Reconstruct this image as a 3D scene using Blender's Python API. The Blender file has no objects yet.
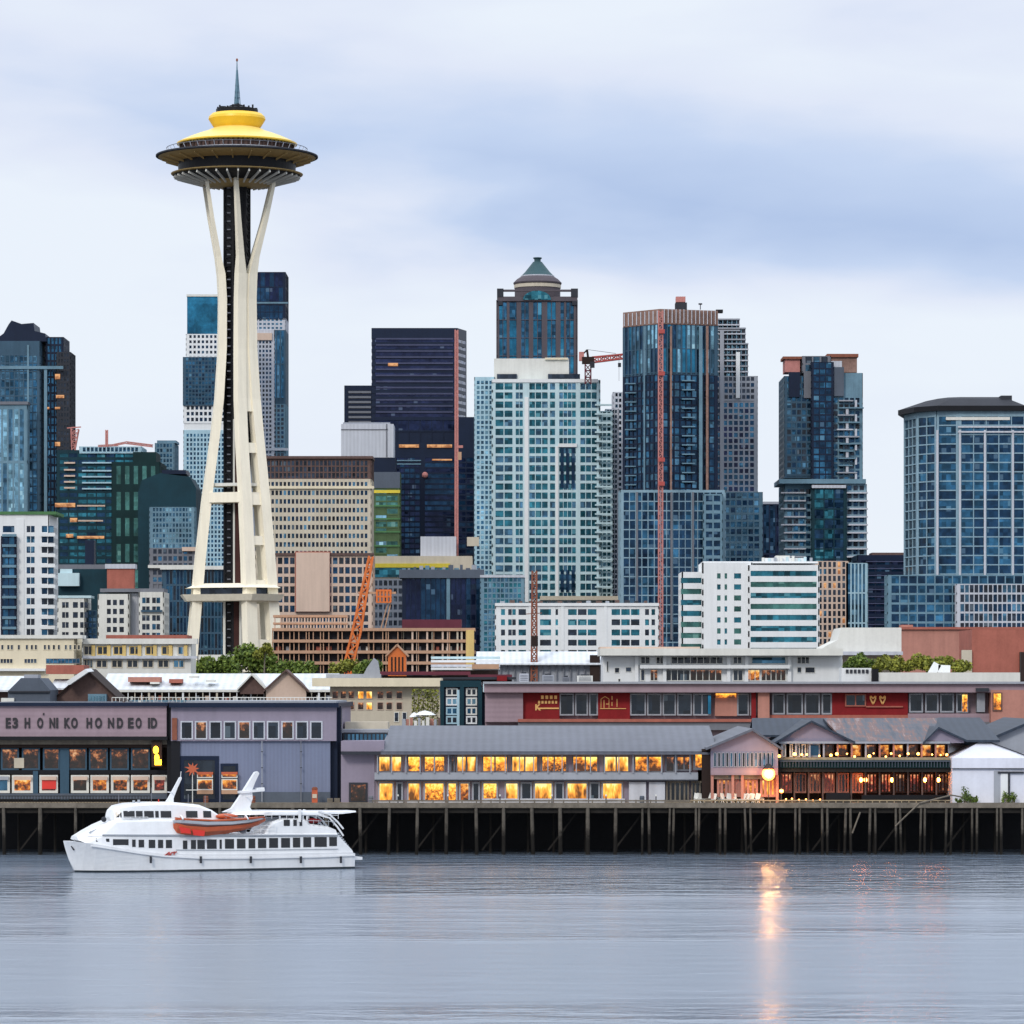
import bpy, math, random
from mathutils import Vector
rad = math.radians
R = random.Random(7)
SC = bpy.context.scene
COL = SC.collection

# ------------------------------------------------------------------ camera
F = 4000.0; CH = 20.0; HY = 688.0            # focal length in px, eye height, horizon row
cam = bpy.data.cameras.new('camera'); camo = bpy.data.objects.new('camera', cam); COL.objects.link(camo)
camo.location = (0, 0, CH); camo.rotation_euler = (rad(90), 0, 0)
cam.sensor_width = 36; cam.lens = F / 1024 * 36
cam.shift_y = (HY - 512) / 1024
cam.clip_start = 1; cam.clip_end = 20000
SC.camera = camo

# ------------------------------------------------------------------ world, sun, exposure
SUN_EL, SUN_AZ = 34.0, 205.0                  # azimuth clockwise from +Y: behind the camera, a little to the left
w = bpy.data.worlds.new('World'); SC.world = w; w.use_nodes = True
nt = w.node_tree; nt.nodes.clear()
def N(t, k, **kw):
    n = t.nodes.new(k)
    for a, v in kw.items(): setattr(n, a, v)
    return n
def mth(t, op, a, b=None, clamp=False, c=None):
    n = N(t, 'ShaderNodeMath', operation=op); n.use_clamp = clamp
    for i, v in enumerate((a, b, c)):
        if v is None: continue
        if isinstance(v, (int, float)): n.inputs[i].default_value = v
        else: t.links.new(v, n.inputs[i])
    return n.outputs[0]
def ramp(t, fac, stops):
    n = N(t, 'ShaderNodeValToRGB'); e = n.color_ramp.elements
    while len(e) < len(stops): e.new(0.5)
    for i, (p, c) in enumerate(stops):
        e[i].position = p; e[i].color = (*c, 1)
    t.links.new(fac, n.inputs[0]); return n.outputs[0]
out = N(nt, 'ShaderNodeOutputWorld')
sky = N(nt, 'ShaderNodeTexSky', sky_type='NISHITA'); sky.sun_disc = False
sky.sun_elevation = rad(SUN_EL); sky.sun_rotation = rad(SUN_AZ)
bg1 = N(nt, 'ShaderNodeBackground'); bg1.inputs[1].default_value = 0.10
nt.links.new(sky.outputs[0], bg1.inputs[0])
tc = N(nt, 'ShaderNodeTexCoord')
sep = N(nt, 'ShaderNodeSeparateXYZ'); nt.links.new(tc.outputs['Generated'], sep.inputs[0])
dx, dy, dz = sep.outputs
def noise(t, vec, scale, detail=4, rough=0.5, mapscale=None, loc=None, dist=0):
    if mapscale or loc:
        m = N(t, 'ShaderNodeMapping')
        if mapscale: m.inputs['Scale'].default_value = mapscale
        if loc: m.inputs['Location'].default_value = loc
        t.links.new(vec, m.inputs[0]); vec = m.outputs[0]
    n = N(t, 'ShaderNodeTexNoise'); n.inputs['Scale'].default_value = scale
    n.inputs['Detail'].default_value = detail; n.inputs['Roughness'].default_value = rough
    n.inputs['Distortion'].default_value = dist
    t.links.new(vec, n.inputs['Vector']); return n.outputs['Fac']
G = tc.outputs['Generated']
n1 = noise(nt, G, 9, 5, 0.42, (1, 1, 3.0), (3.1, 0, 1.7), 0.3)
n2 = noise(nt, G, 26, 4, 0.5, (1, 1, 3.2), (0.4, 2, 0.9), 0.2)
# a broad blue-grey cloud bank low over the city, sagging towards the right
ce = mth(nt, 'MULTIPLY_ADD', dx, -0.13, c=0.131)
d0 = mth(nt, 'SUBTRACT', dz, ce)
wob = mth(nt, 'MULTIPLY', mth(nt, 'SUBTRACT', n1, 0.5), 0.045)
d1 = mth(nt, 'ABSOLUTE', mth(nt, 'ADD', d0, wob))
bank = mth(nt, 'SUBTRACT', 1.0, mth(nt, 'MULTIPLY', d1, 30.0), True)
side = mth(nt, 'MAXIMUM', mth(nt, 'MULTIPLY_ADD', dx, 6.0, True, c=0.95), 0.55)
bank = mth(nt, 'MULTIPLY', bank, side)
tone = mth(nt, 'ADD', mth(nt, 'MULTIPLY', bank, 0.72), mth(nt, 'MULTIPLY', mth(nt, 'SUBTRACT', n1, 0.44), 1.3))
tone = mth(nt, 'ADD', tone, mth(nt, 'MULTIPLY', mth(nt, 'SUBTRACT', n2, 0.5), 0.35), True)
# clearer and paler close to the horizon
low = mth(nt, 'MULTIPLY', mth(nt, 'SUBTRACT', dz, 0.035), 12.0, True)
tone = mth(nt, 'MULTIPLY', tone, mth(nt, 'MULTIPLY_ADD', low, 0.8, c=0.2))
ccol = ramp(nt, tone, [(0.0, (0.85, 0.91, 1.0)), (0.28, (0.77, 0.825, 0.965)), (0.6, (0.565, 0.675, 0.90)), (1.0, (0.43, 0.55, 0.81))])
# overcast sky: about three times brighter overhead than at the horizon
upf = mth(nt, 'MULTIPLY_ADD', mth(nt, 'MAXIMUM', mth(nt, 'SUBTRACT', dz, 0.22), 0.0), 1.5, c=1.0)
bg2 = N(nt, 'ShaderNodeBackground'); nt.links.new(ccol, bg2.inputs[0]); nt.links.new(upf, bg2.inputs[1])
mix = N(nt, 'ShaderNodeMixShader'); mix.inputs[0].default_value = 0.93
nt.links.new(bg1.outputs[0], mix.inputs[1]); nt.links.new(bg2.outputs[0], mix.inputs[2])
nt.links.new(mix.outputs[0], out.inputs[0])

sl = bpy.data.lights.new('sun', 'SUN'); sl.energy = 1.5; sl.angle = rad(12); sl.color = (1, 0.93, 0.84)
so = bpy.data.objects.new('sun', sl); COL.objects.link(so)
sd = Vector((math.sin(rad(SUN_AZ)) * math.cos(rad(SUN_EL)), math.cos(rad(SUN_AZ)) * math.cos(rad(SUN_EL)), math.sin(rad(SUN_EL))))
so.rotation_euler = sd.to_track_quat('Z', 'Y').to_euler(); so.location = (0, -50, 300)
vs = SC.view_settings
vs.view_transform = 'Standard'; vs.look = 'None'; vs.exposure = 0.0; vs.gamma = 1; vs.use_curve_mapping = False

# ------------------------------------------------------------------ measuring helpers
def X(px, D): return (px - 512) * D / F
def Z(row, D): return CH + (HY - row) * D / F
GZ = [(0, 6), (560, 6), (700, 12), (960, 20), (1200, 24), (1500, 30), (2100, 38), (9000, 38)]
def gz(D):
    for (a, za), (b, zb) in zip(GZ, GZ[1:]):
        if D <= b: return za + (zb - za) * (D - a) / (b - a)
    return 38

# ------------------------------------------------------------------ materials
MATS = {}
def base_mat(name):
    m = bpy.data.materials.new(name); m.use_nodes = True
    t = m.node_tree; b = t.nodes['Principled BSDF']; return m, t, b
def pos(t): return N(t, 'ShaderNodeNewGeometry').outputs['Position']
def mulcol(t, col, fac):
    v = N(t, 'ShaderNodeVectorMath', operation='SCALE')
    if isinstance(col, tuple): v.inputs[0].default_value = col
    else: t.links.new(col, v.inputs[0])
    if isinstance(fac, (int, float)): v.inputs['Scale'].default_value = fac
    else: t.links.new(fac, v.inputs['Scale'])
    return v.outputs[0]
def wall(name, col, rough=0.75, amt=0.22, scale=0.12, metal=0.0, streak=0.15, ribs=None, tide=False):
    """painted, rendered or stone surface with stains and rain streaks"""
    m, t, b = base_mat(name); P = pos(t)
    n = noise(t, P, scale, 5, 0.65)
    n2 = noise(t, P, 1.0, 3, 0.6, (0.9, 0.9, 0.06))
    f = mth(t, 'ADD', mth(t, 'MULTIPLY', mth(t, 'SUBTRACT', n, 0.5), 2 * amt), mth(t, 'MULTIPLY', mth(t, 'SUBTRACT', n2, 0.5), 2 * streak))
    n3 = noise(t, P, 2.6, 2, 0.6)
    f = mth(t, 'ADD', f, mth(t, 'MULTIPLY', mth(t, 'SUBTRACT', n3, 0.5), amt))
    f = mth(t, 'ADD', f, 1.0)
    if ribs:
        ax, fr, am = ribs
        s = N(t, 'ShaderNodeSeparateXYZ'); t.links.new(P, s.inputs[0])
        wv = mth(t, 'SINE', mth(t, 'MULTIPLY', s.outputs[ax], fr))
        f = mth(t, 'ADD', f, mth(t, 'MULTIPLY', wv, am))
    if tide:     # wet weed below the tide mark
        s = N(t, 'ShaderNodeSeparateXYZ'); t.links.new(P, s.inputs[0])
        hz = mth(t, 'ADD', s.outputs[2], mth(t, 'MULTIPLY', n3, 1.6))
        f = mth(t, 'MULTIPLY', f, mth(t, 'MULTIPLY_ADD', mth(t, 'MULTIPLY', mth(t, 'SUBTRACT', hz, 3.0), .8, True), .88, c=.12))
    t.links.new(mulcol(t, col, f), b.inputs['Base Color'])
    b.inputs['Roughness'].default_value = rough; b.inputs['Metallic'].default_value = metal
    b.inputs['Specular IOR Level'].default_value = 0.5 if rough < .5 and max(col) > .2 else 0.18
    MATS[name] = m; return m
def glass(name, col, metal=0.75, rough=0.12, cell=(1.7, 1.7, 1.9), var=1.1):
    """window glass: tinted, each pane with its own blind, slight tilt and reflections put into its tone"""
    m, t, b = base_mat(name); P = pos(t)
    v = N(t, 'ShaderNodeVectorMath', operation='DIVIDE'); v.inputs[1].default_value = cell; t.links.new(P, v.inputs[0])
    fl = N(t, 'ShaderNodeVectorMath', operation='FLOOR'); t.links.new(v.outputs[0], fl.inputs[0])
    wn = N(t, 'ShaderNodeTexWhiteNoise', noise_dimensions='3D'); t.links.new(fl.outputs[0], wn.inputs['Vector'])
    n = noise(t, P, 0.06, 6, 0.75)
    f = mth(t, 'MULTIPLY_ADD', wn.outputs['Value'], var, c=1 - var / 2)
    f = mth(t, 'MULTIPLY', f, mth(t, 'POWER', mth(t, 'MULTIPLY', n, 2.0), 2.2))  # uneven brightness stands for broken reflections, put into the colour
    # a few panes have pale blinds drawn
    bl = mth(t, 'GREATER_THAN', wn.outputs['Value'], 0.965)
    mx = N(t, 'ShaderNodeMix', data_type='RGBA'); t.links.new(bl, mx.inputs[0])
    t.links.new(mulcol(t, col, f), mx.inputs[6]); mx.inputs[7].default_value = (min(1, col[0] * 2 + .05), min(1, col[1] * 1.7 + .07), min(1, col[2] * 1.5 + .08), 1)
    t.links.new(mx.outputs[2], b.inputs['Base Color'])
    b.inputs['Roughness'].default_value = rough; b.inputs['Metallic'].default_value = metal
    nn = N(t, 'ShaderNodeVectorMath', operation='SCALE'); t.links.new(wn.outputs['Color'], nn.inputs[0]); nn.inputs['Scale'].default_value = 0.12
    ge = N(t, 'ShaderNodeNewGeometry')
    ad = N(t, 'ShaderNodeVectorMath', operation='ADD'); t.links.new(ge.outputs['Normal'], ad.inputs[0]); t.links.new(nn.outputs[0], ad.inputs[1])
    no = N(t, 'ShaderNodeVectorMath', operation='NORMALIZE'); t.links.new(ad.outputs[0], no.inputs[0])
    t.links.new(no.outputs[0], b.inputs['Normal'])
    MATS[name] = m; return m
def lit(name, stops, strength, scale=1.1, detail=3, vs=(1, 1, 1)):
    """a lit interior seen through glass: blotches of lamp light and dark furniture"""
    m, t, b = base_mat(name); P = pos(t)
    n = noise(t, P, scale, detail, 0.7, vs)
    tg = N(t, 'ShaderNodeTexCoord'); sg = N(t, 'ShaderNodeSeparateXYZ'); t.links.new(tg.outputs['Generated'], sg.inputs[0])
    nb = noise(t, P, .16, 1, .5)
    n = mth(t, 'ADD', n, mth(t, 'MULTIPLY', mth(t, 'SUBTRACT', mth(t, 'POWER', sg.outputs[2], 2.0), .35), .26))
    n = mth(t, 'ADD', n, mth(t, 'MULTIPLY', mth(t, 'SUBTRACT', nb, .5), .35))
    c = ramp(t, n, stops)
    b.inputs['Base Color'].default_value = (0.02, 0.015, 0.01, 1)
    t.links.new(c, b.inputs['Emission Color']); b.inputs['Emission Strength'].default_value = strength
    b.inputs['Roughness'].default_value = 0.2
    MATS[name] = m; return m
def plain(name, col, rough=0.5, metal=0.0, emit=None, es=0):
    m, t, b = base_mat(name); P = pos(t)
    n = noise(t, P, 1.5, 3, 0.6)
    f = mth(t, 'MULTIPLY_ADD', n, 0.4, c=0.8)
    t.links.new(mulcol(t, col, f), b.inputs['Base Color'])
    b.inputs['Roughness'].default_value = rough; b.inputs['Metallic'].default_value = metal
    if emit:
        b.inputs['Emission Color'].default_value = (*emit, 1); b.inputs['Emission Strength'].default_value = es
    MATS[name] = m; return m

wall('white', (0.68, 0.70, 0.71), amt=.08, streak=.1)
wall('offwhite', (0.62, 0.62, 0.58), amt=.14)
wall('cream', (0.66, 0.59, 0.44), amt=.13)
wall('needle_cream', (0.84, 0.785, 0.64), amt=.10, streak=.14, rough=.5)
wall('beige', (0.50, 0.45, 0.36), amt=.15)
wall('yellow_stone', (0.60, 0.44, 0.17), amt=.2)
wall('tan', (0.55, 0.42, 0.34), amt=.12)
wall('pinkstone', (0.29, 0.215, 0.245), amt=.14, ribs=(2, 9.0, .05))
wall('lilac', (0.25, 0.22, 0.28), amt=.12)
wall('bluegrey', (0.165, 0.19, 0.275), amt=.1, ribs=(0, 14.0, .04))
wall('slate', (0.0840, 0.1020, 0.1320), amt=.25)
wall('slate_roof', (0.0300, 0.0408, 0.0600), amt=.35, ribs=(0, 7.0, .10), rough=.5)
wall('grey_roof', (0.1062, 0.1148, 0.1403), amt=.22, ribs=(0, 6.0, .07), rough=.45)
wall('rust_roof', (0.0900, 0.0675, 0.0765), amt=.9, streak=.7, scale=.45, ribs=(0, 5.0, .2), rough=.6)
wall('grey', (0.30, 0.32, 0.36), amt=.15)
wall('midgrey', (0.1520, 0.1600, 0.1840), amt=.2)
wall('lightgrey', (0.46, 0.48, 0.53), amt=.12, ribs=(0, 4.0, .05))
wall('darkgrey', (0.0330, 0.0360, 0.0450), amt=.3)
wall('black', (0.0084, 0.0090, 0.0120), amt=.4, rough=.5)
wall('navy', (0.0084, 0.0156, 0.0372), amt=.3, rough=.4)
wall('mauve', (0.055, 0.062, 0.115), amt=.3, rough=.5)
wall('steel', (0.0413, 0.0863, 0.1312), amt=.25, rough=.4)
wall('paleblue', (0.34, 0.50, 0.58), amt=.35)
wall('pale_teal', (0.46, 0.60, 0.64), amt=.14)
wall('bluesteel', (0.13, 0.225, 0.29), amt=.45)
wall('teal_net', (0.006, 0.032, 0.046), amt=.5, rough=.6)
wall('green_net', (0.005, 0.024, 0.026), amt=.5, rough=.7)
wall('brick', (0.34, 0.115, 0.085), amt=.3, scale=.3, streak=.25)
wall('brickpink', (0.40, 0.19, 0.15), amt=.22, scale=.3, streak=.25)
wall('brown', (0.1080, 0.0680, 0.0600), amt=.45, scale=.6)
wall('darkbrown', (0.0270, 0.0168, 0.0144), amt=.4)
wall('maroon', (0.1200, 0.0300, 0.0450), amt=.25)
wall('shaft_brown', (0.055, 0.022, 0.020), amt=.4)
wall('mullion', (0.21, 0.32, 0.39), amt=.35)
wall('white_roof', (0.58, 0.61, 0.64), amt=.22, ribs=(0, 5.0, .07), streak=.15)
wall('red', (0.20, 0.013, 0.016), amt=.3, scale=.5)
wall('orange_con', (0.43, 0.265, 0.175), amt=.3)
wall('crane_orange', (0.60, 0.14, 0.02), amt=.3, rough=.45)
wall('crane_red', (0.38, 0.06, 0.05), amt=.3, rough=.45)
wall('mast_pink', (0.47, 0.20, 0.18), amt=.3, scale=.5)
wall('rust', (0.22, 0.08, 0.05), amt=.4, scale=.5)
wall('timber', (0.15, 0.13, 0.105), amt=.5, scale=1.2, streak=.4)
wall('pile_timber', (0.085, 0.075, 0.062), amt=.7, scale=1.2, streak=.4, tide=True)
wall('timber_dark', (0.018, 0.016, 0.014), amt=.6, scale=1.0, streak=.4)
wall('deck_wood', (0.30, 0.235, 0.15), amt=.5, scale=1.5)
wall('asphalt', (0.06, 0.06, 0.062), amt=.4)
wall('tent', (0.62, 0.64, 0.72), amt=.12, scale=.4)
wall('boat_white', (0.70, 0.72, 0.745), amt=.12, streak=.14, rough=.3)
wall('boat_grey', (0.36, 0.39, 0.43), amt=.08, rough=.4)
wall('antifoul', (0.03, 0.04, 0.05), amt=.3)
wall('orange_paint', (0.46, 0.095, 0.035), amt=.2, scale=1.5, rough=.4)
wall('red_paint', (0.62, 0.03, 0.02), amt=.15, scale=1.5, rough=.4)
wall('needle_yellow', (0.82, 0.52, 0.03), amt=.12, streak=.10, rough=.4)
wall('needle_pale', (0.82, 0.62, 0.17), amt=.12, streak=.10, rough=.4)
wall('gold', (0.42, 0.30, 0.13), amt=.15, rough=.5)
wall('dome_green', (0.0330, 0.0780, 0.0900), amt=.3, rough=.5)
wall('pilaster', (0.0880, 0.0760, 0.0880), amt=.3)
wall('brownnet', (0.2340, 0.1440, 0.1170), amt=.6, scale=.5)
wall('green_roof', (0.07, 0.17, 0.07), amt=.4)
wall('lemon', (0.62, 0.50, 0.06), amt=.2)
wall('green_glassy', (0.07, 0.115, 0.055), amt=.6, scale=.08, rough=.3)
plain('boat_glass', (0.012, 0.014, 0.018), .12)
plain('letters', (0.012, 0.010, 0.014), .6)
plain('gold_letters', (0.6, 0.35, 0.12), .5, emit=(1, .45, .12), es=.1)
plain('yellow_sign', (0.8, 0.5, 0.02), .5, emit=(1, .46, .02), es=6)
plain('warm_lamp', (0.9, 0.6, 0.3), .5, emit=(1, .36, .06), es=9)
plain('flood_lamp', (1, 0.7, 0.4), .5, emit=(1, .21, .02), es=7)
plain('red_lamp', (0.9, 0.2, 0.1), .5, emit=(1, .26, .04), es=36)

glass('gl_blue', (0.022, 0.085, 0.15))
glass('gl_mid', (0.05, 0.125, 0.19))
glass('gl_pale', (0.16, 0.31, 0.39))
glass('gl_teal', (0.02, 0.115, 0.15))
glass('gl_deep', (0.010, 0.036, 0.075), var=.6)
glass('gl_navy', (0.010, 0.016, 0.045), var=.5)
glass('gl_mauve', (0.018, 0.024, 0.062), var=.4)
glass('gl_dark', (0.018, 0.026, 0.04), metal=.5)
glass('gl_bright', (0.018, 0.13, 0.22), var=.25, cell=(6, 6, 6))
glass('gl_green', (0.05, 0.14, 0.12), var=.5)
glass('gl_shop', (0.010, 0.016, 0.024), metal=.2, cell=(1.1, 1.1, 1.4))
wr = [(0.34, (0.05, 0.012, 0.0)), (0.46, (0.55, 0.16, 0.01)), (0.56, (1, 0.42, 0.03)), (0.68, (1, 0.68, 0.16))]
lit('lit_gold', wr, 1.7, 0.9)
lit('lit_gold_fine', wr, 1.6, 2.6, 5)
lit('lit_gold_broad', [(0.30, (0.10, 0.03, 0.0)), (0.45, (0.7, 0.24, 0.02)), (0.56, (1, 0.48, 0.06)), (0.66, (1, 0.74, 0.28))], 1.5, 0.6, 2, (2.2, 1, .8))
lit('lit_amber', [(0.40, (0.02, 0.008, 0.004)), (0.52, (0.45, 0.10, 0.01)), (0.62, (1, 0.38, 0.04)), (0.72, (1, 0.72, 0.3))], 0.95, 1.3)
lit('lit_red', [(0.36, (0.01, 0.004, 0.004)), (0.5, (0.22, 0.02, 0.012)), (0.6, (0.75, 0.13, 0.05)), (0.7, (1, 0.45, 0.2))], 0.9, 1.5)
lit('lit_dim', [(0.42, (0.004, 0.004, 0.006)), (0.58, (0.05, 0.018, 0.012)), (0.68, (0.5, 0.16, 0.05)), (0.78, (0.9, 0.5, 0.25))], 0.8, 1.4)
lit('lit_far', [(0.35, (0.4, 0.14, 0.04)), (0.6, (1, 0.5, 0.2))], 0.8, .5)

def rusty(name):
    m, t, b = base_mat(name); P = pos(t)
    n = noise(t, P, 1.0, 4, .7, (1.6, .10, .10)); n2 = noise(t, P, .5, 4, .6)
    f = mth(t, 'ADD', mth(t, 'MULTIPLY', n, .75), mth(t, 'MULTIPLY', n2, .3))
    t.links.new(ramp(t, f, [(0.38, (0.035, 0.045, 0.065)), (0.5, (0.075, 0.08, 0.10)), (0.58, (0.15, 0.075, 0.06)), (0.70, (0.26, 0.23, 0.24))]), b.inputs['Base Color'])
    b.inputs['Roughness'].default_value = .6; MATS[name] = m
rusty('rust_roof')
def leafmat(name, cols):
    m, t, b = base_mat(name)
    ge = N(t, 'ShaderNodeNewGeometry'); n = noise(t, ge.outputs['Position'], .35, 3, .6)
    f = mth(t, 'ADD', mth(t, 'MULTIPLY', ge.outputs['Random Per Island'], .5), mth(t, 'MULTIPLY', n, .6))
    t.links.new(ramp(t, f, [(0.25, cols[0]), (0.5, cols[1]), (0.8, cols[2])]), b.inputs['Base Color'])
    b.inputs['Roughness'].default_value = .75
    MATS[name] = m
leafmat('leaf', [(0.035, 0.065, 0.010), (0.085, 0.14, 0.018), (0.17, 0.23, 0.03)])
leafmat('leaf_yellow', [(0.07, 0.08, 0.012), (0.17, 0.19, 0.022), (0.28, 0.28, 0.035)])

# ------------------------------------------------------------------ mesh building
class MB:
    def __init__(s): s.v = []; s.f = []; s.m = []
    def quad(s, a, b, c, d, mi=0):
        i = len(s.v); s.v += [tuple(a), tuple(b), tuple(c), tuple(d)]; s.f.append((i, i+1, i+2, i+3)); s.m.append(mi)
    def hexa(s, p, mi=0):
        i = len(s.v); s.v += [tuple(q) for q in p]
        for q in ((0,3,2,1),(4,5,6,7),(0,1,5,4),(1,2,6,5),(2,3,7,6),(3,0,4,7)):
            s.f.append(tuple(i+k for k in q)); s.m.append(mi)
    def box(s, x0, x1, y0, y1, z0, z1, mi=0):
        if x0 > x1: x0, x1 = x1, x0
        if z0 > z1: z0, z1 = z1, z0
        s.hexa([(x0,y0,z0),(x1,y0,z0),(x1,y1,z0),(x0,y1,z0),(x0,y0,z1),(x1,y0,z1),(x1,y1,z1),(x0,y1,z1)], mi)
    def prism(s, poly, z0, z1, mi=0, top=None):
        """poly counter-clockwise from above; top: another polygon for a taper"""
        n = len(poly); i = len(s.v); top = top or poly
        s.v += [(x, y, z0) for x, y in poly] + [(x, y, z1) for x, y in top]
        s.f.append(tuple(range(i+n-1, i-1, -1))); s.m.append(mi)
        s.f.append(tuple(range(i+n, i+2*n))); s.m.append(mi)
        for k in range(n):
            l = (k+1) % n; s.f.append((i+k, i+l, i+n+l, i+n+k)); s.m.append(mi)
    def ext(s, prof, y0, y1, mi=0):
        """profile of (x, z) pushed from y0 to y1"""
        n = len(prof); i = len(s.v)
        s.v += [(x, y0, z) for x, z in prof] + [(x, y1, z) for x, z in prof]
        s.f.append(tuple(range(i, i+n))); s.m.append(mi)
        s.f.append(tuple(range(i+2*n-1, i+n-1, -1))); s.m.append(mi)
        for k in range(n):
            l = (k+1) % n; s.f.append((i+k, i+n+k, i+n+l, i+l)); s.m.append(mi)
    def bar(s, p, q, wd, dp=None, mi=0, n=4, q_w=None, up=None):
        p = Vector(p); q = Vector(q); d = (q-p)
        if d.length < 1e-6: return
        d.normalize(); dp = dp or wd
        u = Vector(up) if up else (Vector((0,0,1)) if abs(d.z) < .9 else Vector((0,1,0)))
        a = d.cross(u).normalized(); b = a.cross(d).normalized()
        i = len(s.v); k2 = (q_w / wd) if q_w else 1.0
        for c, k in ((p, 1.0), (q, k2)):
            for j in range(n):
                if n == 4: ca, sa = ((-.5,-.5),(.5,-.5),(.5,.5),(-.5,.5))[j]
                else: ca, sa = math.cos(2*math.pi*j/n)*.5, math.sin(2*math.pi*j/n)*.5
                s.v.append(tuple(c + a*ca*wd*k + b*sa*dp*k))
        s.f.append(tuple(range(i+n-1, i-1, -1))); s.m.append(mi)
        s.f.append(tuple(range(i+n, i+2*n))); s.m.append(mi)
        for j in range(n):
            l = (j+1) % n; s.f.append((i+j, i+l, i+n+l, i+n+j)); s.m.append(mi)
    def lathe(s, cx, cy, prof, n=48, mi=0, ph=0, caps=True):
        i = len(s.v)
        for r, z in prof:
            for k in range(n):
                a = 2*math.pi*k/n + ph; s.v.append((cx+r*math.cos(a), cy+r*math.sin(a), z))
        for j in range(len(prof)-1):
            for k in range(n):
                l = (k+1) % n; s.f.append((i+j*n+k, i+j*n+l, i+(j+1)*n+l, i+(j+1)*n+k)); s.m.append(mi)
        if caps:
            s.f.append(tuple(i+k for k in range(n-1, -1, -1))); s.m.append(mi)
            s.f.append(tuple(i+(len(prof)-1)*n+k for k in range(n))); s.m.append(mi)
    def grid(s, pts, mi=0):
        """pts[i][j]: a sheet"""
        i = len(s.v); a = len(pts); b = len(pts[0])
        for row in pts: s.v += [tuple(p) for p in row]
        for j in range(a-1):
            for k in range(b-1):
                s.f.append((i+j*b+k, i+j*b+k+1, i+(j+1)*b+k+1, i+(j+1)*b+k)); s.m.append(mi)
    def sphere(s, c, r, n=10, mi=0, sz=1.0):
        pr = [(max(.001, r*math.sin(math.pi*k/n)), c[2]-r*sz*math.cos(math.pi*k/n)) for k in range(n+1)]
        s.lathe(c[0], c[1], pr, n*2, mi)

WORLD = {}
def setp(o, label=None, cat=None, group=None, kind=None):
    if label: o['label'] = label
    if cat: o['category'] = cat
    if group: o['group'] = group
    if kind: o['kind'] = kind
    return o
def link_mesh(name, verts, faces, mi, mats, parent, smooth=False, kind=None, label=None):
    xs = [v[0] for v in verts]; ys = [v[1] for v in verts]; zs = [v[2] for v in verts]
    c = ((min(xs)+max(xs))/2, (min(ys)+max(ys))/2, min(zs))
    me = bpy.data.meshes.new(name)
    me.from_pydata([(x-c[0], y-c[1], z-c[2]) for x, y, z in verts], [], faces)
    for m in mats: me.materials.append(MATS[m])
    if len(mats) > 1: me.polygons.foreach_set('material_index', mi)
    if smooth: me.polygons.foreach_set('use_smooth', [True]*len(me.polygons))
    me.update()
    o = bpy.data.objects.new(name, me); COL.objects.link(o)
    pw = WORLD[parent] if parent else (0, 0, 0)
    o.parent = parent; o.location = (c[0]-pw[0], c[1]-pw[1], c[2]-pw[2]); WORLD[o] = c
    if kind: o['kind'] = kind
    if label: o['label'] = label
    return o
def mk(mb, name, mats, parent=None, smooth=False, kind=None, label=None):
    if not mb.v: return None
    if isinstance(mats, str): mats = [mats]
    return link_mesh(name, mb.v, mb.f, mb.m, mats, parent, smooth, kind, label)
def thing(name, label, cat, loc, group=None):
    o = bpy.data.objects.new(name, None); COL.objects.link(o); o.empty_display_size = 1
    o.location = loc; WORLD[o] = tuple(loc)
    return setp(o, label, cat, group)
def bx(x0, x1, y0, y1, z0, z1):
    m = MB(); m.box(x0, x1, y0, y1, z0, z1); return m
def text_mb(s, size, x, y, z, align='LEFT', ext=0.04, rot=None):
    cu = bpy.data.curves.new('tmp', 'FONT'); cu.body = s; cu.size = size; cu.extrude = ext; cu.align_x = align; cu.offset = size * .042
    o = bpy.data.objects.new('tmp', cu); COL.objects.link(o)
    dg = bpy.context.evaluated_depsgraph_get(); me = bpy.data.meshes.new_from_object(o.evaluated_get(dg))
    m = MB()
    for v in me.vertices: m.v.append((x+v.co.x, y-v.co.z, z+v.co.y))
    for p in me.polygons: m.f.append(tuple(p.vertices)); m.m.append(0)
    bpy.data.objects.remove(o); bpy.data.curves.remove(cu); bpy.data.meshes.remove(me)
    return m

def lattice(mb, p, q, w0, w1=None, bays=None, t=.25, mi=0):
    """square lattice boom from p to q"""
    p = Vector(p); q = Vector(q); d = (q-p); L = d.length; d.normalize(); w1 = w1 or w0
    u = Vector((0,0,1)) if abs(d.z) < .8 else Vector((0,1,0))
    a = d.cross(u).normalized(); b = a.cross(d).normalized()
    n = bays or max(3, int(L / (w0*1.1)))
    def ring(k):
        f = k/n; c = p + d*L*f; ww = (w0+(w1-w0)*f)/2
        return [c-a*ww-b*ww, c+a*ww-b*ww, c+a*ww+b*ww, c-a*ww+b*ww]
    r0, r1 = ring(0), ring(n)
    for i in range(4): mb.bar(r0[i], r1[i], t, mi=mi)
    for k in range(n):
        A, B_ = ring(k), ring(k+1)
        for i in range(4):
            j = (i+1) % 4
            if (k+i) % 2: mb.bar(A[i], B_[j], t*.7, mi=mi)
            else: mb.bar(A[j], B_[i], t*.7, mi=mi)
            if k: mb.bar(A[i], A[j], t*.7, mi=mi)

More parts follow.
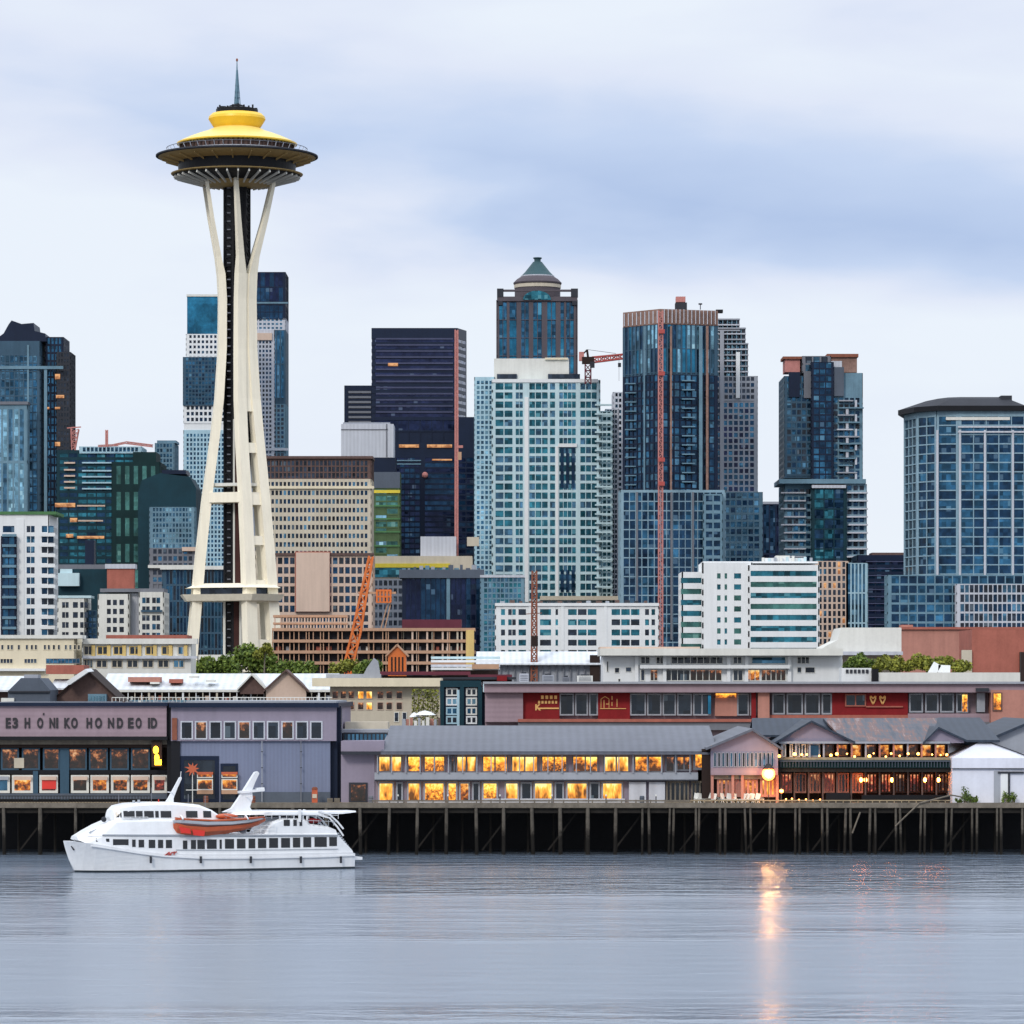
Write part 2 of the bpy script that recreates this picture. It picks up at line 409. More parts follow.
# ------------------------------------------------------------------ buildings
PCACHE = {}
class Building:
    def __init__(s, name, label, cat, D, px, vis=None, group=None):
        s.D = D; s.name = name; s.g = gz(D)
        s.root = thing(name, label, cat, (X(px, D), D, s.g), group)
        s.panes = []; s.vis = vis
    def X(s, px, dD=0): return X(px, s.D+dD)
    def Z(s, r, dD=0): return Z(r, s.D+dD)
    def part(s, mb, name, mats, **k): return mk(mb, name, mats, s.root, **k)
    def front(s, px0, px1, depth, dD=0):
        """front edge columns so that the silhouette, receding side included, spans px0..px1"""
        D = s.D+dD; k = (D+depth)/D
        if px1 < 512: px1 = max(px0+(px1-px0)*.6, 512-(512-px1)*k)
        if px0 > 512: px0 = min(px1-(px1-px0)*.6, 512+(px0-512)*k)
        return px0, px1
    def block(s, px0, px1, r0, r1=None, depth=28, dD=0, wall='offwhite', gl='gl_blue', cp=5, pw=.3, fp=8, sf=.35,
              proud=.35, style='grid', poly=None, top=0, cols=None, part='wall', base=None, bot=0, sill=None, ck=.0, sides=True, raw=False, wallmats=None):
        """one storeyed mass. cp/fp: column and floor pitch in px; pw/sf: pier and spandrel share; style grid|ribbon|vert|blank
        top: blank px at the head; cols: explicit [(px0, px1, n)] glass columns on the front; base: row where the mass ends"""
        D = s.D+dD; k = D/F
        z1 = Z(r0, D); z0 = gz(D)-1 if r1 is None else Z(r1, D)
        if poly: P2 = [(X(px, D+d), D+d) for px, d in poly]
        else:
            if not raw: px0, px1 = s.front(px0, px1, depth, dD)
            x0, x1 = X(px0, D), X(px1, D); P2 = [(x0, D), (x1, D), (x1, D+depth), (x0, D+depth)]
        m = MB(); m.prism(P2, z0, z1)
        if style == 'blank':
            return s.part(m, part, wall)
        zt = z1-top*k; zvis = Z(s.vis+6, D) if s.vis else z0
        zlow = max(z0, zvis-fp*k) + bot*k
        fh = fp*k
        nf = max(1, int(round((zt-zlow)/fh)));
        zlow = zt-nf*fh
        n = len(P2)
        for e in range(n):
            a = Vector((*P2[e], 0)); b = Vector((*P2[(e+1) % n], 0)); d = b-a; L = d.length; d.normalize()
            nr = Vector((d.y, -d.x, 0)); mid = (a+b)/2
            if nr.dot(Vector((0, 0, 0))-mid) < 0 and not (sides and abs(nr.x) > .7): continue
            frontal = nr.y < -.3
            def sb(u0, u1, za, zb, d0, d1, mi=0, M=m):
                A = a+d*u0+nr*d1; B_ = a+d*u1+nr*d1; C = a+d*u1+nr*d0; E = a+d*u0+nr*d0
                M.hexa([(A.x,A.y,za),(B_.x,B_.y,za),(C.x,C.y,za),(E.x,E.y,za),(A.x,A.y,zb),(B_.x,B_.y,zb),(C.x,C.y,zb),(E.x,E.y,zb)], mi)
            # columns: list of glass runs (u0,u1)
            runs = []
            if cols and frontal:
                for c0, c1, cn in cols:
                    ua, ub = X(c0, D)-a.x, X(c1, D)-a.x; st = (ub-ua)/cn; g_ = st*.12 if cn > 1 else 0
                    runs += [(ua+st*i+g_/2, ua+st*(i+1)-g_/2) for i in range(cn)]
            else:
                mar = min(L*.06, 1.0); nc = max(1, int(round((L-2*mar)/(cp*k))))
                if style == 'ribbon': nc = max(1, nc)
                st = (L-2*mar)/nc; pp = st*pw
                runs = [(mar+st*i+pp/2, mar+st*(i+1)-pp/2) for i in range(nc)]
            # piers between runs
            if pw > 0.02 or cols:
                edges = [0.0]+[v for r_ in runs for v in r_]+[L]
                for i in range(0, len(edges), 2):
                    if edges[i+1]-edges[i] > .05: sb(edges[i], edges[i+1], z0 if zlow <= z0+fh else zlow, z1, 0, proud)
            sp = fh*sf
            if sf > .01:
                for j in range(nf+1):
                    zz = zt-j*fh
                    hi = zz+sp/2 if j else z1
                    sb(0, L, zz-sp/2, hi - (0 if j else .01), 0, proud-.06)
            else: sb(0, L, zt-.1, z1-.01, 0, proud-.06)
            for j in range(nf):
                zb = zt-j*fh-sp/2; za = zb-(fh-sp)
                for (u0, u1) in runs:
                    if ck and R.random() < ck: continue
                    wdt = u1-u0
                    g = gl if isinstance(gl, str) else R.choice(gl)
                    s.panes.append((wdt*(zb-za)*(1 if frontal else .05)*R.uniform(.98, 1.02), zb > zvis, a+d*(u0+u1)/2, d.copy(), nr.copy(), wdt+.02, za-.01, zb+.01, min(.12, proud*.5), g))
        if cols is None or True: pass
        return s.part(m, part, wall)
    def done(s, limit=100):
        """turn the collected panes into window parts: the largest hundred each a part, the rest one part"""
        ps = sorted([p for p in s.panes if p[1]], key=lambda p: -p[0])
        rest = MB(); mats = []
        for i, (ar, vv, c, d, nr, wd, za, zb, th, g) in enumerate(ps):
            if i < limit:
                key = (round(wd, 2), round(zb-za, 2), round(nr.x, 2), round(nr.y, 2), round(th, 2), g)
                me = PCACHE.get(key)
                if me is None:
                    b = MB(); A = -d*wd/2; B_ = d*wd/2; h = zb-za
                    q = [A+nr*th, B_+nr*th, B_, A]
                    b.hexa([(p.x, p.y, 0) for p in q]+[(p.x, p.y, h) for p in q])
                    me = bpy.data.meshes.new('window'); me.from_pydata(b.v, [], b.f); me.materials.append(MATS[g]); me.update(); PCACHE[key] = me
                o = bpy.data.objects.new('window', me); COL.objects.link(o); o.parent = s.root
                rw = WORLD[s.root]; o.location = (c.x-rw[0], c.y-rw[1], za-rw[2])
            else:
                if g not in mats: mats.append(g)
                q = [c-d*wd/2+nr*th, c+d*wd/2+nr*th, c+d*wd/2, c-d*wd/2]
                rest.hexa([(p.x, p.y, za) for p in q]+[(p.x, p.y, zb) for p in q], mats.index(g))
        if rest.v: mk(rest, 'window', mats, s.root, kind='stuff')
        s.panes = []
    def slab(s, px0, px1, r0, r1, dD=-1.0, depth=2.0, mat='offwhite', name='ledge', **k):
        D = s.D+dD
        return s.part(bx(X(px0, D), X(px1, D), D, D+depth, Z(r1, D), Z(r0, D)), name, mat, **k)
    def win(s, px0, px1, r0, r1, g='gl_dark', fr='offwhite', dD=0, t=.12, nx=1, nz=1, name='window', fw=.12):
        """a framed window on the front: frame with bars, one pane mesh as its child"""
        if g == 'lit_gold': g = R.choice(['lit_gold', 'lit_gold_fine', 'lit_gold_broad'])
        D = s.D+dD; x0, x1, z0, z1 = X(px0, D), X(px1, D), Z(r1, D), Z(r0, D)
        m = MB()
        m.box(x0, x1, D-t, D, z0, z0+fw); m.box(x0, x1, D-t, D, z1-fw, z1)
        m.box(x0, x0+fw, D-t+.01, D, z0+fw, z1-fw); m.box(x1-fw, x1, D-t+.01, D, z0+fw, z1-fw)
        for i in range(1, nx):
            xx = x0+(x1-x0)*i/nx; m.box(xx-fw/2, xx+fw/2, D-t+.02, D, z0+fw, z1-fw)
        for i in range(1, nz):
            zz = z0+(z1-z0)*i/nz; m.box(x0+fw, x1-fw, D-t+.03, D, zz-fw/2, zz+fw/2)
        o = s.part(m, name, fr)
        mk(bx(x0+fw*.5, x1-fw*.5, D-t*.45, D+.01, z0+fw*.5, z1-fw*.5), 'pane', g, o)
        return o

# ------------------------------------------------------------------ the setting
def make_water():
    m, t, b = base_mat('water'); P = pos(t)
    b.inputs['Base Color'].default_value = (0.145, 0.185, 0.24, 1)      # silty harbour water
    b.inputs['IOR'].default_value = 1.7
    big = noise(t, P, 0.010, 4, .55, (.30, 1.9, 1), (3, 7, 0))
    sy = N(t, 'ShaderNodeSeparateXYZ'); t.links.new(P, sy.inputs[0])
    # a breeze ruffles the water between the pier and the ferry's track, further out it lies slack
    wind = mth(t, 'MULTIPLY', mth(t, 'SUBTRACT', sy.outputs[1], 335.0), .011, True)
    patch = mth(t, 'MULTIPLY', mth(t, 'SUBTRACT', mth(t, 'ADD', big, mth(t, 'MULTIPLY', wind, .22)), .50), 5.0, True)
    h1 = noise(t, P, .22, 3, .5, (.55, 1.3, 1), None, .4)
    h2 = noise(t, P, .9, 3, .55, (.7, 1.2, 1))
    h = mth(t, 'ADD', mth(t, 'MULTIPLY', h1, 1.0), mth(t, 'MULTIPLY', h2, .26))
    h = mth(t, 'MULTIPLY', h, mth(t, 'MULTIPLY_ADD', patch, .85, c=.16))
    t.links.new(mth(t, 'MULTIPLY_ADD', patch, -.19, c=.27), b.inputs['Roughness'])
    bp = N(t, 'ShaderNodeBump'); bp.inputs['Strength'].default_value = 1; bp.inputs['Distance'].default_value = .70
    t.links.new(h, bp.inputs['Height']); t.links.new(bp.outputs[0], b.inputs['Normal'])
    MATS['water'] = m
make_water()
wm = MB(); wm.quad((-6000, -3000, 0), (6000, -3000, 0), (6000, 546, 0), (-6000, 546, 0))
setp(mk(wm, 'water', 'water'), kind='structure')
gm = MB(); ys = [545.0, 545.4, 560, 600, 650, 700, 800, 960, 1100, 1200, 1350, 1500, 1800, 2100, 3500, 12000]
gm.grid([[(x, y, -4 if y == 545.0 else gz(y)-(0.0 if y > 560 else .05)) for y in ys] for x in (-7000, -1500, -600, -300, -150, 0, 150, 300, 600, 1500, 7000)][::-1])
setp(mk(gm, 'ground', 'asphalt'), kind='structure')

# ------------------------------------------------------------------ observation tower
def make_needle():
    D = 1200.0; K = D/F; cx = X(237, D)
    zr = lambda row: Z(row, D)
    root = thing('observation_tower', 'tall cream hourglass tripod tower with a flying saucer top and yellow roof', 'tower', (cx, D, gz(D)))
    P = lambda mb, n, m, **k: mk(mb, n, m, root, **k)
    def L(name, prof, mat, n=72, **k):
        m = MB(); m.lathe(cx, D, [(r*K, zr(row)) for r, row in prof], n); return P(m, name, mat, **k)
    # spire
    m = MB(); m.lathe(cx, D, [(2.2*K, zr(104)), (1.5*K, zr(85)), (.55*K, zr(66)), (.4*K, zr(60))], 8)
    for k in range(3):
        a = 2*math.pi*k/3+.4; m.bar((cx+3.4*K*math.cos(a), D+3.4*K*math.sin(a), zr(104)), (cx+.6*K*math.cos(a), D+.6*K*math.sin(a), zr(70)), .22)
    for r_ in (98, 92, 86, 80, 74): m.lathe(cx, D, [((104-r_)*-.07*K+3.2*K, zr(r_)), ((104-r_)*-.07*K+3.2*K, zr(r_-.6))], 6)
    sp = P(m, 'spire', 'bluesteel')
    mk((lambda q: (q.sphere((cx, D, zr(60)), 1.1*K, 6, sz=1.6), q)[1])(MB()), 'beacon', 'rust', sp)
    L('service_deck', [(19, 114.5), (21, 113), (21, 109.5), (17, 108.5), (8, 108), (8, 106), (3, 104)], 'black', 24)
    for k in range(22):
        m = MB(); a = 2*math.pi*k/22; r = 19.5*K; h = R.uniform(1.2, 4)*K
        m.box(cx+r*math.cos(a)-.25, cx+r*math.cos(a)+.25, D+r*math.sin(a)-.25, D+r*math.sin(a)+.25, zr(110), zr(110)+h)
        P(m, 'antenna', 'black')
    for k in range(9):
        m = MB(); a = R.uniform(0, 6.28); r = R.uniform(5, 15)*K; m.box(cx+r*math.cos(a)-.8, cx+r*math.cos(a)+.8, D+r*math.sin(a)-.6, D+r*math.sin(a)+.6, zr(109), zr(109)+R.uniform(1, 3)*K)
        P(m, 'equipment_box', 'black')
    L('roof_collar', [(22, 129), (24.5, 126), (28.5, 119.5), (28, 117), (25, 114), (19, 113)], 'needle_yellow')
    L('roof', [(54, 146.5), (58.5, 144.6), (59, 143.4), (56, 141.6), (47, 137.6), (38, 134.2), (30, 131.6), (26, 129.6), (22, 128)], 'needle_pale', 96)
    L('roof_edge_band', [(58.9, 145.3), (60.0, 144.9), (60.0, 143.6), (58.9, 143.3)], 'needle_yellow', 96)
    L('observation_level', [(52, 156), (55.5, 155.8), (55.5, 146.2), (50, 146)], 'brown', 72)
    m = MB()
    for k in range(72):
        a = 2*math.pi*k/72; r = 57*K
        m.bar((cx+r*math.cos(a), D+r*math.sin(a), zr(156.5)), (cx+(r-.1)*math.cos(a), D+(r-.1)*math.sin(a), zr(145.6)), .28, .5)
    P(m, 'mullions', 'darkbrown')
    L('parapet', [(60.5, 158.5), (61.5, 158), (61.8, 152.6), (60.8, 152.4)], 'lightgrey', 96)
    m = MB(); r = 66*K
    for k in range(48):
        a = 2*math.pi*k/48; m.bar((cx+r*math.cos(a), D+r*math.sin(a), zr(157)), (cx+(r+1.3)*math.cos(a), D+(r+1.3)*math.sin(a), zr(149)), .14)
    m.lathe(cx, D, [(r+1.2, zr(149.4)), (r+1.35, zr(148.9))], 72, caps=False)
    P(m, 'safety_rail', 'lightgrey')
    L('halo_ring', [(57, 163.4), (66, 161.4), (76, 158.8), (80.5, 157.2), (80.7, 156.4), (79, 155.8), (70, 156.6), (60, 157.6)], 'gold', 96)
    L('halo_lip', [(79.6, 157.9), (81, 157.3), (81, 156.0), (79.8, 155.6)], 'darkgrey', 96)
    for k in range(24):
        m = MB(); a = 2*math.pi*k/24
        m.bar((cx+58*K*math.cos(a), D+58*K*math.sin(a), zr(165)), (cx+75*K*math.cos(a), D+75*K*math.sin(a), zr(160)), .3, .5)
        P(m, 'halo_bracket', 'gold')
    L('restaurant_level', [(48, 178), (57, 176.5), (58.5, 173), (59, 162.4), (50, 161.5)], 'black', 72)
    L('saucer', [(13, 185), (24, 184), (40, 181.4), (52, 178.6), (62, 175.8), (65.6, 174.9), (66, 174.2), (63, 173.8), (57, 174.4)], 'gold', 96)
    L('saucer_hub', [(12.8, 188), (22, 187.2), (33, 185.2), (38, 183.6), (38, 182)], 'gold', 72)
    # the underside is open between white radial fins
    L('saucer_soffit', [(12.9, 186.0), (24, 185.2), (40, 182.6), (52, 179.8), (62, 176.9), (63.5, 176.2), (62, 175.9)], 'black', 96)
    for k in range(36):
        a = 2*math.pi*(k+.5)/36; m = MB(); c, s_ = math.cos(a), math.sin(a)
        m.bar((cx+63*K*c, D+63*K*s_, zr(177.2)), (cx+34*K*c, D+34*K*s_, zr(185.2)), .42, .9)
        P(m, 'fin', 'offwhite')
    # core
    m = MB(); hexa = [(cx+12.2*K*math.cos(rad(60*k+15)), D+12.2*K*math.sin(rad(60*k+15))) for k in range(6)]
    m.prism(hexa, gz(D)-1, zr(180))
    for (hx, hy) in hexa: m.box(cx+(hx-cx)*1.05-.3, cx+(hx-cx)*1.05+.3, D+(hy-D)*1.05-.3, D+(hy-D)*1.05+.3, gz(D)-1, zr(182))
    r_ = 186
    while r_ < 655:
        for i in range(6):
            a, b = hexa[i], hexa[(i+1) % 6]; e = lambda p, f=1.05: (cx+(p[0]-cx)*f, D+(p[1]-D)*f)
            a, b = e(a), e(b)
            m.bar((*a, zr(r_)), (*b, zr(r_)), .3); m.bar((*a, zr(r_)), (*b, zr(r_+9)), .22)
        r_ += 9
    P(m, 'core', 'black')
    m = MB(); x0 = cx-3.0*K
    m.box(cx-2.5*K, cx+5.6*K, D-13.0*K, D-11.9*K, gz(D), zr(390)); P(m, 'elevator_shaft', 'shaft_brown')
    m = MB(); r_ = 190
    while r_ < 650:     # stair landings glimpsed in the lattice
        m.box(cx-9.0*K, cx-5.6*K, D-12.9*K, D-12.3*K, zr(r_), zr(r_-1.1))
        r_ += 8.3
    P(m, 'stairway', 'midgrey')
    m = MB()
    for (a0, a1) in ((-13.0, -10.6), (3.2, 5.6)): m.box(cx+a0*K, cx+a1*K, D-14*K, D-13.3*K, gz(D), zr(601))
    for a in (-3, 9): m.box(cx+a*K, cx+(a+1.8)*K, D-14*K, D-13.3*K, zr(601), zr(420))
    P(m, 'service_column', 'offwhite')
    # three legs, each a pair of curved members joined by a web
    rows = [181, 200, 220, 240, 258, 275, 300, 325, 350, 375, 400, 425, 450, 475, 500, 530, 560, 590, 620, 672]
    def lerp(tab, r):
        for (a, va), (b, vb) in zip(tab, tab[1:]):
            if r <= b: return va+(vb-va)*(r-a)/(b-a)
        return tab[-1][1]
    TR = [(181, 32), (220, 26), (250, 20.5), (275, 16), (300, 14.6), (350, 15), (400, 18), (440, 22.5), (500, 30.5), (560, 37), (655, 45.5), (700, 49)]
    TS = [(181, 46), (220, 33), (258, 18), (275, 13), (300, 12.6), (350, 13.4), (400, 17), (450, 20), (500, 22), (560, 24.5), (655, 29), (700, 30)]
    TW = [(181, 3.8), (225, 5.2), (258, 6.8), (275, 9.5), (350, 10), (450, 10.5), (655, 12.5), (700, 13)]
    for az in (188, -52, 68):
        c, s_ = math.cos(rad(az)), math.sin(rad(az)); T = (-s_, c)
        leg = None
        def at(r, off): rr = lerp(TR, r)*K; return Vector((cx+c*rr+T[0]*off*K, D+s_*rr+T[1]*off*K, zr(r)))
        def sweep(mb, rws, offf, wf, dp):
            i0 = len(mb.v)
            for r in rws:
                p = at(r, offf(r)); h = wf(r)*K/2; dd = dp(r)*K/2
                for a, b in ((-1, -1), (1, -1), (1, 1), (-1, 1)):
                    mb.v.append((p.x+T[0]*h*a+c*dd*b, p.y+T[1]*h*a+s_*dd*b, p.z))
            for j in range(len(rws)-1):
                for k in range(4):
                    l = (k+1) % 4; mb.f.append((i0+4*j+k, i0+4*j+l, i0+4*j+4+l, i0+4*j+4+k)); mb.m.append(0)
            mb.f.append(tuple(i0+k for k in range(4))); mb.m.append(0)
            e = i0+4*(len(rws)-1); mb.f.append((e+3, e+2, e+1, e)); mb.m.append(0)
        fine = []
        for a, b in zip(rows, rows[1:]):
            fine += [a, (a+b)/2]
        fine.append(rows[-1])
        m = MB()
        for sg in (-1, 1): sweep(m, fine, lambda r: sg*lerp(TS, r)/2, lambda r: lerp(TW, r), lambda r: lerp(TW, r)*.8)
        leg = P(m, 'leg', 'needle_cream')
        # ribs along the outer face, solid web at the waist, cross ties lower down
        m = MB(); sweep(m, [r for r in fine if 268 <= r <= 415], lambda r: 0, lambda r: lerp(TS, r)-2, lambda r: 5)
        for (ra, rb) in ((444, 454), (494, 506), (537, 546), (581, 603), (640, 672)):
            t_ = MB(); sweep(t_, [ra, (ra+rb)/2, rb], lambda r: 0, lambda r: lerp(TS, r)-4, lambda r: 6); mk(t_, 'cross_tie', 'needle_cream', leg)
        mk(m, 'web', 'needle_cream', leg)
    # horizontal platforms
    def ringplate(name, row0, row1, Rv, off, mat, flare=0, sidew=1.0):
        m = MB(); top = []; bot = []
        for az in (188, 308, 68):
            for da in (-off, off):
                a = rad(az+da); top.append((cx+(Rv+flare)*K*math.cos(a), D+(Rv+flare)*K*math.sin(a))); bot.append((cx+Rv*K*math.cos(a), D+Rv*K*math.sin(a)))
        # keep counter-clockwise order
        srt = sorted(range(6), key=lambda i: math.atan2(top[i][1]-D, top[i][0]-cx))
        m.prism([bot[i] for i in srt], zr(row1), zr(row0), top=[top[i] for i in srt]); return P(m, name, mat)
    ringplate('upper_tie_platform', 493.5, 503.5, 36, 24, 'needle_cream')
    ringplate('tie_beam', 484, 487, 30, 22, 'offwhite')
    ringplate('lower_deck_roof', 584, 588.5, 54, 19, 'needle_cream', -12)
    ringplate('lower_deck_glazing', 588.5, 595, 46, 20, 'gl_dark')
    ringplate('lower_deck', 595, 601.5, 54, 19, 'needle_cream', 5)
    ringplate('entry_pavilion', 655, 690, 46, 30, 'offwhite')
make_needle()

# ------------------------------------------------------------------ skyline towers, far to near
def tower_far_left():
    b = Building('office_tower', 'blue glass tower with dark stepped hip roof at the left edge', 'tower', 1800, 20, vis=512)
    b.block(-34, 50, 341, depth=40, wall='steel', gl=['gl_blue', 'gl_mid'], cp=4.6, pw=.22, fp=8.2, sf=.16, top=14)
    b.block(46, 63, 337, depth=24, dD=6, wall='navy', gl='gl_blue', cp=4, pw=.4, fp=8, sf=.25, raw=True)
    b.block(57, 70, 352, depth=20, dD=3, wall='darkgrey', gl='gl_dark', cp=3, pw=.4, fp=6, sf=.4, raw=True)
    b.block(-34, 27, 404, 512, depth=8, dD=-8, wall='bluesteel', gl=['gl_pale', 'gl_mid', 'gl_pale'], cp=5.5, pw=.3, fp=54, sf=.05, top=4, raw=True)
    b.slab(-34, 63, 366, 369, dD=-1.2, mat='bluesteel', depth=1.4); b.slab(-34, 28, 401.5, 404.5, dD=-9, mat='midgrey', depth=10)
    b.slab(27, 29, 345, 512, dD=-.8, depth=1, mat='bluesteel', name='fin'); b.slab(44, 47, 369, 512, dD=-.8, depth=1, mat='bluesteel', name='fin')
    m = MB(); D = 1800
    pr = [(-30, 341), (-6, 341), (46, 341), (44.5, 333), (34, 330.5), (33, 322.5), (21, 323.5), (11, 321.5), (8, 324), (3, 333), (-4, 338), (-30, 338)]
    pr = [(-30, 341), (46, 341), (44.5, 333), (34, 330.5), (33, 322.5), (21, 323.5), (11, 320), (8, 324), (3, 333), (-4, 338), (-30, 338)]
    m.ext([(X(p, D), Z(r, D)) for p, r in pr], D+2, D+26); b.part(m, 'roof', 'navy')
    for px0, px1, r0, r1 in ((55, 61, 366, 369), (55, 60, 374, 379), (56, 64, 395, 398), (55, 60, 407, 409), (46, 49, 407, 409), (55, 60, 442, 446), (57, 63, 456, 458)):
        b.slab(px0, px1, r0, r1, dD=2.2, depth=1.2, mat='lit_far', name='lit_window')
    b.done()
tower_far_left()

def construction_teal():
    b = Building('office_block', 'dark teal glass block with orange lit floors beside the left edge tower', 'building', 1740, 100, vis=590)
    b.block(57, 143, 450, depth=34, wall='teal_net', gl=['gl_teal', 'gl_deep'], cp=9, pw=.12, fp=6.6, sf=.42, top=2)
    b.block(80, 141, 446.5, 452, depth=24, dD=-1.5, wall='paleblue', gl='gl_blue', cp=4, pw=.3, fp=6, sf=.3, raw=True)
    for r in (462, 470, 476, 482, 488): b.slab(82, 112, r, r+1.4, dD=-1.2, mat='paleblue', depth=1)
    for r in (462, 469, 475, 481, 487): b.slab(64, 75, r, r+1.6, dD=-1.4, mat='tan', depth=1.2)
    for a in ((55, 75, 503, 507), (70, 77, 518, 522), (66, 73, 534, 537.5), (77, 104, 536, 538.5)): b.slab(*a, dD=-1.5, depth=1, mat='lit_far', name='lit_window')
    for a in ((77, 105, 505, 506.5), (78, 103, 520, 521.5)): b.slab(*a, dD=-1.3, depth=1, mat='tan')
    b.done(60)
    b = Building('wrapped_building', 'dark green tower wrapped in scaffold netting right of the orange lit floors', 'building', 1690, 130, vis=590)
    b.block(112, 166, 462, depth=30, wall='green_net', gl='gl_green', cp=9, pw=.5, fp=26, sf=.3, proud=.25)
    b.block(133, 156, 452, 470, depth=22, dD=3, wall='green_net', style='blank', raw=True)
    b.done(40)
    b = Building('apartment_tower', 'small pale blue tower with rounded top above the dark teal blocks', 'tower', 1850, 167, vis=480)
    b.block(155.5, 178, 443, depth=24, wall='bluesteel', gl=['gl_mid', 'gl_blue'], cp=3.2, pw=.3, fp=5, sf=.3)
    b.slab(157, 176, 440.4, 443, dD=1, depth=18, mat='bluesteel', name='roof'); b.done(80)
    b = Building('office_block', 'dark teal block with chamfered top just left of the observation tower', 'building', 1660, 165, vis=575)
    D = 1660; m = MB(); m.ext([(X(p, D), Z(r, D)) for p, r in ((138, 600), (196, 600), (196, 488), (190, 477), (160, 473), (142, 480), (138, 492))], D, D+30); b.part(m, 'wall', 'teal_net')
    b.slab(162, 186, 470, 474, dD=1, depth=20, mat='navy', name='roof_plant')
    b.block(150, 196, 507, 548, depth=8, dD=-6, wall='bluesteel', gl=['gl_mid', 'gl_pale', 'gl_blue'], cp=3.2, pw=.35, fp=5.2, sf=.35)
    b.block(150, 197, 548, 600, depth=8, dD=-9, wall='midgrey', gl=['gl_dark', 'gl_blue'], cp=5, pw=.3, fp=7, sf=.35)
    b.slab(148, 198, 565, 568, dD=-11, depth=3, mat='offwhite'); b.slab(182, 196, 547, 551, dD=-11, depth=3, mat='tan')
    b.done(100)
    b = Building('blue_slab_block', 'narrow blue block with beige ledges tucked behind the tower legs', 'building', 1340, 178, vis=650)
    b.block(163, 232, 569, depth=20, wall='steel', gl=['gl_deep', 'gl_blue', 'gl_dark'], cp=3.4, pw=.3, fp=16, sf=.12)
    b.slab(160, 232, 566, 569.5, dD=-1.5, depth=4, mat='offwhite'); b.done(60)
construction_teal()

def white_apartments():
    b = Building('apartment_block', 'white balconied apartment block with green roof edge at the left edge', 'building', 1250, 20, vis=645)
    b.block(-24, 57, 514, depth=24, wall='white', gl=['gl_deep', 'gl_dark', 'gl_blue'], fp=10.3, sf=.38, top=10, cp=8, cols=[(-22, -2, 2), (3, 14.5, 1), (26.5, 35, 2), (41.5, 54, 2)], raw=False)
    b.block(2, 15.5, 536, depth=3, dD=-2.0, wall='navy', gl=['gl_blue', 'gl_deep'], cp=6, pw=.15, fp=10.3, sf=.25, raw=True)
    b.slab(-24, 56, 511.5, 514.5, dD=-.8, depth=22, mat='green_roof', name='roof')
    for i in range(10):
        r = 533+i*10.3
        b.slab(40.5, 55, r, r+3.4, dD=-1.3, depth=1.3, mat='white', name='balcony'); b.slab(2, 16, r+1, r+3.6, dD=-3.2, depth=1.3, mat='bluesteel', name='balcony')
    b.slab(17, 24, 519, 640, dD=-.6, depth=.7, mat='white', name='fin')
    b.done()
    b = Building('warehouse', 'dark low block with a red brick box on its roof behind small white flats', 'building', 1450, 97, vis=600)
    b.block(56, 134, 569, depth=24, wall='teal_net', style='blank'); b.slab(58, 132, 564.5, 569, dD=2, depth=16, mat='midgrey', name='roof')
    b.slab(107, 134, 568.5, 591, dD=-4, depth=4.2, mat='brick', name='brick_box'); b.slab(105, 135, 564, 568.6, dD=-4.5, depth=8, mat='lightgrey', name='parapet')
    b.slab(58, 79, 573, 586, dD=-3, depth=3.2, mat='pale_teal', name='plant_screen'); b.slab(60, 72, 569, 573, dD=-2, depth=4, mat='pale_teal', name='roof_plant')
    b.slab(85, 94, 540, 565, dD=6, depth=6, mat='navy', name='stair_tower')
    b = Building('apartment_block', 'lower white flats with small square windows beside the tall white block', 'building', 1240, 74, vis=648)
    b.block(58.5, 90, 597, depth=18, wall='offwhite', gl='gl_dark', fp=10, sf=.42, top=3, cols=[(62, 69, 2), (73, 78, 1), (80, 88, 2)])
    b.slab(58, 91, 595.5, 598, dD=-.6, depth=10, mat='pale_teal', name='parapet')
    b.block(88, 97, 610, depth=12, dD=4, wall='steel', gl='gl_deep', cp=4, fp=6, raw=True); b.done()
    b = Building('apartment_block', 'white corner flats, two facades joined by a rounded pale shaft', 'building', 1235, 133, vis=648)
    b.block(99, 128, 594, depth=18, wall='offwhite', gl='gl_dark', fp=9, sf=.4, top=4, cols=[(107, 111, 1), (113, 117, 1), (119.5, 124, 1)], raw=True)
    b.block(140, 163, 592, depth=18, dD=-1, wall='offwhite', gl=['gl_dark', 'gl_blue'], fp=8.8, sf=.36, top=4, cols=[(142, 150, 2), (152, 160.5, 2)], raw=True)
    m = MB(); D = 1236; m.lathe(X(134, D), D+5, [(7*D/F, gz(D)), (7*D/F, Z(593, D))], 20); b.part(m, 'stair_shaft', 'lightgrey')
    b.slab(100, 164, 588.5, 592, dD=2, depth=14, mat='midgrey', name='roof'); b.slab(141, 162, 610, 612, dD=-2.2, depth=1.3, mat='steel', name='balcony')
    b.done()
    b = Building('shed', 'long red brown tiled roof edge in front of the white flats', 'building', 1100, 150, vis=645)
    b.block(106, 192, 635, depth=16, wall='brick', style='blank')
white_apartments()

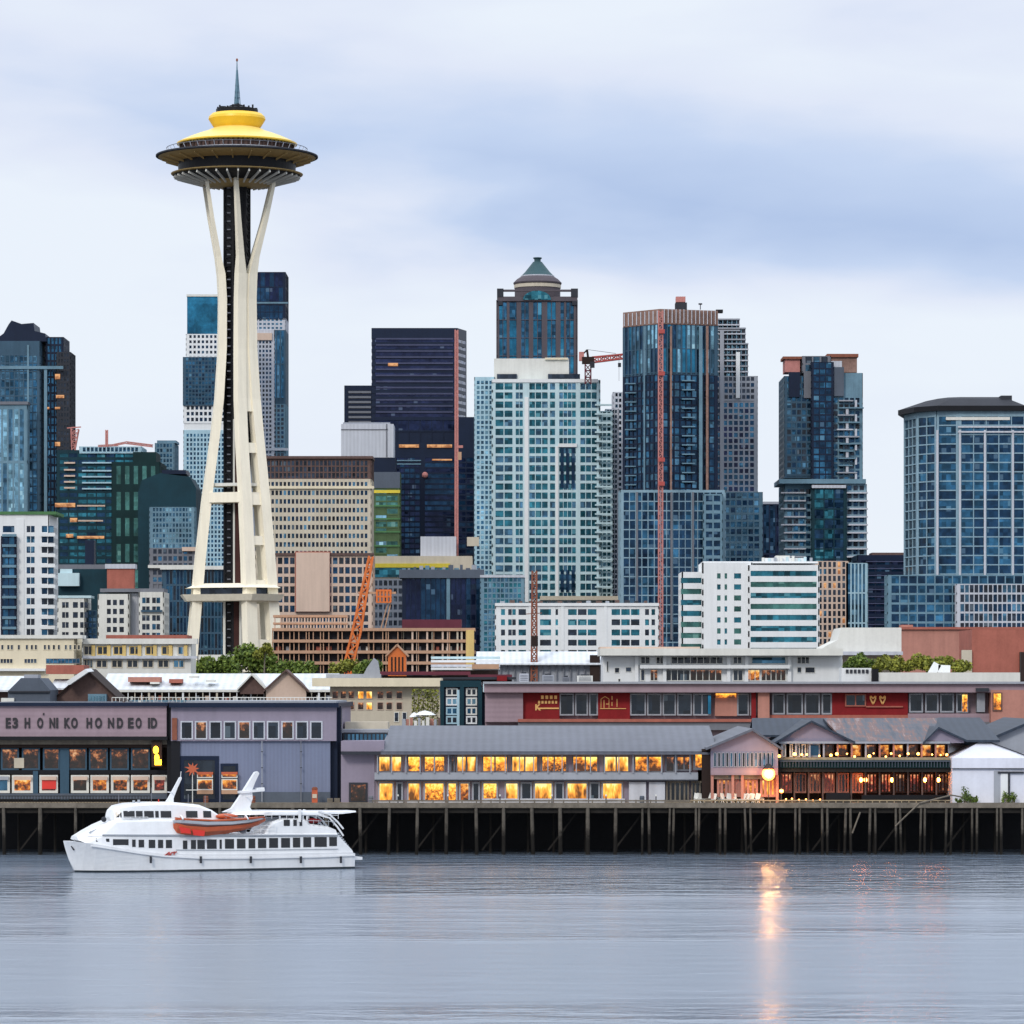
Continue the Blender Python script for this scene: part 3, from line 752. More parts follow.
def cream_rows():
    b = Building('terminal_building', 'long plain cream two storey building with small windows at the left edge', 'building', 960, 35, vis=678)
    b.block(-20, 82, 637, depth=18, wall='cream', style='blank')
    D = 960
    for px in (2.5, 8.5, 12, 19, 27, 32, 36, 45, 49, 54, 59, 66, 70.5, 75, 79): b.win(px-1.6, px+1.4, 644.5, 650, 'gl_dark', 'cream', fw=.12)
    for px in (7, 31): b.win(px-7, px+6, 658.5, 663.5, 'gl_dark', 'cream', nx=4)
    b.win(46, 80, 658.5, 663.5, 'gl_blue', 'midgrey', nx=9)
    b.slab(-20, 82.5, 635, 638.5, dD=-.6, depth=8, mat='offwhite', name='cornice'); b.slab(-20, 45, 668.5, 671, dD=-1.5, depth=4, mat='white', name='canopy')
    b = Building('terminal_building', 'cream arcade building with yellow piers and dark openings', 'building', 965, 135, vis=676)
    D = 965
    b.block(82.5, 196, 641, depth=16, wall='offwhite', style='blank')
    for i, px in enumerate((86, 99.5, 115, 130.5, 146.5, 162.5, 176)):
        pass
    for j, (r0, r1) in enumerate(((646, 655), (659.5, 668))):
        for i in range(6):
            p0 = 97+i*16.1 if j == 0 else 96+i*15.4
            b.win(p0, p0+11.5, r0, r1, 'gl_shop' if i < 5 else 'gl_mid', 'yellow_stone' if j == 0 and i < 5 else 'beige', fw=.25, nx=2)
    b.win(84, 93, 646, 655, 'gl_shop', 'cream', nx=2); b.win(84, 93, 659.5, 668, 'gl_shop', 'cream', nx=3)
    b.slab(82.5, 197, 638.6, 644, dD=-1, depth=4, mat='offwhite', name='cornice'); b.slab(82.5, 197, 656, 658.6, dD=-1.2, depth=1.3, mat='lightgrey', name='ledge')
    for i in range(7): b.slab(91.5+i*15.4, 95+i*15.4, 645, 656, dD=-.5, depth=.6, mat='yellow_stone', name='pier')
cream_rows()

def behind_needle():
    b = Building('residential_tower', 'blue and white banded tower seen left of the cream tripod tower', 'tower', 2040, 210, vis=560)
    b.block(187.5, 236, 296, 334, depth=26, wall='gl_bright', gl='gl_bright', cp=3.6, pw=.06, fp=5, sf=.05, raw=True, proud=.2)
    b.block(186.5, 236, 334, 357, depth=26, wall='white', gl=['gl_dark', 'gl_deep'], cp=4.2, pw=.42, fp=5.2, sf=.45, raw=True)
    b.block(183.5, 236, 357, 405, depth=26, dD=-3, wall='steel', gl=['gl_blue', 'gl_deep', 'gl_blue'], cp=3.2, pw=.28, fp=4, sf=.28, raw=True)
    b.block(184, 236, 405, 430, depth=26, dD=-2, wall='white', gl=['gl_dark', 'gl_deep'], cp=4.3, pw=.36, fp=5.8, sf=.38, bot=8, raw=True)
    b.block(184, 237, 430, depth=26, dD=-2, wall='paleblue', gl=['gl_mid', 'gl_deep', 'gl_blue'], cp=3.4, pw=.4, fp=4.6, sf=.36, top=3, raw=True)
    b.slab(186.5, 236, 294.3, 296.5, dD=-1, depth=24, mat='offwhite', name='parapet'); b.done()
    b = Building('office_tower', 'tall dark blue slab tower seen right of the cream tripod tower', 'tower', 2100, 268, vis=456)
    b.block(236, 288, 272, 303, depth=28, wall='navy', gl=['gl_deep', 'gl_navy'], cp=4.4, pw=.1, fp=15, sf=.06)
    b.block(236, 288, 303, 318, depth=28, wall='navy', gl='gl_deep', cp=4.4, pw=.1, fp=7, sf=.1, top=2)
    b.block(236, 288, 318, 330, depth=28, dD=.3, wall='lightgrey', gl='gl_mid', cp=4, pw=.4, fp=4, sf=.5)
    b.block(236, 274, 330, depth=28, dD=-.8, wall='lightgrey', gl=['gl_dark', 'gl_deep'], cp=3.4, pw=.4, fp=4.4, sf=.4, top=10, raw=True)
    b.block(272, 288, 330, 404, depth=27, wall='steel', gl=['gl_blue', 'gl_mid'], cp=3.4, pw=.3, fp=34, sf=.03)
    b.block(272, 288, 404, depth=27, wall='bluesteel', gl=['gl_deep', 'gl_dark'], cp=3.6, pw=.35, fp=4.4, sf=.35)
    b.slab(246, 272, 333, 340, dD=-2.2, depth=1.2, mat='tan', name='band'); b.slab(236, 288, 302, 303.6, dD=-.6, depth=.7, mat='bluesteel', name='band')
    b.slab(256, 288, 448, 450.5, dD=-1.8, depth=1.5, mat='lightgrey', name='band')
    b.done()
    b = Building('office_building', 'wide cream office slab with many rows of small dark windows', 'building', 1560, 320, vis=556)
    b.block(256, 373, 458, 479, depth=26, wall='brown', gl='gl_dark', cp=4.0, pw=.32, fp=6.2, sf=.2, top=2)
    b.block(256, 373, 479, depth=26, dD=-.5, wall='beige', gl=['gl_dark', 'gl_deep', 'gl_dark', 'gl_mid'], cp=4.1, pw=.36, fp=8.6, sf=.46, top=1)
    for r in (486, 556): b.slab(256, 374, r, r+2.6, dD=-1.6, depth=1.2, mat='cream')
    b.slab(256, 373, 456, 458.6, dD=-1.2, depth=20, mat='brown', name='parapet'); b.done()
    b = Building('office_building', 'lower brown gridded office with a big blank pink panel', 'building', 1400, 325, vis=640)
    b.block(262, 374, 554, depth=22, wall='tan', gl=['gl_dark', 'gl_shop', 'gl_deep'], cp=6.2, pw=.26, fp=9.6, sf=.32, top=2)
    b.slab(295, 330, 551.5, 612, dD=-1.6, depth=8, mat='brick', name='panel_trim'); b.slab(296, 329.5, 552.5, 611.5, dD=-2.0, depth=.8, mat='tan', name='blank_panel')
    b.slab(262, 374, 553, 555.5, dD=-1, depth=2, mat='brown', name='cornice'); b.done()
behind_needle()

def dark_tower():
    b = Building('office_tower', 'tall dark purple blue box tower with thin horizontal bands', 'tower', 1800, 420, vis=420)
    b.block(372, 457, 328, 419, wall='navy', gl='gl_mauve', cp=85, pw=.02, fp=6.8, sf=.5, top=9, poly=[(372, 0), (457, 0), (466, 14), (466, 40), (374, 40)], proud=.3)
    b.block(372, 457, 419, wall='navy', gl='gl_navy', cp=12, pw=.06, fp=12, sf=.12, poly=[(372, .4), (457, .4), (467, 14), (467, 40), (374, 40)])
    for i in range(13): b.slab(376, 453, 338+i*6.1, 339.6+i*6.1, dD=-.75, depth=.8, mat='mauve', name='band')
    b.slab(388, 398, 363, 366, dD=-.9, depth=.5, mat='lit_far', name='lit_window')
    b.done(40)
    b = Building('office_building', 'dark navy podium tower with a lit strip in front of the purple box tower', 'building', 1770, 430, vis=560)
    b.block(373, 476, 443, depth=30, wall='navy', gl=['gl_navy', 'gl_deep'], cp=30, pw=.03, fp=5.4, sf=.3, top=14, cols=[(374, 420, 9), (425, 454, 1), (458, 474, 2)])
    b.block(455, 478, 417, 445, depth=24, dD=4, wall='navy', style='blank')
    for a in ((399, 419, 444.5, 447.5), (427, 452, 444.5, 447.5), (432, 452, 459, 460.5)): b.slab(*a, dD=-1, depth=.8, mat='lit_far', name='lit_window')
    for r in (460, 463.5): b.slab(376, 421, r, r+1, dD=-.8, depth=.6, mat='bluesteel', name='band')
    m = MB(); m.sphere((X(425, 1768), 1768, Z(475, 1768)), 1.4, 6); b.part(m, 'sign_disc', 'mast_pink')
    b.done()
    b = Building('office_tower', 'small dark striped tower left of the purple box tower', 'tower', 1900, 358, vis=424)
    b.block(345, 382, 385.5, depth=26, wall='navy', gl=['gl_dark'], cp=20, pw=.05, fp=5, sf=.5, top=4, raw=True)
    for i in range(7): b.slab(348.5, 371, 391+i*5, 393.2+i*5, dD=-.7, depth=.7, mat='midgrey', name='band')
    b.done(30)
    b = Building('mechanical_block', 'windowless light grey box in front of the small striped tower', 'building', 1720, 368, vis=460)
    b.block(341, 395, 424, 458, depth=22, wall='lightgrey', style='blank'); b.block(341, 397, 457.5, depth=23, wall='navy', style='blank', part='base_block'); b.slab(343, 390, 422.4, 424.4, dD=1, depth=16, mat='grey', name='roof')
    b.slab(386, 387.2, 424, 458, dD=-.3, depth=.4, mat='midgrey', name='joint'); b.slab(341, 388, 429, 429.8, dD=-.3, depth=.4, mat='midgrey', name='joint')
    b = Building('glass_building', 'green and yellow glass block below the dark towers', 'building', 1690, 387, vis=556)
    b.block(374, 399.5, 472.5, depth=16, wall='green_glassy', gl=['gl_green', 'green_glassy', 'gl_pale', 'green_glassy'], cp=9, pw=.05, fp=6.5, sf=.25, top=16, raw=True)
    b.slab(374, 400, 490, 493, dD=-.8, depth=.8, mat='lemon', name='band'); b.slab(374, 400, 472, 488, dD=-.6, depth=.6, mat='slate', name='blank_panel')
    for r in (505, 518, 531, 545): b.slab(374, 400, r, r+1.6, dD=-.8, depth=.8, mat='green_roof', name='band')
    b.done(60)
    b = Building('podium_building', 'low cream podium with yellow stripe and grey box under the dark towers', 'building', 1640, 415, vis=625)
    b.block(371, 473, 556, depth=26, wall='beige', style='blank')
    b.slab(420.5, 456, 536.5, 558, dD=4, depth=12, mat='lightgrey', name='roof_box')
    b.slab(371, 450, 563.5, 567.5, dD=-1, depth=1.2, mat='lemon', name='band'); b.slab(371, 452, 568, 577, dD=-.8, depth=1, mat='gl_teal', name='glass_band')
    b.block(371, 410, 579, depth=6, dD=-3, wall='grey', gl='gl_dark', cp=5, pw=.3, fp=8, sf=.35, raw=True)
    b.slab(467, 479, 537, 546, dD=-2, depth=3, mat='beige', name='roof_box')
    b.done(60)
    b = Building('navy_building', 'low navy glass block with rough slate coloured roof slab', 'building', 1500, 440, vis=640)
    b.block(403, 484, 578, depth=22, wall='navy', gl=['gl_navy', 'gl_deep', 'gl_navy'], cp=5, pw=.15, fp=50, sf=.02)
    b.slab(399, 484, 569.5, 578, dD=-1.5, depth=18, mat='slate', name='roof')
    for i in range(14):
        p = 402+i*5.8; b.slab(p, p+R.uniform(2, 5), 569.6-R.uniform(.8, 5), 570, dD=R.uniform(0, 8), depth=4, mat=R.choice(['slate', 'grey', 'bluesteel']), name='roof_plant')
    b.slab(446.5, 450, 578, 640, dD=-1, depth=1, mat='bluesteel', name='pilaster')
    b.done(60)
    b = Building('maroon_shed', 'low maroon roofed shed in front of the navy glass block', 'building', 1190, 432, vis=640)
    b.block(402, 462, 619.5, depth=14, wall='maroon', style='blank')
dark_tower()

def garage():
    D = 1150
    b = Building('parking_garage', 'orange tinted open concrete parking garage behind the leaning orange crane', 'garage', D, 370, vis=672)
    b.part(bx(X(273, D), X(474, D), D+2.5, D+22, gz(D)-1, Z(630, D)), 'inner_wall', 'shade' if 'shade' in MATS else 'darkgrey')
    for i, r in enumerate((628, 639.5, 650.5, 661.5)):
        b.slab(272, 475, r, r+3.0, dD=0, depth=20, mat='orange_con' if i % 2 == 0 or True else 'beige', name='floor_slab')
    for i in range(40):
        p = 273+i*(8.0 if i % 3 else 8.6)*(.62)+R.uniform(-1, 1)
        if p > 473: break
        b.slab(p, p+(.9 if p < 400 else 1.8), 631, 674, dD=.5, depth=1.5, mat='orange_con' if p < 400 else R.choice(['beige', 'tan', 'orange_con']), name='column')
    b.slab(466, 474, 630, 674, dD=-.4, depth=1.2, mat='crane_orange' if False else 'yellow_stone', name='corner_pier')
    for i in range(20):
        p = 276+i*10; b.slab(p, p+R.uniform(3, 6), 646.5, 650.5, dD=2.0, depth=3, mat=R.choice(['darkgrey', 'grey', 'offwhite', 'brick']), name='stored_load')
    D2 = 1160
    b.slab(273, 347, 615, 617.4, dD=8, depth=10, mat='orange_con', name='floor_slab'); b.slab(273, 347, 622.5, 624.5, dD=8, depth=10, mat='orange_con', name='floor_slab')
    for i in range(13): b.slab(274+i*6, 275.4+i*6, 616, 629, dD=8.2, depth=.8, mat='tan', name='column')
    # orange hut
    D = 800
    h = Building('site_hut', 'small bright orange gabled hut at the foot of the garage', 'hut', D, 397)
    m = MB(); m.ext([(X(p, D), Z(r, D)) for p, r in ((388, 676), (406, 676), (406, 655), (397, 646), (388, 655))], D, D+5); h.part(m, 'wall', 'crane_orange')
    m = MB()
    for a, c in ((385.5, 397), (408.5, 397)): m.bar((X(a, D), D+2.3, Z(656.5, D)), (X(c, D), D+2.3, Z(644.8, D)), 5.6, .3)
    h.part(m, 'roof', 'orange_con')
    for p in (391, 394.6, 398.2, 401.8): h.slab(p, p+1.6, 657, 675, dD=-.1, depth=.15, mat='darkbrown', name='slot')
garage()

def classical():
    D = 2100; K = D/F
    b = Building('domed_tower', 'teal glass tower with brown pilasters and a green conical crown', 'tower', D, 537, vis=362)
    b.block(498, 576, 300, 400, depth=34, wall='pilaster', gl=['gl_bright', 'gl_blue', 'gl_bright'], fp=18, sf=.03, top=2, cp=12, pw=.3, cols=[(499, 507, 2), (509.5, 516.5, 1), (521, 529, 2), (533, 542, 2), (547, 556, 2), (560.5, 564, 1), (566, 574, 2)], proud=.9)
    b.slab(497, 577.5, 296.5, 301, dD=-1.6, depth=37, mat='pilaster', name='cornice')
    b.slab(497.5, 577.5, 289.5, 291.5, dD=-1.4, depth=2, mat='pilaster', name='balustrade'); b.slab(497.5, 577.5, 289.5, 291.5, dD=32, depth=2, mat='pilaster', name='balustrade')
    for a, c in ((497, 503.5), (571, 578)): 
        b.slab(a, c, 288.5, 297, dD=-1.8, depth=4, mat='darkgrey', name='corner_block')
        b.slab(a+1, c-1, 301, 305, dD=-1.8, depth=2, mat='darkgrey', name='corner_block')
    cx = X(537.5, D+17)
    def L(n, prof, mat, seg=32):
        m = MB(); m.lathe(cx, D+17, [(r*K, Z(row, D+17)) for r, row in prof], seg); return b.part(m, n, mat)
    L('drum', [(23, 298), (23, 286), (21.5, 284)], 'pilaster'); L('drum_band', [(21.9, 288.6), (23.6, 288.4), (23.6, 285), (22, 284.8)], 'beige')
    L('drum_roof', [(24, 284.6), (24.5, 283), (21, 279.5), (17, 277), (14, 276.8)], 'pilaster')
    L('collar', [(16.8, 277.8), (17, 276), (15.6, 275.6)], 'lightgrey'); L('crown', [(16.5, 276), (12.5, 272), (8.5, 267), (5.6, 263.4), (4.6, 262)], 'dome_green')
    L('finial', [(3.4, 262.4), (3.2, 259.5), (4.4, 258.6), (4.4, 257.6), (2.8, 257.4)], 'dome_green', 8)
    m = MB(); m.ext([(X(537+14*math.cos(a), D), Z(300-9*math.sin(a), D)) for a in [math.pi*k/12 for k in range(13)]], D-2.2, D-.8); b.part(m, 'arched_window', 'gl_teal')
    b.done()
classical()

def teal_tower():
    D = 1700
    b = Building('apartment_tower', 'broad pale teal tower with white grid facade in the middle of the skyline', 'tower', D, 545, vis=602)
    b.block(493, 599, 380, depth=30, wall='pale_teal', gl=['gl_teal', 'gl_teal', 'gl_mid'], fp=9.1, sf=.3, top=2, cols=[(495, 513, 2), (515.5, 523, 2), (529, 548, 3), (550, 555, 1), (559, 576, 4), (580, 597, 3)], proud=.6)
    b.block(475, 494, 377, depth=22, dD=5, wall='paleblue', gl=['gl_mid', 'gl_pale', 'gl_blue'], cp=4, pw=.35, fp=5, sf=.34, top=3, raw=True)
    b.block(597, 612, 411, depth=22, dD=2, wall='pale_teal', gl=['gl_pale', 'gl_teal'], cp=4, pw=.3, fp=5.2, sf=.35, raw=True)
    b.block(606, 618, 409, depth=20, dD=8, wall='lightgrey', gl='gl_mid', cp=3, pw=.3, fp=5, raw=True)
    b.slab(494, 569, 358.5, 381, dD=6, depth=18, mat='offwhite', name='penthouse'); b.slab(545, 568, 357.6, 359.6, dD=5, depth=10, mat='cream', name='roof')
    b.slab(497, 517, 374, 379, dD=5, depth=2, mat='gl_dark', name='louvre'); b.slab(548, 580, 374, 379, dD=4.6, depth=2, mat='gl_dark', name='louvre')
    b.slab(492, 598, 379, 382.4, dD=-.9, depth=3, mat='white', name='cornice')
    b.slab(524.5, 528.5, 397, 602, dD=-1, depth=1.1, mat='white', name='fin'); b.slab(555.5, 558.5, 446, 602, dD=-1, depth=1.1, mat='white', name='fin')
    for r0, r1 in ((447, 488), (570, 592)):
        for p in (560.5, 566, 571.5): b.slab(p, p+3.2, r0, r1, dD=-1.0, depth=.5, mat='gl_deep', name='tall_window')
    b.slab(558, 577, 443.5, 447, dD=-1.2, depth=1.3, mat='white', name='ledge')
    for i in range(21):
        r = 404+i*9.1
        b.slab(595, 612, r, r+1.6, dD=-1.9, depth=2, mat='pale_teal', name='balcony')
    b.slab(540, 622, 596, 600, dD=-3, depth=4, mat='beige', name='podium_roof')
    b.done()
    b = Building('glass_building', 'low teal gridded glass wing at the foot of the pale teal tower', 'building', 1470, 505, vis=645)
    b.block(481, 524, 577, depth=16, wall='bluesteel', gl=['gl_teal', 'gl_mid'], cp=4, pw=.25, fp=5.4, sf=.28, raw=True); b.slab(480, 525, 575, 577.5, dD=-.8, depth=10, mat='lightgrey', name='parapet')
    b.done()
teal_tower()

def crane_tower():
    b = Building('unfinished_tower', 'tall dark blue glass tower under construction with brown netting at its top', 'tower', 1620, 668, vis=500)
    P2 = [(623.5, 16), (660, 0), (717, 8), (715, 44), (626, 44)]
    b.block(0, 0, 324, 374, wall='steel', gl=['gl_pale', 'gl_mid', 'gl_bright', 'gl_deep'], cp=5.2, pw=.3, fp=24, sf=.03, poly=P2)
    b.block(0, 0, 374, wall='navy', gl=['gl_blue', 'gl_deep', 'gl_deep', 'gl_mid'], cp=6, pw=.2, fp=7.6, sf=.18, poly=P2)
    m = MB(); m.prism([(X(p, 1620+d), 1620+d) for p, d in [(623, 15.5), (660, -.6), (718, 7.6), (716, 44), (626, 44)]], Z(324, 1620), Z(309, 1620)); b.part(m, 'netted_top', 'brownnet')
    m = MB()
    for i in range(9):
        p = 625+i*4; m.box(X(p, 1618), X(p+.9, 1618), 1620+15.5-i*1.75-1.2, 1620+15.5-i*1.75, Z(323, 1620), Z(310.5, 1620))
    for i in range(14):
        p = 664+i*4; m.box(X(p, 1618), X(p+.7, 1618), 1620+i*.55-1.0, 1620+i*.55, Z(323, 1620), Z(309, 1620))
    b.part(m, 'scaffold', 'lightgrey')
    b.slab(675.5, 687, 302.5, 309.5, dD=8, depth=7, mat='darkgrey', name='roof_plant'); b.slab(676, 685.5, 296.5, 302, dD=9, depth=5, mat='mast_pink', name='roof_plant')
    b.slab(700, 700.8, 303.4, 309.5, dD=9, depth=.6, mat='darkgrey', name='roof_mast'); b.slab(698.6, 702.2, 303.2, 304.6, dD=8.8, depth=1, mat='darkgrey', name='roof_light')
    b.slab(716, 723, 309.5, 312.5, dD=8, depth=4, mat='black', name='roof_plant')
    for p, q, mt in ((643.5, 646, 'bluesteel'), (670, 672, 'brownnet'), (699, 702.5, 'bluesteel'), (706, 708.5, 'brownnet')):
        b.slab(p, q, 326, 640, dD=(p < 660)*(16-(p-623.5)*.44)+(p > 660)*((p-660)*.14)-1.2, depth=1, mat=mt, name='fin')
    for i in range(26):
        r = 380+i*9.2; b.slab(682, 695, r, r+1.1, dD=1.2, depth=2.4, mat='bluesteel', name='balcony'); b.slab(625, 640, r+3, r+4.1, dD=10.2, depth=3, mat='bluesteel', name='balcony')
    b.done()
    b = Building('unfinished_tower', 'stepped concrete frame tower with bare floor slabs right of the netted tower', 'tower', 1690, 735, vis=560)
    def frame(px0, px1, r0, r1, fp=5.6, dD=0):
        b.block(px0, px1, r0, r1, depth=24, dD=dD+3, wall='midgrey', gl=['gl_mid', 'gl_dark', 'gl_pale'], cp=4.6, pw=.3, fp=5.6, sf=.3, raw=True, proud=.2)
        n = int((r1-r0)/fp)
        for i in range(n+1):
            r = r0+i*fp; b.slab(px0-1, px1+1, r, r+1.3, dD=dD, depth=28, mat='lightgrey' if i % 2 else 'grey', name='floor_slab')
        m = MB()
        for i in range(int((px1-px0)/4.6)+1):
            p = px0+i*4.6; m.box(X(p, 1690), X(p+.9, 1690), 1690+dD+.4, 1690+dD+1.2, Z(r1, 1690), Z(r0, 1690))
        b.part(m, 'columns', 'bluesteel')
    frame(704, 739, 318.5, 330); frame(704, 745, 327.5, 344); frame(704, 747.5, 343, 377)
    b.block(704, 757, 376, 402, depth=30, wall='grey', gl=['gl_dark', 'gl_deep'], cp=4.5, pw=.25, fp=6, sf=.35, raw=True)
    b.block(704, 757, 402, 492, depth=30, wall='grey', gl=['gl_deep', 'gl_navy', 'gl_blue'], cp=5.2, pw=.3, fp=6, sf=.28, raw=True)
    b.block(704, 762, 492, depth=30, dD=-6, wall='bluesteel', gl=['gl_blue', 'gl_mid', 'gl_deep'], cp=6, pw=.22, fp=7.2, sf=.3, raw=True)
    b.slab(736, 740, 352, 398, dD=-1.4, depth=1, mat='white', name='hoist_screen'); b.slab(720, 724, 330, 500, dD=-1.2, depth=1.2, mat='grey', name='hoist_screen')
    b.done()
    b = Building('glass_building', 'lower dark building with pale mullion grid below the netted tower', 'building', 1560, 672, vis=645)
    b.block(619, 725, 490, depth=24, wall='mullion', gl=['gl_deep', 'gl_deep', 'gl_blue', 'gl_deep'], cp=6.4, pw=.14, fp=9.4, sf=.12, top=2)
    for p in (636, 670.5, 692): b.slab(p, p+2, 492, 640, dD=-1.1, depth=1.1, mat='midgrey', name='fin')
    b.block(704, 722, 494, depth=6, dD=-4, wall='bluesteel', gl=['gl_deep'], cp=9, pw=.2, fp=9, sf=.35, raw=True)
    b.done()
    b = Building('apartment_tower', 'slim pale tower peeking out left of the netted tower', 'tower', 1760, 620, vis=500)
    b.block(613.5, 634, 392, depth=20, wall='lightgrey', gl=['gl_dark', 'gl_mid'], cp=3.6, pw=.35, fp=5.6, sf=.4, raw=True); b.done(60)
crane_tower()

def right_side():
    b = Building('office_tower', 'narrow dark blue block between the framed tower and the balconied tower', 'tower', 1900, 767, vis=575)
    b.block(755, 784, 504, depth=24, wall='navy', gl=['gl_deep', 'gl_navy'], cp=6, pw=.2, fp=50, sf=.04, raw=True)
    b.slab(757, 779, 501.6, 504.4, dD=2, depth=14, mat='grey', name='parapet'); b.done(40)
    D = 1700
    b = Building('apartment_tower', 'dark blue balconied tower with pale slabs and orange mesh on its roof', 'tower', D, 822, vis=562)
    b.block(779.5, 813, 376, 478, depth=34, dD=5, wall='steel', gl=['gl_blue', 'gl_deep', 'gl_mid', 'gl_dark'], cp=5.4, pw=.25, fp=6.6, sf=.3)
    b.block(812, 833, 362, 480, depth=34, dD=0, wall='navy', gl=['gl_deep', 'gl_blue'], cp=7, pw=.15, fp=6.6, sf=.22, raw=True)
    b.block(831, 862, 373, 480, depth=34, dD=3, wall='bluesteel', gl=['gl_deep', 'gl_dark', 'gl_blue'], cp=5, pw=.28, fp=6.6, sf=.28, top=24, raw=True)
    b.block(779.5, 813, 484, depth=34, dD=4, wall='bluesteel', gl=['gl_deep', 'gl_dark', 'gl_blue'], cp=6, pw=.26, fp=7.4, sf=.34, top=4)
    b.block(812, 846, 487, depth=34, dD=-1, wall='teal_net', gl=['gl_deep', 'gl_teal', 'gl_deep'], cp=10, pw=.1, fp=10, sf=.12, raw=True, top=2)
    b.block(845, 866, 484, depth=34, dD=2, wall='mullion', gl=['gl_dark', 'gl_deep'], cp=6.6, pw=.3, fp=8, sf=.4, raw=True)
    b.slab(779.3, 866, 479, 483.5, dD=-1.2, depth=34, mat='bluesteel', name='ledge'); b.slab(812, 846, 485, 488, dD=-3, depth=3, mat='lightgrey', name='ledge')
    b.block(803, 830, 356, 372, depth=24, dD=6, wall='midgrey', gl=['gl_mid', 'gl_dark'], cp=7, pw=.2, fp=8, sf=.2, raw=True)
    b.slab(785, 800, 358, 372, dD=8, depth=14, mat='mast_pink', name='roof_mesh'); b.slab(783, 802, 356.4, 359, dD=7, depth=16, mat='rust', name='roof_edge')
    b.slab(829, 857, 356, 372.5, dD=7, depth=14, mat='brownnet', name='roof_mesh'); b.slab(827, 858.5, 353.8, 357, dD=6, depth=16, mat='rust', name='roof_edge')
    b.slab(831, 842, 361, 367, dD=6.6, depth=.6, mat='lightgrey', name='roof_mesh'); b.slab(829, 844, 367, 396, dD=.8, depth=3, mat='slate', name='blank_panel'); b.slab(789, 800, 372, 397, dD=3.6, depth=2, mat='navy', name='blank_panel')
    b.slab(804, 812, 372, 398, dD=3.6, depth=2, mat='midgrey', name='blank_panel')
    for i in range(11):
        r = 400+i*7.2; p = 838+R.uniform(-1, 3)
        b.slab(p, 858+R.uniform(-6, 6), r, r+1.2, dD=-.2, depth=3.5, mat=R.choice(['grey', 'lightgrey', 'bluesteel']), name='balcony')
        if i % 2: b.slab(846, 848.5, r, r+7, dD=.2, depth=3, mat='lightgrey', name='balcony_wall')
        else: b.slab(855, 857, r, r+7, dD=.2, depth=3, mat='lightgrey', name='balcony_wall')
    for i in range(9):
        r = 492+i*8; b.slab(846+R.uniform(0, 4), 868, r, r+1.4, dD=-1, depth=3.5, mat='lightgrey', name='balcony')
        b.slab(781+(i % 2)*3, 806, r, r+1.4, dD=2.2, depth=2, mat='lightgrey', name='balcony')
    b.done()
    b = Building('striped_building', 'low block with tan and blue vertical stripes below the balconied tower', 'building', 1500, 842, vis=640)
    b.block(816, 848, 561, depth=18, wall='tan', gl=['gl_dark']*6+['lit_far', 'gl_mid'], cp=5, pw=.4, fp=7, sf=.25, raw=True); b.block(846, 867, 563, depth=18, wall='paleblue', gl=['gl_mid', 'gl_blue'], cp=4, pw=.4, fp=30, sf=.05, raw=True)
    b.done()
    b = Building('office_building', 'low dark navy block in the gap between the two right hand towers', 'building', 1640, 885, vis=625)
    b.block(858, 908, 555, depth=24, wall='navy', gl=['gl_navy', 'gl_deep'], cp=14, pw=.1, fp=7, sf=.4, top=4, raw=True)
    for i in range(10): b.slab(866, 906, 561+i*7, 562+i*7, dD=-.8, depth=.9, mat='mauve', name='band')
    b.slab(872, 904, 552.6, 555.4, dD=1, depth=14, mat='brown', name='parapet'); b.done(40)
    D = 1440
    b = Building('office_tower', 'broad blue glass tower with a curved front and dark domed roof at the right edge', 'tower', D, 965, vis=640)
    poly = [(905, 24), (918, 9), (937, 1), (958, 0), (1052, 0), (1052, 40), (908, 40)]
    b.block(0, 0, 411, wall='mullion', gl=['gl_blue', 'gl_deep', 'gl_deep', 'gl_deep', 'gl_blue'], cp=12.5, pw=.08, fp=9.3, sf=.13, top=5, poly=poly, proud=.5)
    for r in (426, 431): b.slab(958, 1052, r, r+1.6, dD=-1.2, depth=1.2, mat='lightgrey')
    b.slab(946, 1010, 417, 420, dD=-.8, depth=.8, mat='offwhite', name='lit_band')
    for p in (936.5, 959, 984, 1012): b.slab(p, p+2, 430, 576, dD=-1.0, depth=1.4, mat='lightgrey', name='fin')
    m = MB(); Dp = D
    e = [(X(p, D+d), D+d) for p, d in [(898, 22), (914, 6), (937, -2), (1026, -2), (1026, 42), (904, 42)]]
    m.prism(e, Z(411, D), Z(406, D)); b.part(m, 'eave', 'black')
    t2 = [(X(p, D+d), D+d) for p, d in [(926, 18), (938, 10), (950, 6), (1008, 6), (1008, 36), (928, 36)]]
    m = MB(); m.prism(e, Z(406.2, D), Z(397.5, D), top=t2); t3 = [(x*.0+x, y) for x, y in t2]; m.prism([(x, y) for x, y in t2], Z(397.5, D), Z(394.6, D), top=[(X(p, D+d), D+d) for p, d in [(938, 20), (948, 14), (960, 12), (1000, 12), (1000, 30), (940, 30)]]); b.part(m, 'roof', 'darkgrey')
    b.slab(1001, 1012, 395.5, 402, dD=5, depth=8, mat='darkgrey', name='roof_plant')
    b.block(888, 1052, 575, depth=10, dD=-22, wall='bluesteel', gl=['gl_deep', 'gl_blue', 'gl_deep'], cp=9, pw=.14, fp=9.5, sf=.22, raw=True)
    b.block(957, 1052, 584, depth=4, dD=-27, wall='lightgrey', gl=['gl_mid', 'gl_deep', 'gl_dark'], cp=4.8, pw=.2, fp=9.5, sf=.2, raw=True)
    b.done()
    # white offices
    D = 1300
    b = Building('white_building', 'long low white building with dark strip windows at the foot of the teal tower', 'building', D, 577, vis=650)
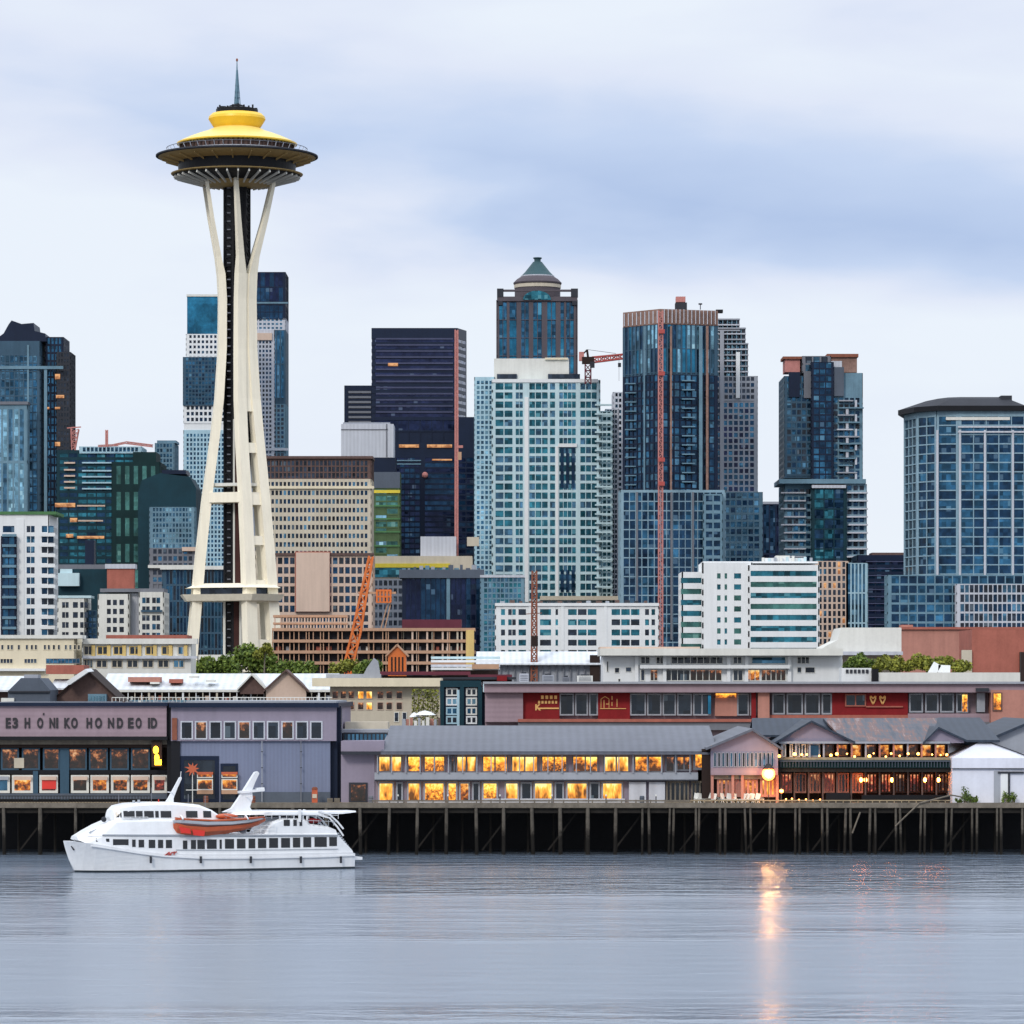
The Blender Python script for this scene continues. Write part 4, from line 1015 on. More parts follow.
    b.block(496, 658, 605, depth=18, wall='white', gl=['gl_teal', 'gl_dark', 'gl_teal'], fp=10.2, sf=.42, top=2, cols=[(501, 505, 1), (508, 516, 2), (518.5, 526, 1), (540, 551, 1), (555.5, 558, 1), (567.5, 597, 3), (611, 640, 3), (645, 649, 1), (651.5, 655, 1)])
    b.slab(495, 659, 603, 606, dD=-.8, depth=8, mat='white', name='cornice')
    for i in range(16): b.slab(500+i*9.6, 503+i*9.6+R.uniform(0, 3), 601.4-R.uniform(0, 1.6), 603.4, dD=4, depth=3, mat=R.choice(['darkgrey', 'grey', 'brown']), name='roof_plant')
    for p in (529, 561, 604): b.slab(p, p+3, 606, 650, dD=-.6, depth=.7, mat='white', name='pilaster')
    b.done()
    D = 1200
    b = Building('white_office', 'bright white office building with dark green ribbon windows', 'building', D, 750, vis=645)
    for (p0, p1, r0, cc, dd) in ((680, 705, 572, [(681, 703.5, 1)], 3), (703.5, 751, 562.5, [(717, 720.5, 1), (724.5, 727, 1), (734, 741, 1)], 0), (749.5, 818, 565, [(750.5, 816.5, 1)], -1)):
        b.block(p0, p1, r0, depth=22, dD=dd, wall='white', gl=['gl_teal', 'gl_green'], fp=11, sf=.52, top=3 if p0 != 703.5 else 8, cols=cc, raw=p0 != 680, proud=.5)
    for j in range(6):
        for i in range(1, 15): pass
    m = MB()
    for i in range(1, 15): m.box(X(750.5+i*4.4, D), X(750.9+i*4.4, D), D-1.35, D-1.1, Z(640, D), Z(570, D))
    b.slab(703, 818, 561.4, 563.2, dD=1, depth=16, mat='white', name='roof')
    b.slab(765, 806, 558, 564, dD=8, depth=8, mat='white', name='penthouse'); b.slab(776, 790, 555.6, 559, dD=9, depth=6, mat='offwhite', name='penthouse')
    b.slab(779, 781, 562, 565, dD=7.8, depth=.6, mat='black', name='vent')
    for i in range(9): b.slab(762+i*6, 764.5+i*6, 556.5+R.uniform(-1, 2), 562, dD=6+R.uniform(0, 2), depth=1.5, mat=R.choice(['offwhite', 'pale_teal', 'grey']), name='roof_plant')
    b.done()
right_side()

# ------------------------------------------------------------------ cranes and masts
def cranes():
    D = 1690
    t = thing('tower_crane', 'red tower crane with dark cab standing on the pale teal tower', 'crane', (X(588, D), D, Z(383, D)))
    m = MB(); lattice(m, (X(588, D), D, Z(384, D)), (X(588, D), D, Z(364, D)), 2.4, t=.5); mk(m, 'mast', 'maroon', t)
    mk(bx(X(582, D), X(594, D), D-1.5, D+1.5, Z(364, D), Z(357, D)), 'machinery_deck', 'darkbrown', t)
    mk(bx(X(590, D), X(594.5, D), D-2.4, D-.4, Z(368, D), Z(362, D)), 'cab', 'darkgrey', t)
    m = MB(); lattice(m, (X(592, D), D, Z(360, D)), (X(623, D), D, Z(356.5, D)), 2.2, 1.8, t=.65); mk(m, 'jib', 'crane_red', t)
    m = MB(); m.bar((X(588, D), D, Z(357, D)), (X(587, D), D, Z(349.5, D)), .9); m.bar((X(587, D), D, Z(350, D)), (X(581, D), D, Z(356, D)), .6); mk(m, 'apex', 'darkbrown', t)
    m = MB(); m.bar((X(587, D), D, Z(349.5, D)), (X(616, D), D, Z(353.5, D)), .18); mk(m, 'tie_rope', 'midgrey', t)
    mk(bx(X(579, D), X(584, D), D-1, D+1, Z(361, D), Z(352, D)), 'counterweight', 'mast_pink', t)
    m = MB(); m.bar((X(619, D), D, Z(357, D)), (X(619, D), D, Z(381, D)), .15); mk(m, 'hoist_rope', 'midgrey', t)
    mk(bx(X(618, D), X(621, D), D-.8, D+.8, Z(367, D), Z(363, D)), 'hook_block', 'darkgrey', t)
    D = 1540
    t = thing('mast', 'tall pink lattice hoist mast up the front of the netted dark blue tower', 'mast', (X(660, D), D, gz(D)))
    m = MB(); lattice(m, (X(660.5, D), D-1, gz(D)), (X(660.5, D), D-1, Z(311, D)), 1.6, t=.42); mk(m, 'lattice', 'mast_pink', t)
    for r in (458, 482, 330, 372): mk(bx(X(658.4, D), X(664.5, D), D-2.8, D-1.8, Z(r+4, D), Z(r, D)), 'hoist_cage', 'crane_red', t)
    D = 1660
    t = thing('mast', 'thin pink hoist mast running up the dark purple box tower', 'mast', (X(456, D), D, gz(D)))
    m = MB(); lattice(m, (X(456.5, D), D, gz(D)), (X(456.5, D), D, Z(330, D)), 1.1, t=.5); mk(m, 'lattice', 'mast_pink', t)
    mk(bx(X(458, D), X(461.5, D), D-1, D+.2, Z(460, D), Z(452, D)), 'hoist_cage', 'orange_con', t); mk(bx(X(456.6, D), X(463, D), D-.9, D, Z(448, D), Z(445.5, D)), 'platform', 'mast_pink', t)
    D = 850
    t = thing('mast', 'rust brown drilling mast in front of the long low white building', 'mast', (X(534, D), D, gz(D)))
    m = MB(); lattice(m, (X(534, D), D, gz(D)), (X(534.4, D), D, Z(571, D)), 1.25, .95, t=.34); mk(m, 'lattice', 'rust', t)
    mk(bx(X(531, D), X(538, D), D-1, D+1, Z(646, D), Z(636, D)), 'engine_housing', 'darkbrown', t)
    m = MB(); m.bar((X(526, D), D, Z(614, D)), (X(542, D), D, Z(613, D)), .16); mk(m, 'cross_arm', 'rust', t)
    D = 1050
    t = thing('crane', 'orange lattice boom crane leaning to the right in front of the brown office', 'crane', (X(352, D), D, gz(D)))
    m = MB(); lattice(m, (X(346, D), D, Z(676, D)), (X(356.5, D), D, Z(632, D)), 2.3, 2.2, t=.5); lattice(m, (X(356.5, D), D, Z(632, D)), (X(371, D), D, Z(556.5, D)), 2.2, 1.0, t=.55); mk(m, 'boom', 'crane_orange', t)
    m = MB(); m.bar((X(371, D), D, Z(557, D)), (X(374, D), D, Z(578, D)), .18); m.bar((X(374, D), D, Z(578, D)), (X(369, D), D, Z(590, D)), .18); mk(m, 'hoist_rope', 'orange_con', t)
    mk(bx(X(358, D), X(396, D), D-.6, D+.6, Z(594, D), Z(591.8, D)), 'outrigger_beam', 'orange_con', t)
    m = MB(); x0, x1 = X(376, D), X(391, D)
    for i in range(5): m.box(x0+(x1-x0)*i/4.4, x0+(x1-x0)*i/4.4+.5, D-1, D+1, Z(602, D), Z(590, D))
    m.box(x0, x1, D-.9, D+.9, Z(591.5, D), Z(589.6, D)); m.box(x0, x1, D-.9, D+.9, Z(597.5, D), Z(595.8, D)); m.box(x0, x1, D-1.1, D+1.1, Z(603, D), Z(601.6, D)); mk(m, 'cab_frame', 'crane_orange', t)
    m = MB(); m.bar((X(388, D), D, Z(602, D)), (X(381, D), D, Z(628, D)), .3); m.bar((X(391, D), D, Z(602, D)), (X(385, D), D, Z(628, D)), .3); mk(m, 'support_leg', 'orange_con', t)
    mk(bx(X(340, D), X(352, D), D-2, D+2, gz(D), gz(D)+2.4), 'crawler_base', 'crane_orange', t)
    D = 1700
    t = thing('tower_crane', 'small pink braced crane top behind the left edge tower', 'crane', (X(74, D), D, Z(448, D)))
    m = MB(); lattice(m, (X(73.5, D), D, Z(450, D)), (X(75, D), D, Z(429, D)), 1.4, 3.2, t=.4); mk(m, 'mast', 'mast_pink', t)
    m = MB(); m.bar((X(67, D), D, Z(428, D)), (X(81, D), D, Z(427, D)), .5); mk(m, 'jib', 'mast_pink', t)
    D = 1730
    t = thing('tower_crane', 'thin pink crane with a low flat jib on the dark teal block', 'crane', (X(107, D), D, Z(446, D)))
    m = MB(); lattice(m, (X(106.7, D), D, Z(447, D)), (X(106.7, D), D, Z(430, D)), .8, t=.4); mk(m, 'mast', 'mast_pink', t)
    m = MB(); lattice(m, (X(98, D), D, Z(446, D)), (X(118, D), D, Z(445, D)), .7, t=.25); lattice(m, (X(114, D), D, Z(445, D)), (X(126, D), D, Z(442.6, D)), .7, t=.3); lattice(m, (X(126, D), D, Z(442.6, D)), (X(153, D), D, Z(446, D)), .9, t=.35); mk(m, 'jib', 'mast_pink', t)
cranes()

# ------------------------------------------------------------------ trees and shrubs
def tree(name, label, cat, px0, px1, rt, rb, D, mat='leaf', n=2600, group=None, clumps=9, trunk=True, ls=.5, depth=None):
    x0, x1, zt, zb = X(px0, D), X(px1, D), Z(rt, D), Z(rb, D)
    cx, W, H = (x0+x1)/2, (x1-x0), zt-zb
    root = thing(name, label, cat, (cx, D, min(gz(D), zb)), group)
    m = MB(); cl = []
    for k in range(clumps):
        u = (k+.5)/clumps*.86-.43+R.uniform(-.05, .05); v = R.uniform(.25, .80-1.1*abs(u)**1.5)
        cl.append((cx+u*W, D+R.uniform(-.35, .35)*(depth or W*.6), zb+H*v, R.uniform(.17, .27)*(W*H)**.5, R.uniform(.26, .36)*H))
    for k in range(n):
        c = R.choice(cl); a = R.uniform(0, 6.283); q = R.uniform(-1, 1); rr = R.random()**.4
        h = math.sqrt(1-q*q); p = Vector((c[0]+c[3]*h*math.cos(a)*rr, c[1]+c[3]*h*math.sin(a)*rr, c[2]+c[4]*q*rr))
        u = Vector((R.gauss(0, 1), R.gauss(0, 1), R.gauss(0, 1))).normalized(); v = u.cross(Vector((R.gauss(0, 1), R.gauss(0, 1), R.gauss(0, 1)))).normalized()
        s1 = R.uniform(.6, 1.25)*ls; s2 = s1*R.uniform(.5, .8)
        m.quad(p-u*s1, p-v*s2, p+u*s1, p+v*s2)
    mk(m, 'crown', mat, root)
    m = MB(); m.bar((cx, D, gz(D)-.5), (cx+.2, D, zb+H*.35), .5, n=7, q_w=.3)
    for c in cl: m.bar((cx+.2, D, zb+H*.3), c[:3], .22, n=5, q_w=.07)
    mk(m, 'trunk', 'timber', root)
    return root
tree('broadleaf_tree', 'bright green tree rising highest in front of the tower legs', 'tree', 226, 276, 641, 682, 1010, n=3200, group='trees at the foot of the observation tower')
tree('broadleaf_tree', 'small round bright green crown against the right cream leg', 'tree', 255, 273, 641, 660, 1000, 'leaf_yellow', n=900, clumps=5, group='trees at the foot of the observation tower', ls=.35)
tree('broadleaf_tree', 'dark green tree left of the brightest one below the left cream leg', 'tree', 190, 238, 653, 684, 1000, n=2600, group='trees at the foot of the observation tower')
tree('broadleaf_tree', 'green tree right of the right cream leg, before the garage', 'tree', 266, 316, 656, 686, 1000, n=2600, group='trees at the foot of the observation tower')
tree('shrub', 'low olive green shrub at the foot of the leaning orange crane', 'shrub', 328, 362, 656, 678, 940, 'leaf_yellow', n=1300, clumps=7, ls=.4)
tree('shrub', 'darker green shrub between the leaning crane and the orange hut', 'shrub', 354, 382, 657, 678, 930, n=1100, clumps=6, ls=.4)

# ------------------------------------------------------------------ middle ground roofs and halls
def gable(b, px0, px1, re, rr, depth, wallm, roofm, dD=0, pk=None, base=None, over=1.2, th=.35):
    """gable end facing the water: wall up to the eaves row re, ridge row rr at column pk"""
    D = b.D+dD; pk = pk or (px0+px1)/2
    zb = gz(D)-.5 if base is None else Z(base, D)
    m = MB(); m.ext([(X(px0, D), zb), (X(px1, D), zb), (X(px1, D), Z(re, D)), (X(pk, D), Z(rr, D)), (X(px0, D), Z(re, D))], D, D+depth)
    b.part(m, 'gable_wall', wallm)
    for a in (px0, px1):
        sg = -1 if a < pk else 1
        A = Vector((X(a, D)+sg*over*.6, 0, Z(re, D)-over*.6*(Z(rr, D)-Z(re, D))/abs(X(pk, D)-X(a, D))+.02)); Bv = Vector((X(pk, D), 0, Z(rr, D)+.02))
        m = MB(); q = [A, Bv, Bv+Vector((0, 0, th)), A+Vector((0, 0, th))]
        m.ext([(v.x, v.z) for v in (q if sg < 0 else q[::-1])], D-over, D+depth+.4); b.part(m, 'roof', roofm)
def shed(b, px0, px1, re, rr, D, dep, roofm, th=.3, name='roof'):
    """roof slope facing the water: eave row re at D, ridge row rr at D+dep, and the slope behind"""
    m = MB(); z0, z1 = Z(re, D), Z(rr, D+dep)
    m.hexa([(X(px0, D), D, z0-th), (X(px1, D), D, z0-th), (X(px1, D), D+dep, z1-th), (X(px0, D), D+dep, z1-th), (X(px0, D), D, z0), (X(px1, D), D, z0), (X(px1, D), D+dep, z1), (X(px0, D), D+dep, z1)])
    m.hexa([(X(px0, D), D+dep, z1-th), (X(px1, D), D+dep, z1-th), (X(px1, D), D+2*dep, z0-th), (X(px0, D), D+2*dep, z0-th), (X(px0, D), D+dep, z1), (X(px1, D), D+dep, z1), (X(px1, D), D+2*dep, z0), (X(px0, D), D+2*dep, z0)])
    return b.part(m, name, roofm)

def market():
    b = Building('market_hall', 'long white roofed market hall with small gables and white arcade posts', 'building', 700, 220, vis=705)
    D = 700
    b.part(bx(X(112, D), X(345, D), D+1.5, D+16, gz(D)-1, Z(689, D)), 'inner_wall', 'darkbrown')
    shed(b, 100, 336, 690, 673.5, D, 14, 'white_roof')
    b.slab(90, 336, 689.5, 692, dD=-.3, depth=1, mat='offwhite', name='fascia')
    b.slab(88, 336, 700, 706, dD=-.5, depth=.8, mat='bluesteel', name='parapet')
    for i in range(33):
        p = 114+i*6.8
        if p > 336: break
        b.slab(p, p+(1.8 if i % 5 == 0 else .8), 691.5, 701, dD=-.1, depth=.5, mat='white' if i % 2 == 0 else 'beige', name='post')
    for i in range(24):
        p = 112+i*9.3; b.slab(p, p+R.uniform(2, 5), 697.5-R.uniform(0, 2.5), 701, dD=.6, depth=.4, mat=R.choice(['orange_con', 'brick', 'offwhite', 'tan', 'grey', 'offwhite']), name='stall_front')
    gable(b, 266, 306, 690, 671.5, 8, 'tan', 'brown', dD=-2, base=702, over=.8); gable(b, 240, 264, 688, 675.5, 8, 'brown', 'offwhite', dD=-1.5, base=694, over=.8)
    m = MB()
    for p, r0, r1 in ((189, 690, 672), (206, 688, 676), (150, 688, 678)): b.slab(p, p+9, r1+4, r1+6, dD=2, depth=3, mat='offwhite', name='skylight')
    b.slab(128, 160, 677, 682, dD=3, depth=4, mat='brickpink', name='roof_lantern'); b.slab(169, 182, 679, 683, dD=3, depth=3, mat='brick', name='roof_lantern')
    b = Building('gabled_house', 'dark brown brick gabled house with a white roof slope among the market roofs', 'house', 660, 88, vis=705)
    gable(b, 52, 120, 702, 671, 14, 'brown', 'darkbrown', pk=87, over=.5)
    D = 658; m = MB(); m.hexa([(X(66, D), D-1, Z(682, D)), (X(70, D), D-1, Z(685, D)), (X(89, D), D-1, Z(672, D)), (X(86, D), D-1, Z(669, D)), (X(66, D), D+8, Z(681, D)), (X(70, D), D+8, Z(684, D)), (X(89, D), D+8, Z(671, D)), (X(86, D), D+8, Z(668, D))]); b.part(m, 'white_roof_panel', 'white')
    b.slab(46, 84, 665, 674, dD=12, depth=8, mat='brick', name='rear_wing')
    b.slab(88, 106, 694, 706, dD=-2, depth=3, mat='bluesteel', name='glazed_porch')
    for i in range(5): b.slab(89+i*3.4, 91+i*3.4, 696, 703, dD=-2.1, depth=.2, mat='gl_pale', name='window')
    b = Building('gabled_house', 'slate blue hipped house left of the dark brown gable', 'house', 650, 32, vis=705)
    D = 650; m = MB(); m.ext([(X(p, D), Z(r, D)) for p, r in ((8, 712), (50, 712), (50, 690), (40, 678), (21, 678), (8, 691))], D, D+12); b.part(m, 'wall', 'slate')
    b.slab(24, 38, 674.5, 679, dD=2, depth=4, mat='grey', name='roof_ridge'); b.slab(8, 50, 691, 692.5, dD=-.4, depth=.6, mat='darkgrey', name='gutter')
    b.slab(1, 14, 698, 703, dD=-.5, depth=.6, mat='offwhite', name='sign_board')
    b = Building('shed', 'white roofed shed at the left edge beside the slate blue house', 'shed', 690, 0, vis=705)
    shed(b, -25, 21, 690, 676, 680, 12, 'white_roof'); b.part(bx(X(-25, 682), X(19, 682), 682, 700, gz(690)-1, Z(691, 682)), 'wall', 'brown')
    b = Building('shed', 'small shed with a tilted white roof between the slate house and the brown gable', 'shed', 668, 60, vis=705)
    shed(b, 50, 74, 688, 679, 668, 7, 'white_roof'); b.part(bx(X(52, 669), X(73, 669), 669, 680, gz(668)-1, Z(689, 669)), 'wall', 'brickpink')
    # lit cream hall, hedge, umbrella
    D = 640
    b = Building('restaurant', 'cream hall with glowing windows under a flat stone roof', 'building', D, 385, vis=724)
    b.block(330, 440, 684, depth=16, wall='beige', style='blank', raw=True)
    b.slab(312, 441, 678, 686.5, dD=-2.5, depth=18, mat='cream', name='roof'); b.slab(326, 380, 674, 678.6, dD=2, depth=6, mat='grey', name='roof_deck')
    for i, p in enumerate((332, 340, 348, 357.5, 366, 377, 386, 396)):
        b.win(p, p+6.5, 691, 699, 'lit_gold' if 3 <= i <= 4 else 'lit_dim', 'tan', fw=.1); b.win(p, p+6.5, 702, 710, 'lit_gold' if i == 4 else 'lit_dim', 'tan', fw=.1)
    for p in (394, 402): b.win(p, p+5, 712, 722, 'gl_dark', 'offwhite')
    m = MB(); D2 = 636; m.ext([(X(360, D2), Z(680, D2)), (X(380, D2), Z(680, D2)), (X(377, D2), Z(661, D2)), (X(373, D2), Z(658, D2)), (X(366, D2), Z(668, D2))], D2+3, D2+6); b.part(m, 'curved_roof_fin', 'grey')
    t = thing('hedge', 'olive green trimmed hedge wall behind the white umbrella', 'hedge', (X(424, 632), 632, gz(632)))
    m = MB()
    for k in range(2400):
        p = Vector((R.uniform(X(412, 632), X(439, 632)), 632+R.uniform(-.6, .6), R.uniform(gz(632), Z(689, 632)))); u = Vector((R.gauss(0, 1), R.gauss(0, 1), R.gauss(0, 1))).normalized(); v = u.cross(Vector((R.gauss(0, 1), .3, R.gauss(0, 1)))).normalized()
        m.quad(p-u*.2, p-v*.14, p+u*.2, p+v*.14)
    mk(m, 'foliage', 'leaf_yellow', t); m = MB()
    for k in range(6): m.bar((X(414+4.6*k, 632), 632.2, gz(632)-.3), (X(414+4.6*k, 632), 632.2, Z(695, 632)), .12)
    mk(m, 'stems', 'timber', t)
    D = 560
    for p, w_, r, lb in ((425, 11, 711, 'larger white umbrella in front of the olive hedge'), (414, 5, 713, 'smaller white umbrella left of the larger one before the hedge')):
        t = thing('umbrella', lb, 'umbrella', (X(p, D), D, 14.6), 'white umbrellas before the hedge')
        m = MB(); m.lathe(X(p, D), D+(p < 420)*1.2, [(w_*D/F, Z(r+4, D)), (w_*D/F*.55, Z(r+1, D)), (.05, Z(r-.5, D))], 8, caps=False); mk(m, 'canopy', 'white', t)
        m = MB(); m.bar((X(p, D), D+(p < 420)*1.2, 14.4), (X(p, D), D+(p < 420)*1.2, Z(r, D)), .09, n=6); mk(m, 'pole', 'grey', t)
    b = Building('terrace_building', 'plain terrace block carrying the white umbrellas', 'building', 555, 420)
    b.part(bx(X(400, 552), X(478, 552), 552, 572, 5.5, 14.6), 'wall', 'midgrey')
    for i in range(10): b.slab(402+i*4.0, 404+i*4.0+R.uniform(0, 1.6), 721-R.uniform(0, 4), 726.5, dD=-1.5+R.uniform(0, 1), depth=.6, mat=R.choice(['offwhite', 'grey', 'brown', 'brickpink']), name='terrace_seat')
    # shop row
    D = 600
    b = Building('shop_building', 'dark teal framed shop block stacked with white and blue panels', 'building', D, 461, vis=726)
    b.block(440, 482, 682, depth=16, wall='navy', style='blank'); b.slab(440, 481, 680.5, 687, dD=-.6, depth=.8, mat='teal_net', name='fascia')
    for p in (440, 460, 478): b.slab(p, p+4, 687, 730, dD=-.6, depth=.7, mat='teal_net', name='pier')
    for c in (446, 466):
        for r, g, f in ((688, 'gl_shop', 'offwhite'), (697.5, 'gl_pale', 'white'), (707, 'gl_blue', 'paleblue'), (716, 'gl_shop', 'paleblue')):
            b.win(c, c+(12 if c == 446 else 11), r, r+8, g, f if c == 446 else R.choice(['offwhite', 'grey', 'white']), fw=.22, nx=2)
    b.slab(457, 459.5, 690, 726, dD=-.5, depth=.5, mat='paleblue', name='pipe')
    b = Building('shop_building', 'small shop with pale awning, red posts and white chairs beside the teal framed block', 'building', 602, 500, vis=726)
    b.block(482, 520, 685, depth=14, wall='pinkstone', style='blank', raw=True)
    b.slab(483, 517, 683.5, 692, dD=-2.5, depth=3, mat='pale_teal', name='awning'); b.slab(482, 485, 692, 728, dD=-.8, depth=.8, mat='navy', name='pier')
    for p in (490, 503, 514): b.slab(p, p+2.4, 692, 728, dD=-2.2, depth=.4, mat='brickpink' if p < 500 else 'offwhite', name='post')
    b.win(494, 502, 695, 712, 'gl_shop', 'brick', nx=2); b.win(505, 513, 695, 712, 'gl_shop', 'grey', nx=2)
    for i in range(9): b.slab(488+i*3.2, 490.4+i*3.2, 717+R.uniform(-2, 2), 725, dD=-2.6, depth=.4, mat=R.choice(['offwhite', 'offwhite', 'red']), name='chair_back')
    # roofs in front of the garage
    D = 760
    b = Building('shed', 'low shed with white, blue and orange striped roof panels', 'shed', D, 460)
    b.part(bx(X(432, D), X(498, D), D+1, D+14, gz(D)-1, Z(670, D)), 'wall', 'brown')
    for r, mt in ((656.5, 'pale_teal'), (660, 'white'), (664.5, 'lightgrey'), (667.5, 'white')): b.slab(431, 500, r, r+2.4, dD=(r-656)*-.4, depth=3, mat=mt, name='roof_panel')
    b.slab(472, 499, 664.2, 669, dD=-5.2, depth=1, mat='orange_con', name='roof_panel')
    b = Building('shed', 'long maroon roofed shed running below the orange hut', 'shed', 660, 445)
    D = 660; b.part(bx(X(382, D), X(512, D), D+.6, D+10, gz(D)-1, Z(676, D)), 'wall', 'darkbrown')
    b.slab(380, 470, 671.5, 675, dD=-.6, depth=9, mat='maroon', name='roof'); b.slab(468, 512, 674.5, 680, dD=-1.6, depth=9, mat='maroon', name='roof'); b.slab(440, 516, 677, 679.5, dD=-2.5, depth=2, mat='darkgrey', name='gutter')
    b.slab(497, 507, 676, 681, dD=-3, depth=1, mat='red', name='red_tank')
    D = 850
    b = Building('warehouse', 'long grey warehouse with bright white roof behind the red fronted building', 'building', D, 545)
    b.block(478, 606, 663, depth=16, wall='grey', style='blank', raw=True); shed(b, 476, 607, 663.5, 651.5, 848, 12, 'white_roof')
    for i in range(14): b.slab(500+i*7, 501.2+i*7, 664, 682, dD=-.6, depth=.6, mat='midgrey', name='pilaster')
    b.slab(590, 600, 655, 686, dD=-1.4, depth=3, mat='darkbrown', name='stair_tower')
market()

def white_low():
    D = 680
    b = Building('white_building', 'low white two storey building with overhanging flat roof and balcony windows', 'building', D, 720, vis=686)
    b.block(603, 842, 656, depth=16, wall='white', style='blank', raw=True)
    b.slab(600, 843, 648.5, 655.5, dD=-3, depth=20, mat='offwhite', name='roof'); b.slab(600, 700, 646.8, 648.8, dD=-2, depth=14, mat='tan', name='roof_edge')
    for p0, p1, n in ((640.5, 650, 2), (656, 664, 2), (671, 723, 8), (733, 742, 2), (751.5, 786, 1), (797, 809.5, 3)): b.win(p0, p1, 652.6 if False else 656.5, 664, 'gl_shop' if n != 1 else 'gl_mid', 'offwhite', nx=n)
    for p0, p1, n, g in ((640.5, 645, 1, 'gl_dark'), (650, 658, 2, 'lit_dim'), (665, 690, 4, 'gl_shop'), (690, 722, 5, 'lit_dim'), (733, 743, 2, 'gl_shop'), (745, 760, 3, 'lit_amber'), (761, 786, 5, 'lit_dim')): b.win(p0, p1, 669.5, 681, g, 'offwhite', nx=n)
    for p0, p1, r0, r1 in ((614.5, 619.5, 667.5, 673), (625.5, 631.5, 667, 672), (606.5, 608.5, 661, 672), (618, 620.5, 678.5, 682), (797, 801.5, 667, 673), (805, 815, 667, 673)): b.win(p0, p1, r0, r1, 'gl_dark', 'offwhite', fw=.08)
    b.slab(640, 790, 665, 668.5, dD=-1.4, depth=1.5, mat='white', name='balcony')
    for p in (635, 663, 727, 745, 788): b.slab(p, p+3.4, 656, 686, dD=-.7, depth=.7, mat='white', name='pier')
    # right part: sloping white roof, raised block
    D = 700
    b = Building('white_building', 'pale roofed low building rising to the right beside the red brick wall', 'building', D, 860, vis=686)
    m = MB(); m.ext([(X(p, D), Z(r, D)) for p, r in ((818, 652), (902, 652), (902, 627.5), (842, 627.5), (838, 640), (826, 646))], D+1, D+18); b.part(m, 'roof', 'offwhite')
    b.part(bx(X(843, D), X(903, D), D+8, D+18, gz(D)-1, Z(652, D)), 'wall', 'beige')
    b.slab(838, 903, 651.5, 655, dD=-1, depth=12, mat='lightgrey', name='fascia'); b.slab(838.5, 842.5, 655, 688, dD=0, depth=2, mat='white', name='pier')
    D = 640
    b = Building('roof_terrace', 'pale concrete roof terrace with white planters in front of the yellow green shrubs', 'building', D, 900)
    b.part(bx(X(878, D), X(1050, D), D, D+20, gz(D)-1, Z(672.5, D)), 'wall', 'offwhite')
    b.part(bx(X(842, D), X(872, D), D+1, D+6, Z(690, D), Z(668, D)), 'planter_box', 'white')
    for i in range(6): b.slab(846+i*4, 848.5+i*4, 669.5, 673, dD=.8, depth=.3, mat='darkgrey', name='opening')
    b.slab(872, 878.5, 669, 688, dD=-.3, depth=3, mat='black', name='doorway')
    D = 650; m = MB(); m.bar((X(931, D), D, Z(667, D)), (X(938, D), D, Z(671, D)), .5, 2); m.bar((X(938, D), D, Z(671, D)), (X(950, D), D, Z(671.5, D)), .5, 2); b.part(m, 'slide', 'white')
    tree('shrub', 'green shrub under the pale overhanging roof, leftmost of the row', 'shrub', 842, 876, 653, 676, 665, n=1500, clumps=8, ls=.3, group='shrubs on the roof terrace')
    tree('shrub', 'yellow green shrub in front of the red brick wall, second from the left', 'shrub', 872, 914, 655, 675, 662, 'leaf_yellow', n=1900, clumps=9, ls=.3, group='shrubs on the roof terrace')
    tree('shrub', 'tallest yellow green shrub before the red brick wall', 'shrub', 914, 948, 648, 674, 662, 'leaf_yellow', n=1900, clumps=9, ls=.3, group='shrubs on the roof terrace')
    tree('shrub', 'low yellow shrub right of the tallest one by the brick corner', 'shrub', 940, 972, 655, 674, 660, 'leaf_yellow', n=1400, clumps=7, ls=.3, group='shrubs on the roof terrace')
    D = 800
    b = Building('brick_building', 'long windowless red brick building at the right edge', 'building', D, 960, vis=686)
    b.block(901, 1060, 629, depth=24, wall='brickpink', style='blank', raw=True); b.part(bx(X(972, 690), X(1060, 690), 690, 710, gz(690)-1, Z(629.5, 690)), 'front_wing', 'brick')
    b.slab(901, 1052, 627, 629.4, dD=-.5, depth=14, mat='brick', name='parapet'); b.slab(901, 913, 624.8, 629, dD=2, depth=4, mat='brickpink', name='chimney')
    b.slab(962, 972, 650, 676, dD=-110.6, depth=1, mat='beige', name='duct')
    b.slab(1020, 1030, 652, 680, dD=-110.8, depth=.9, mat='darkbrown', name='doorway')
white_low()

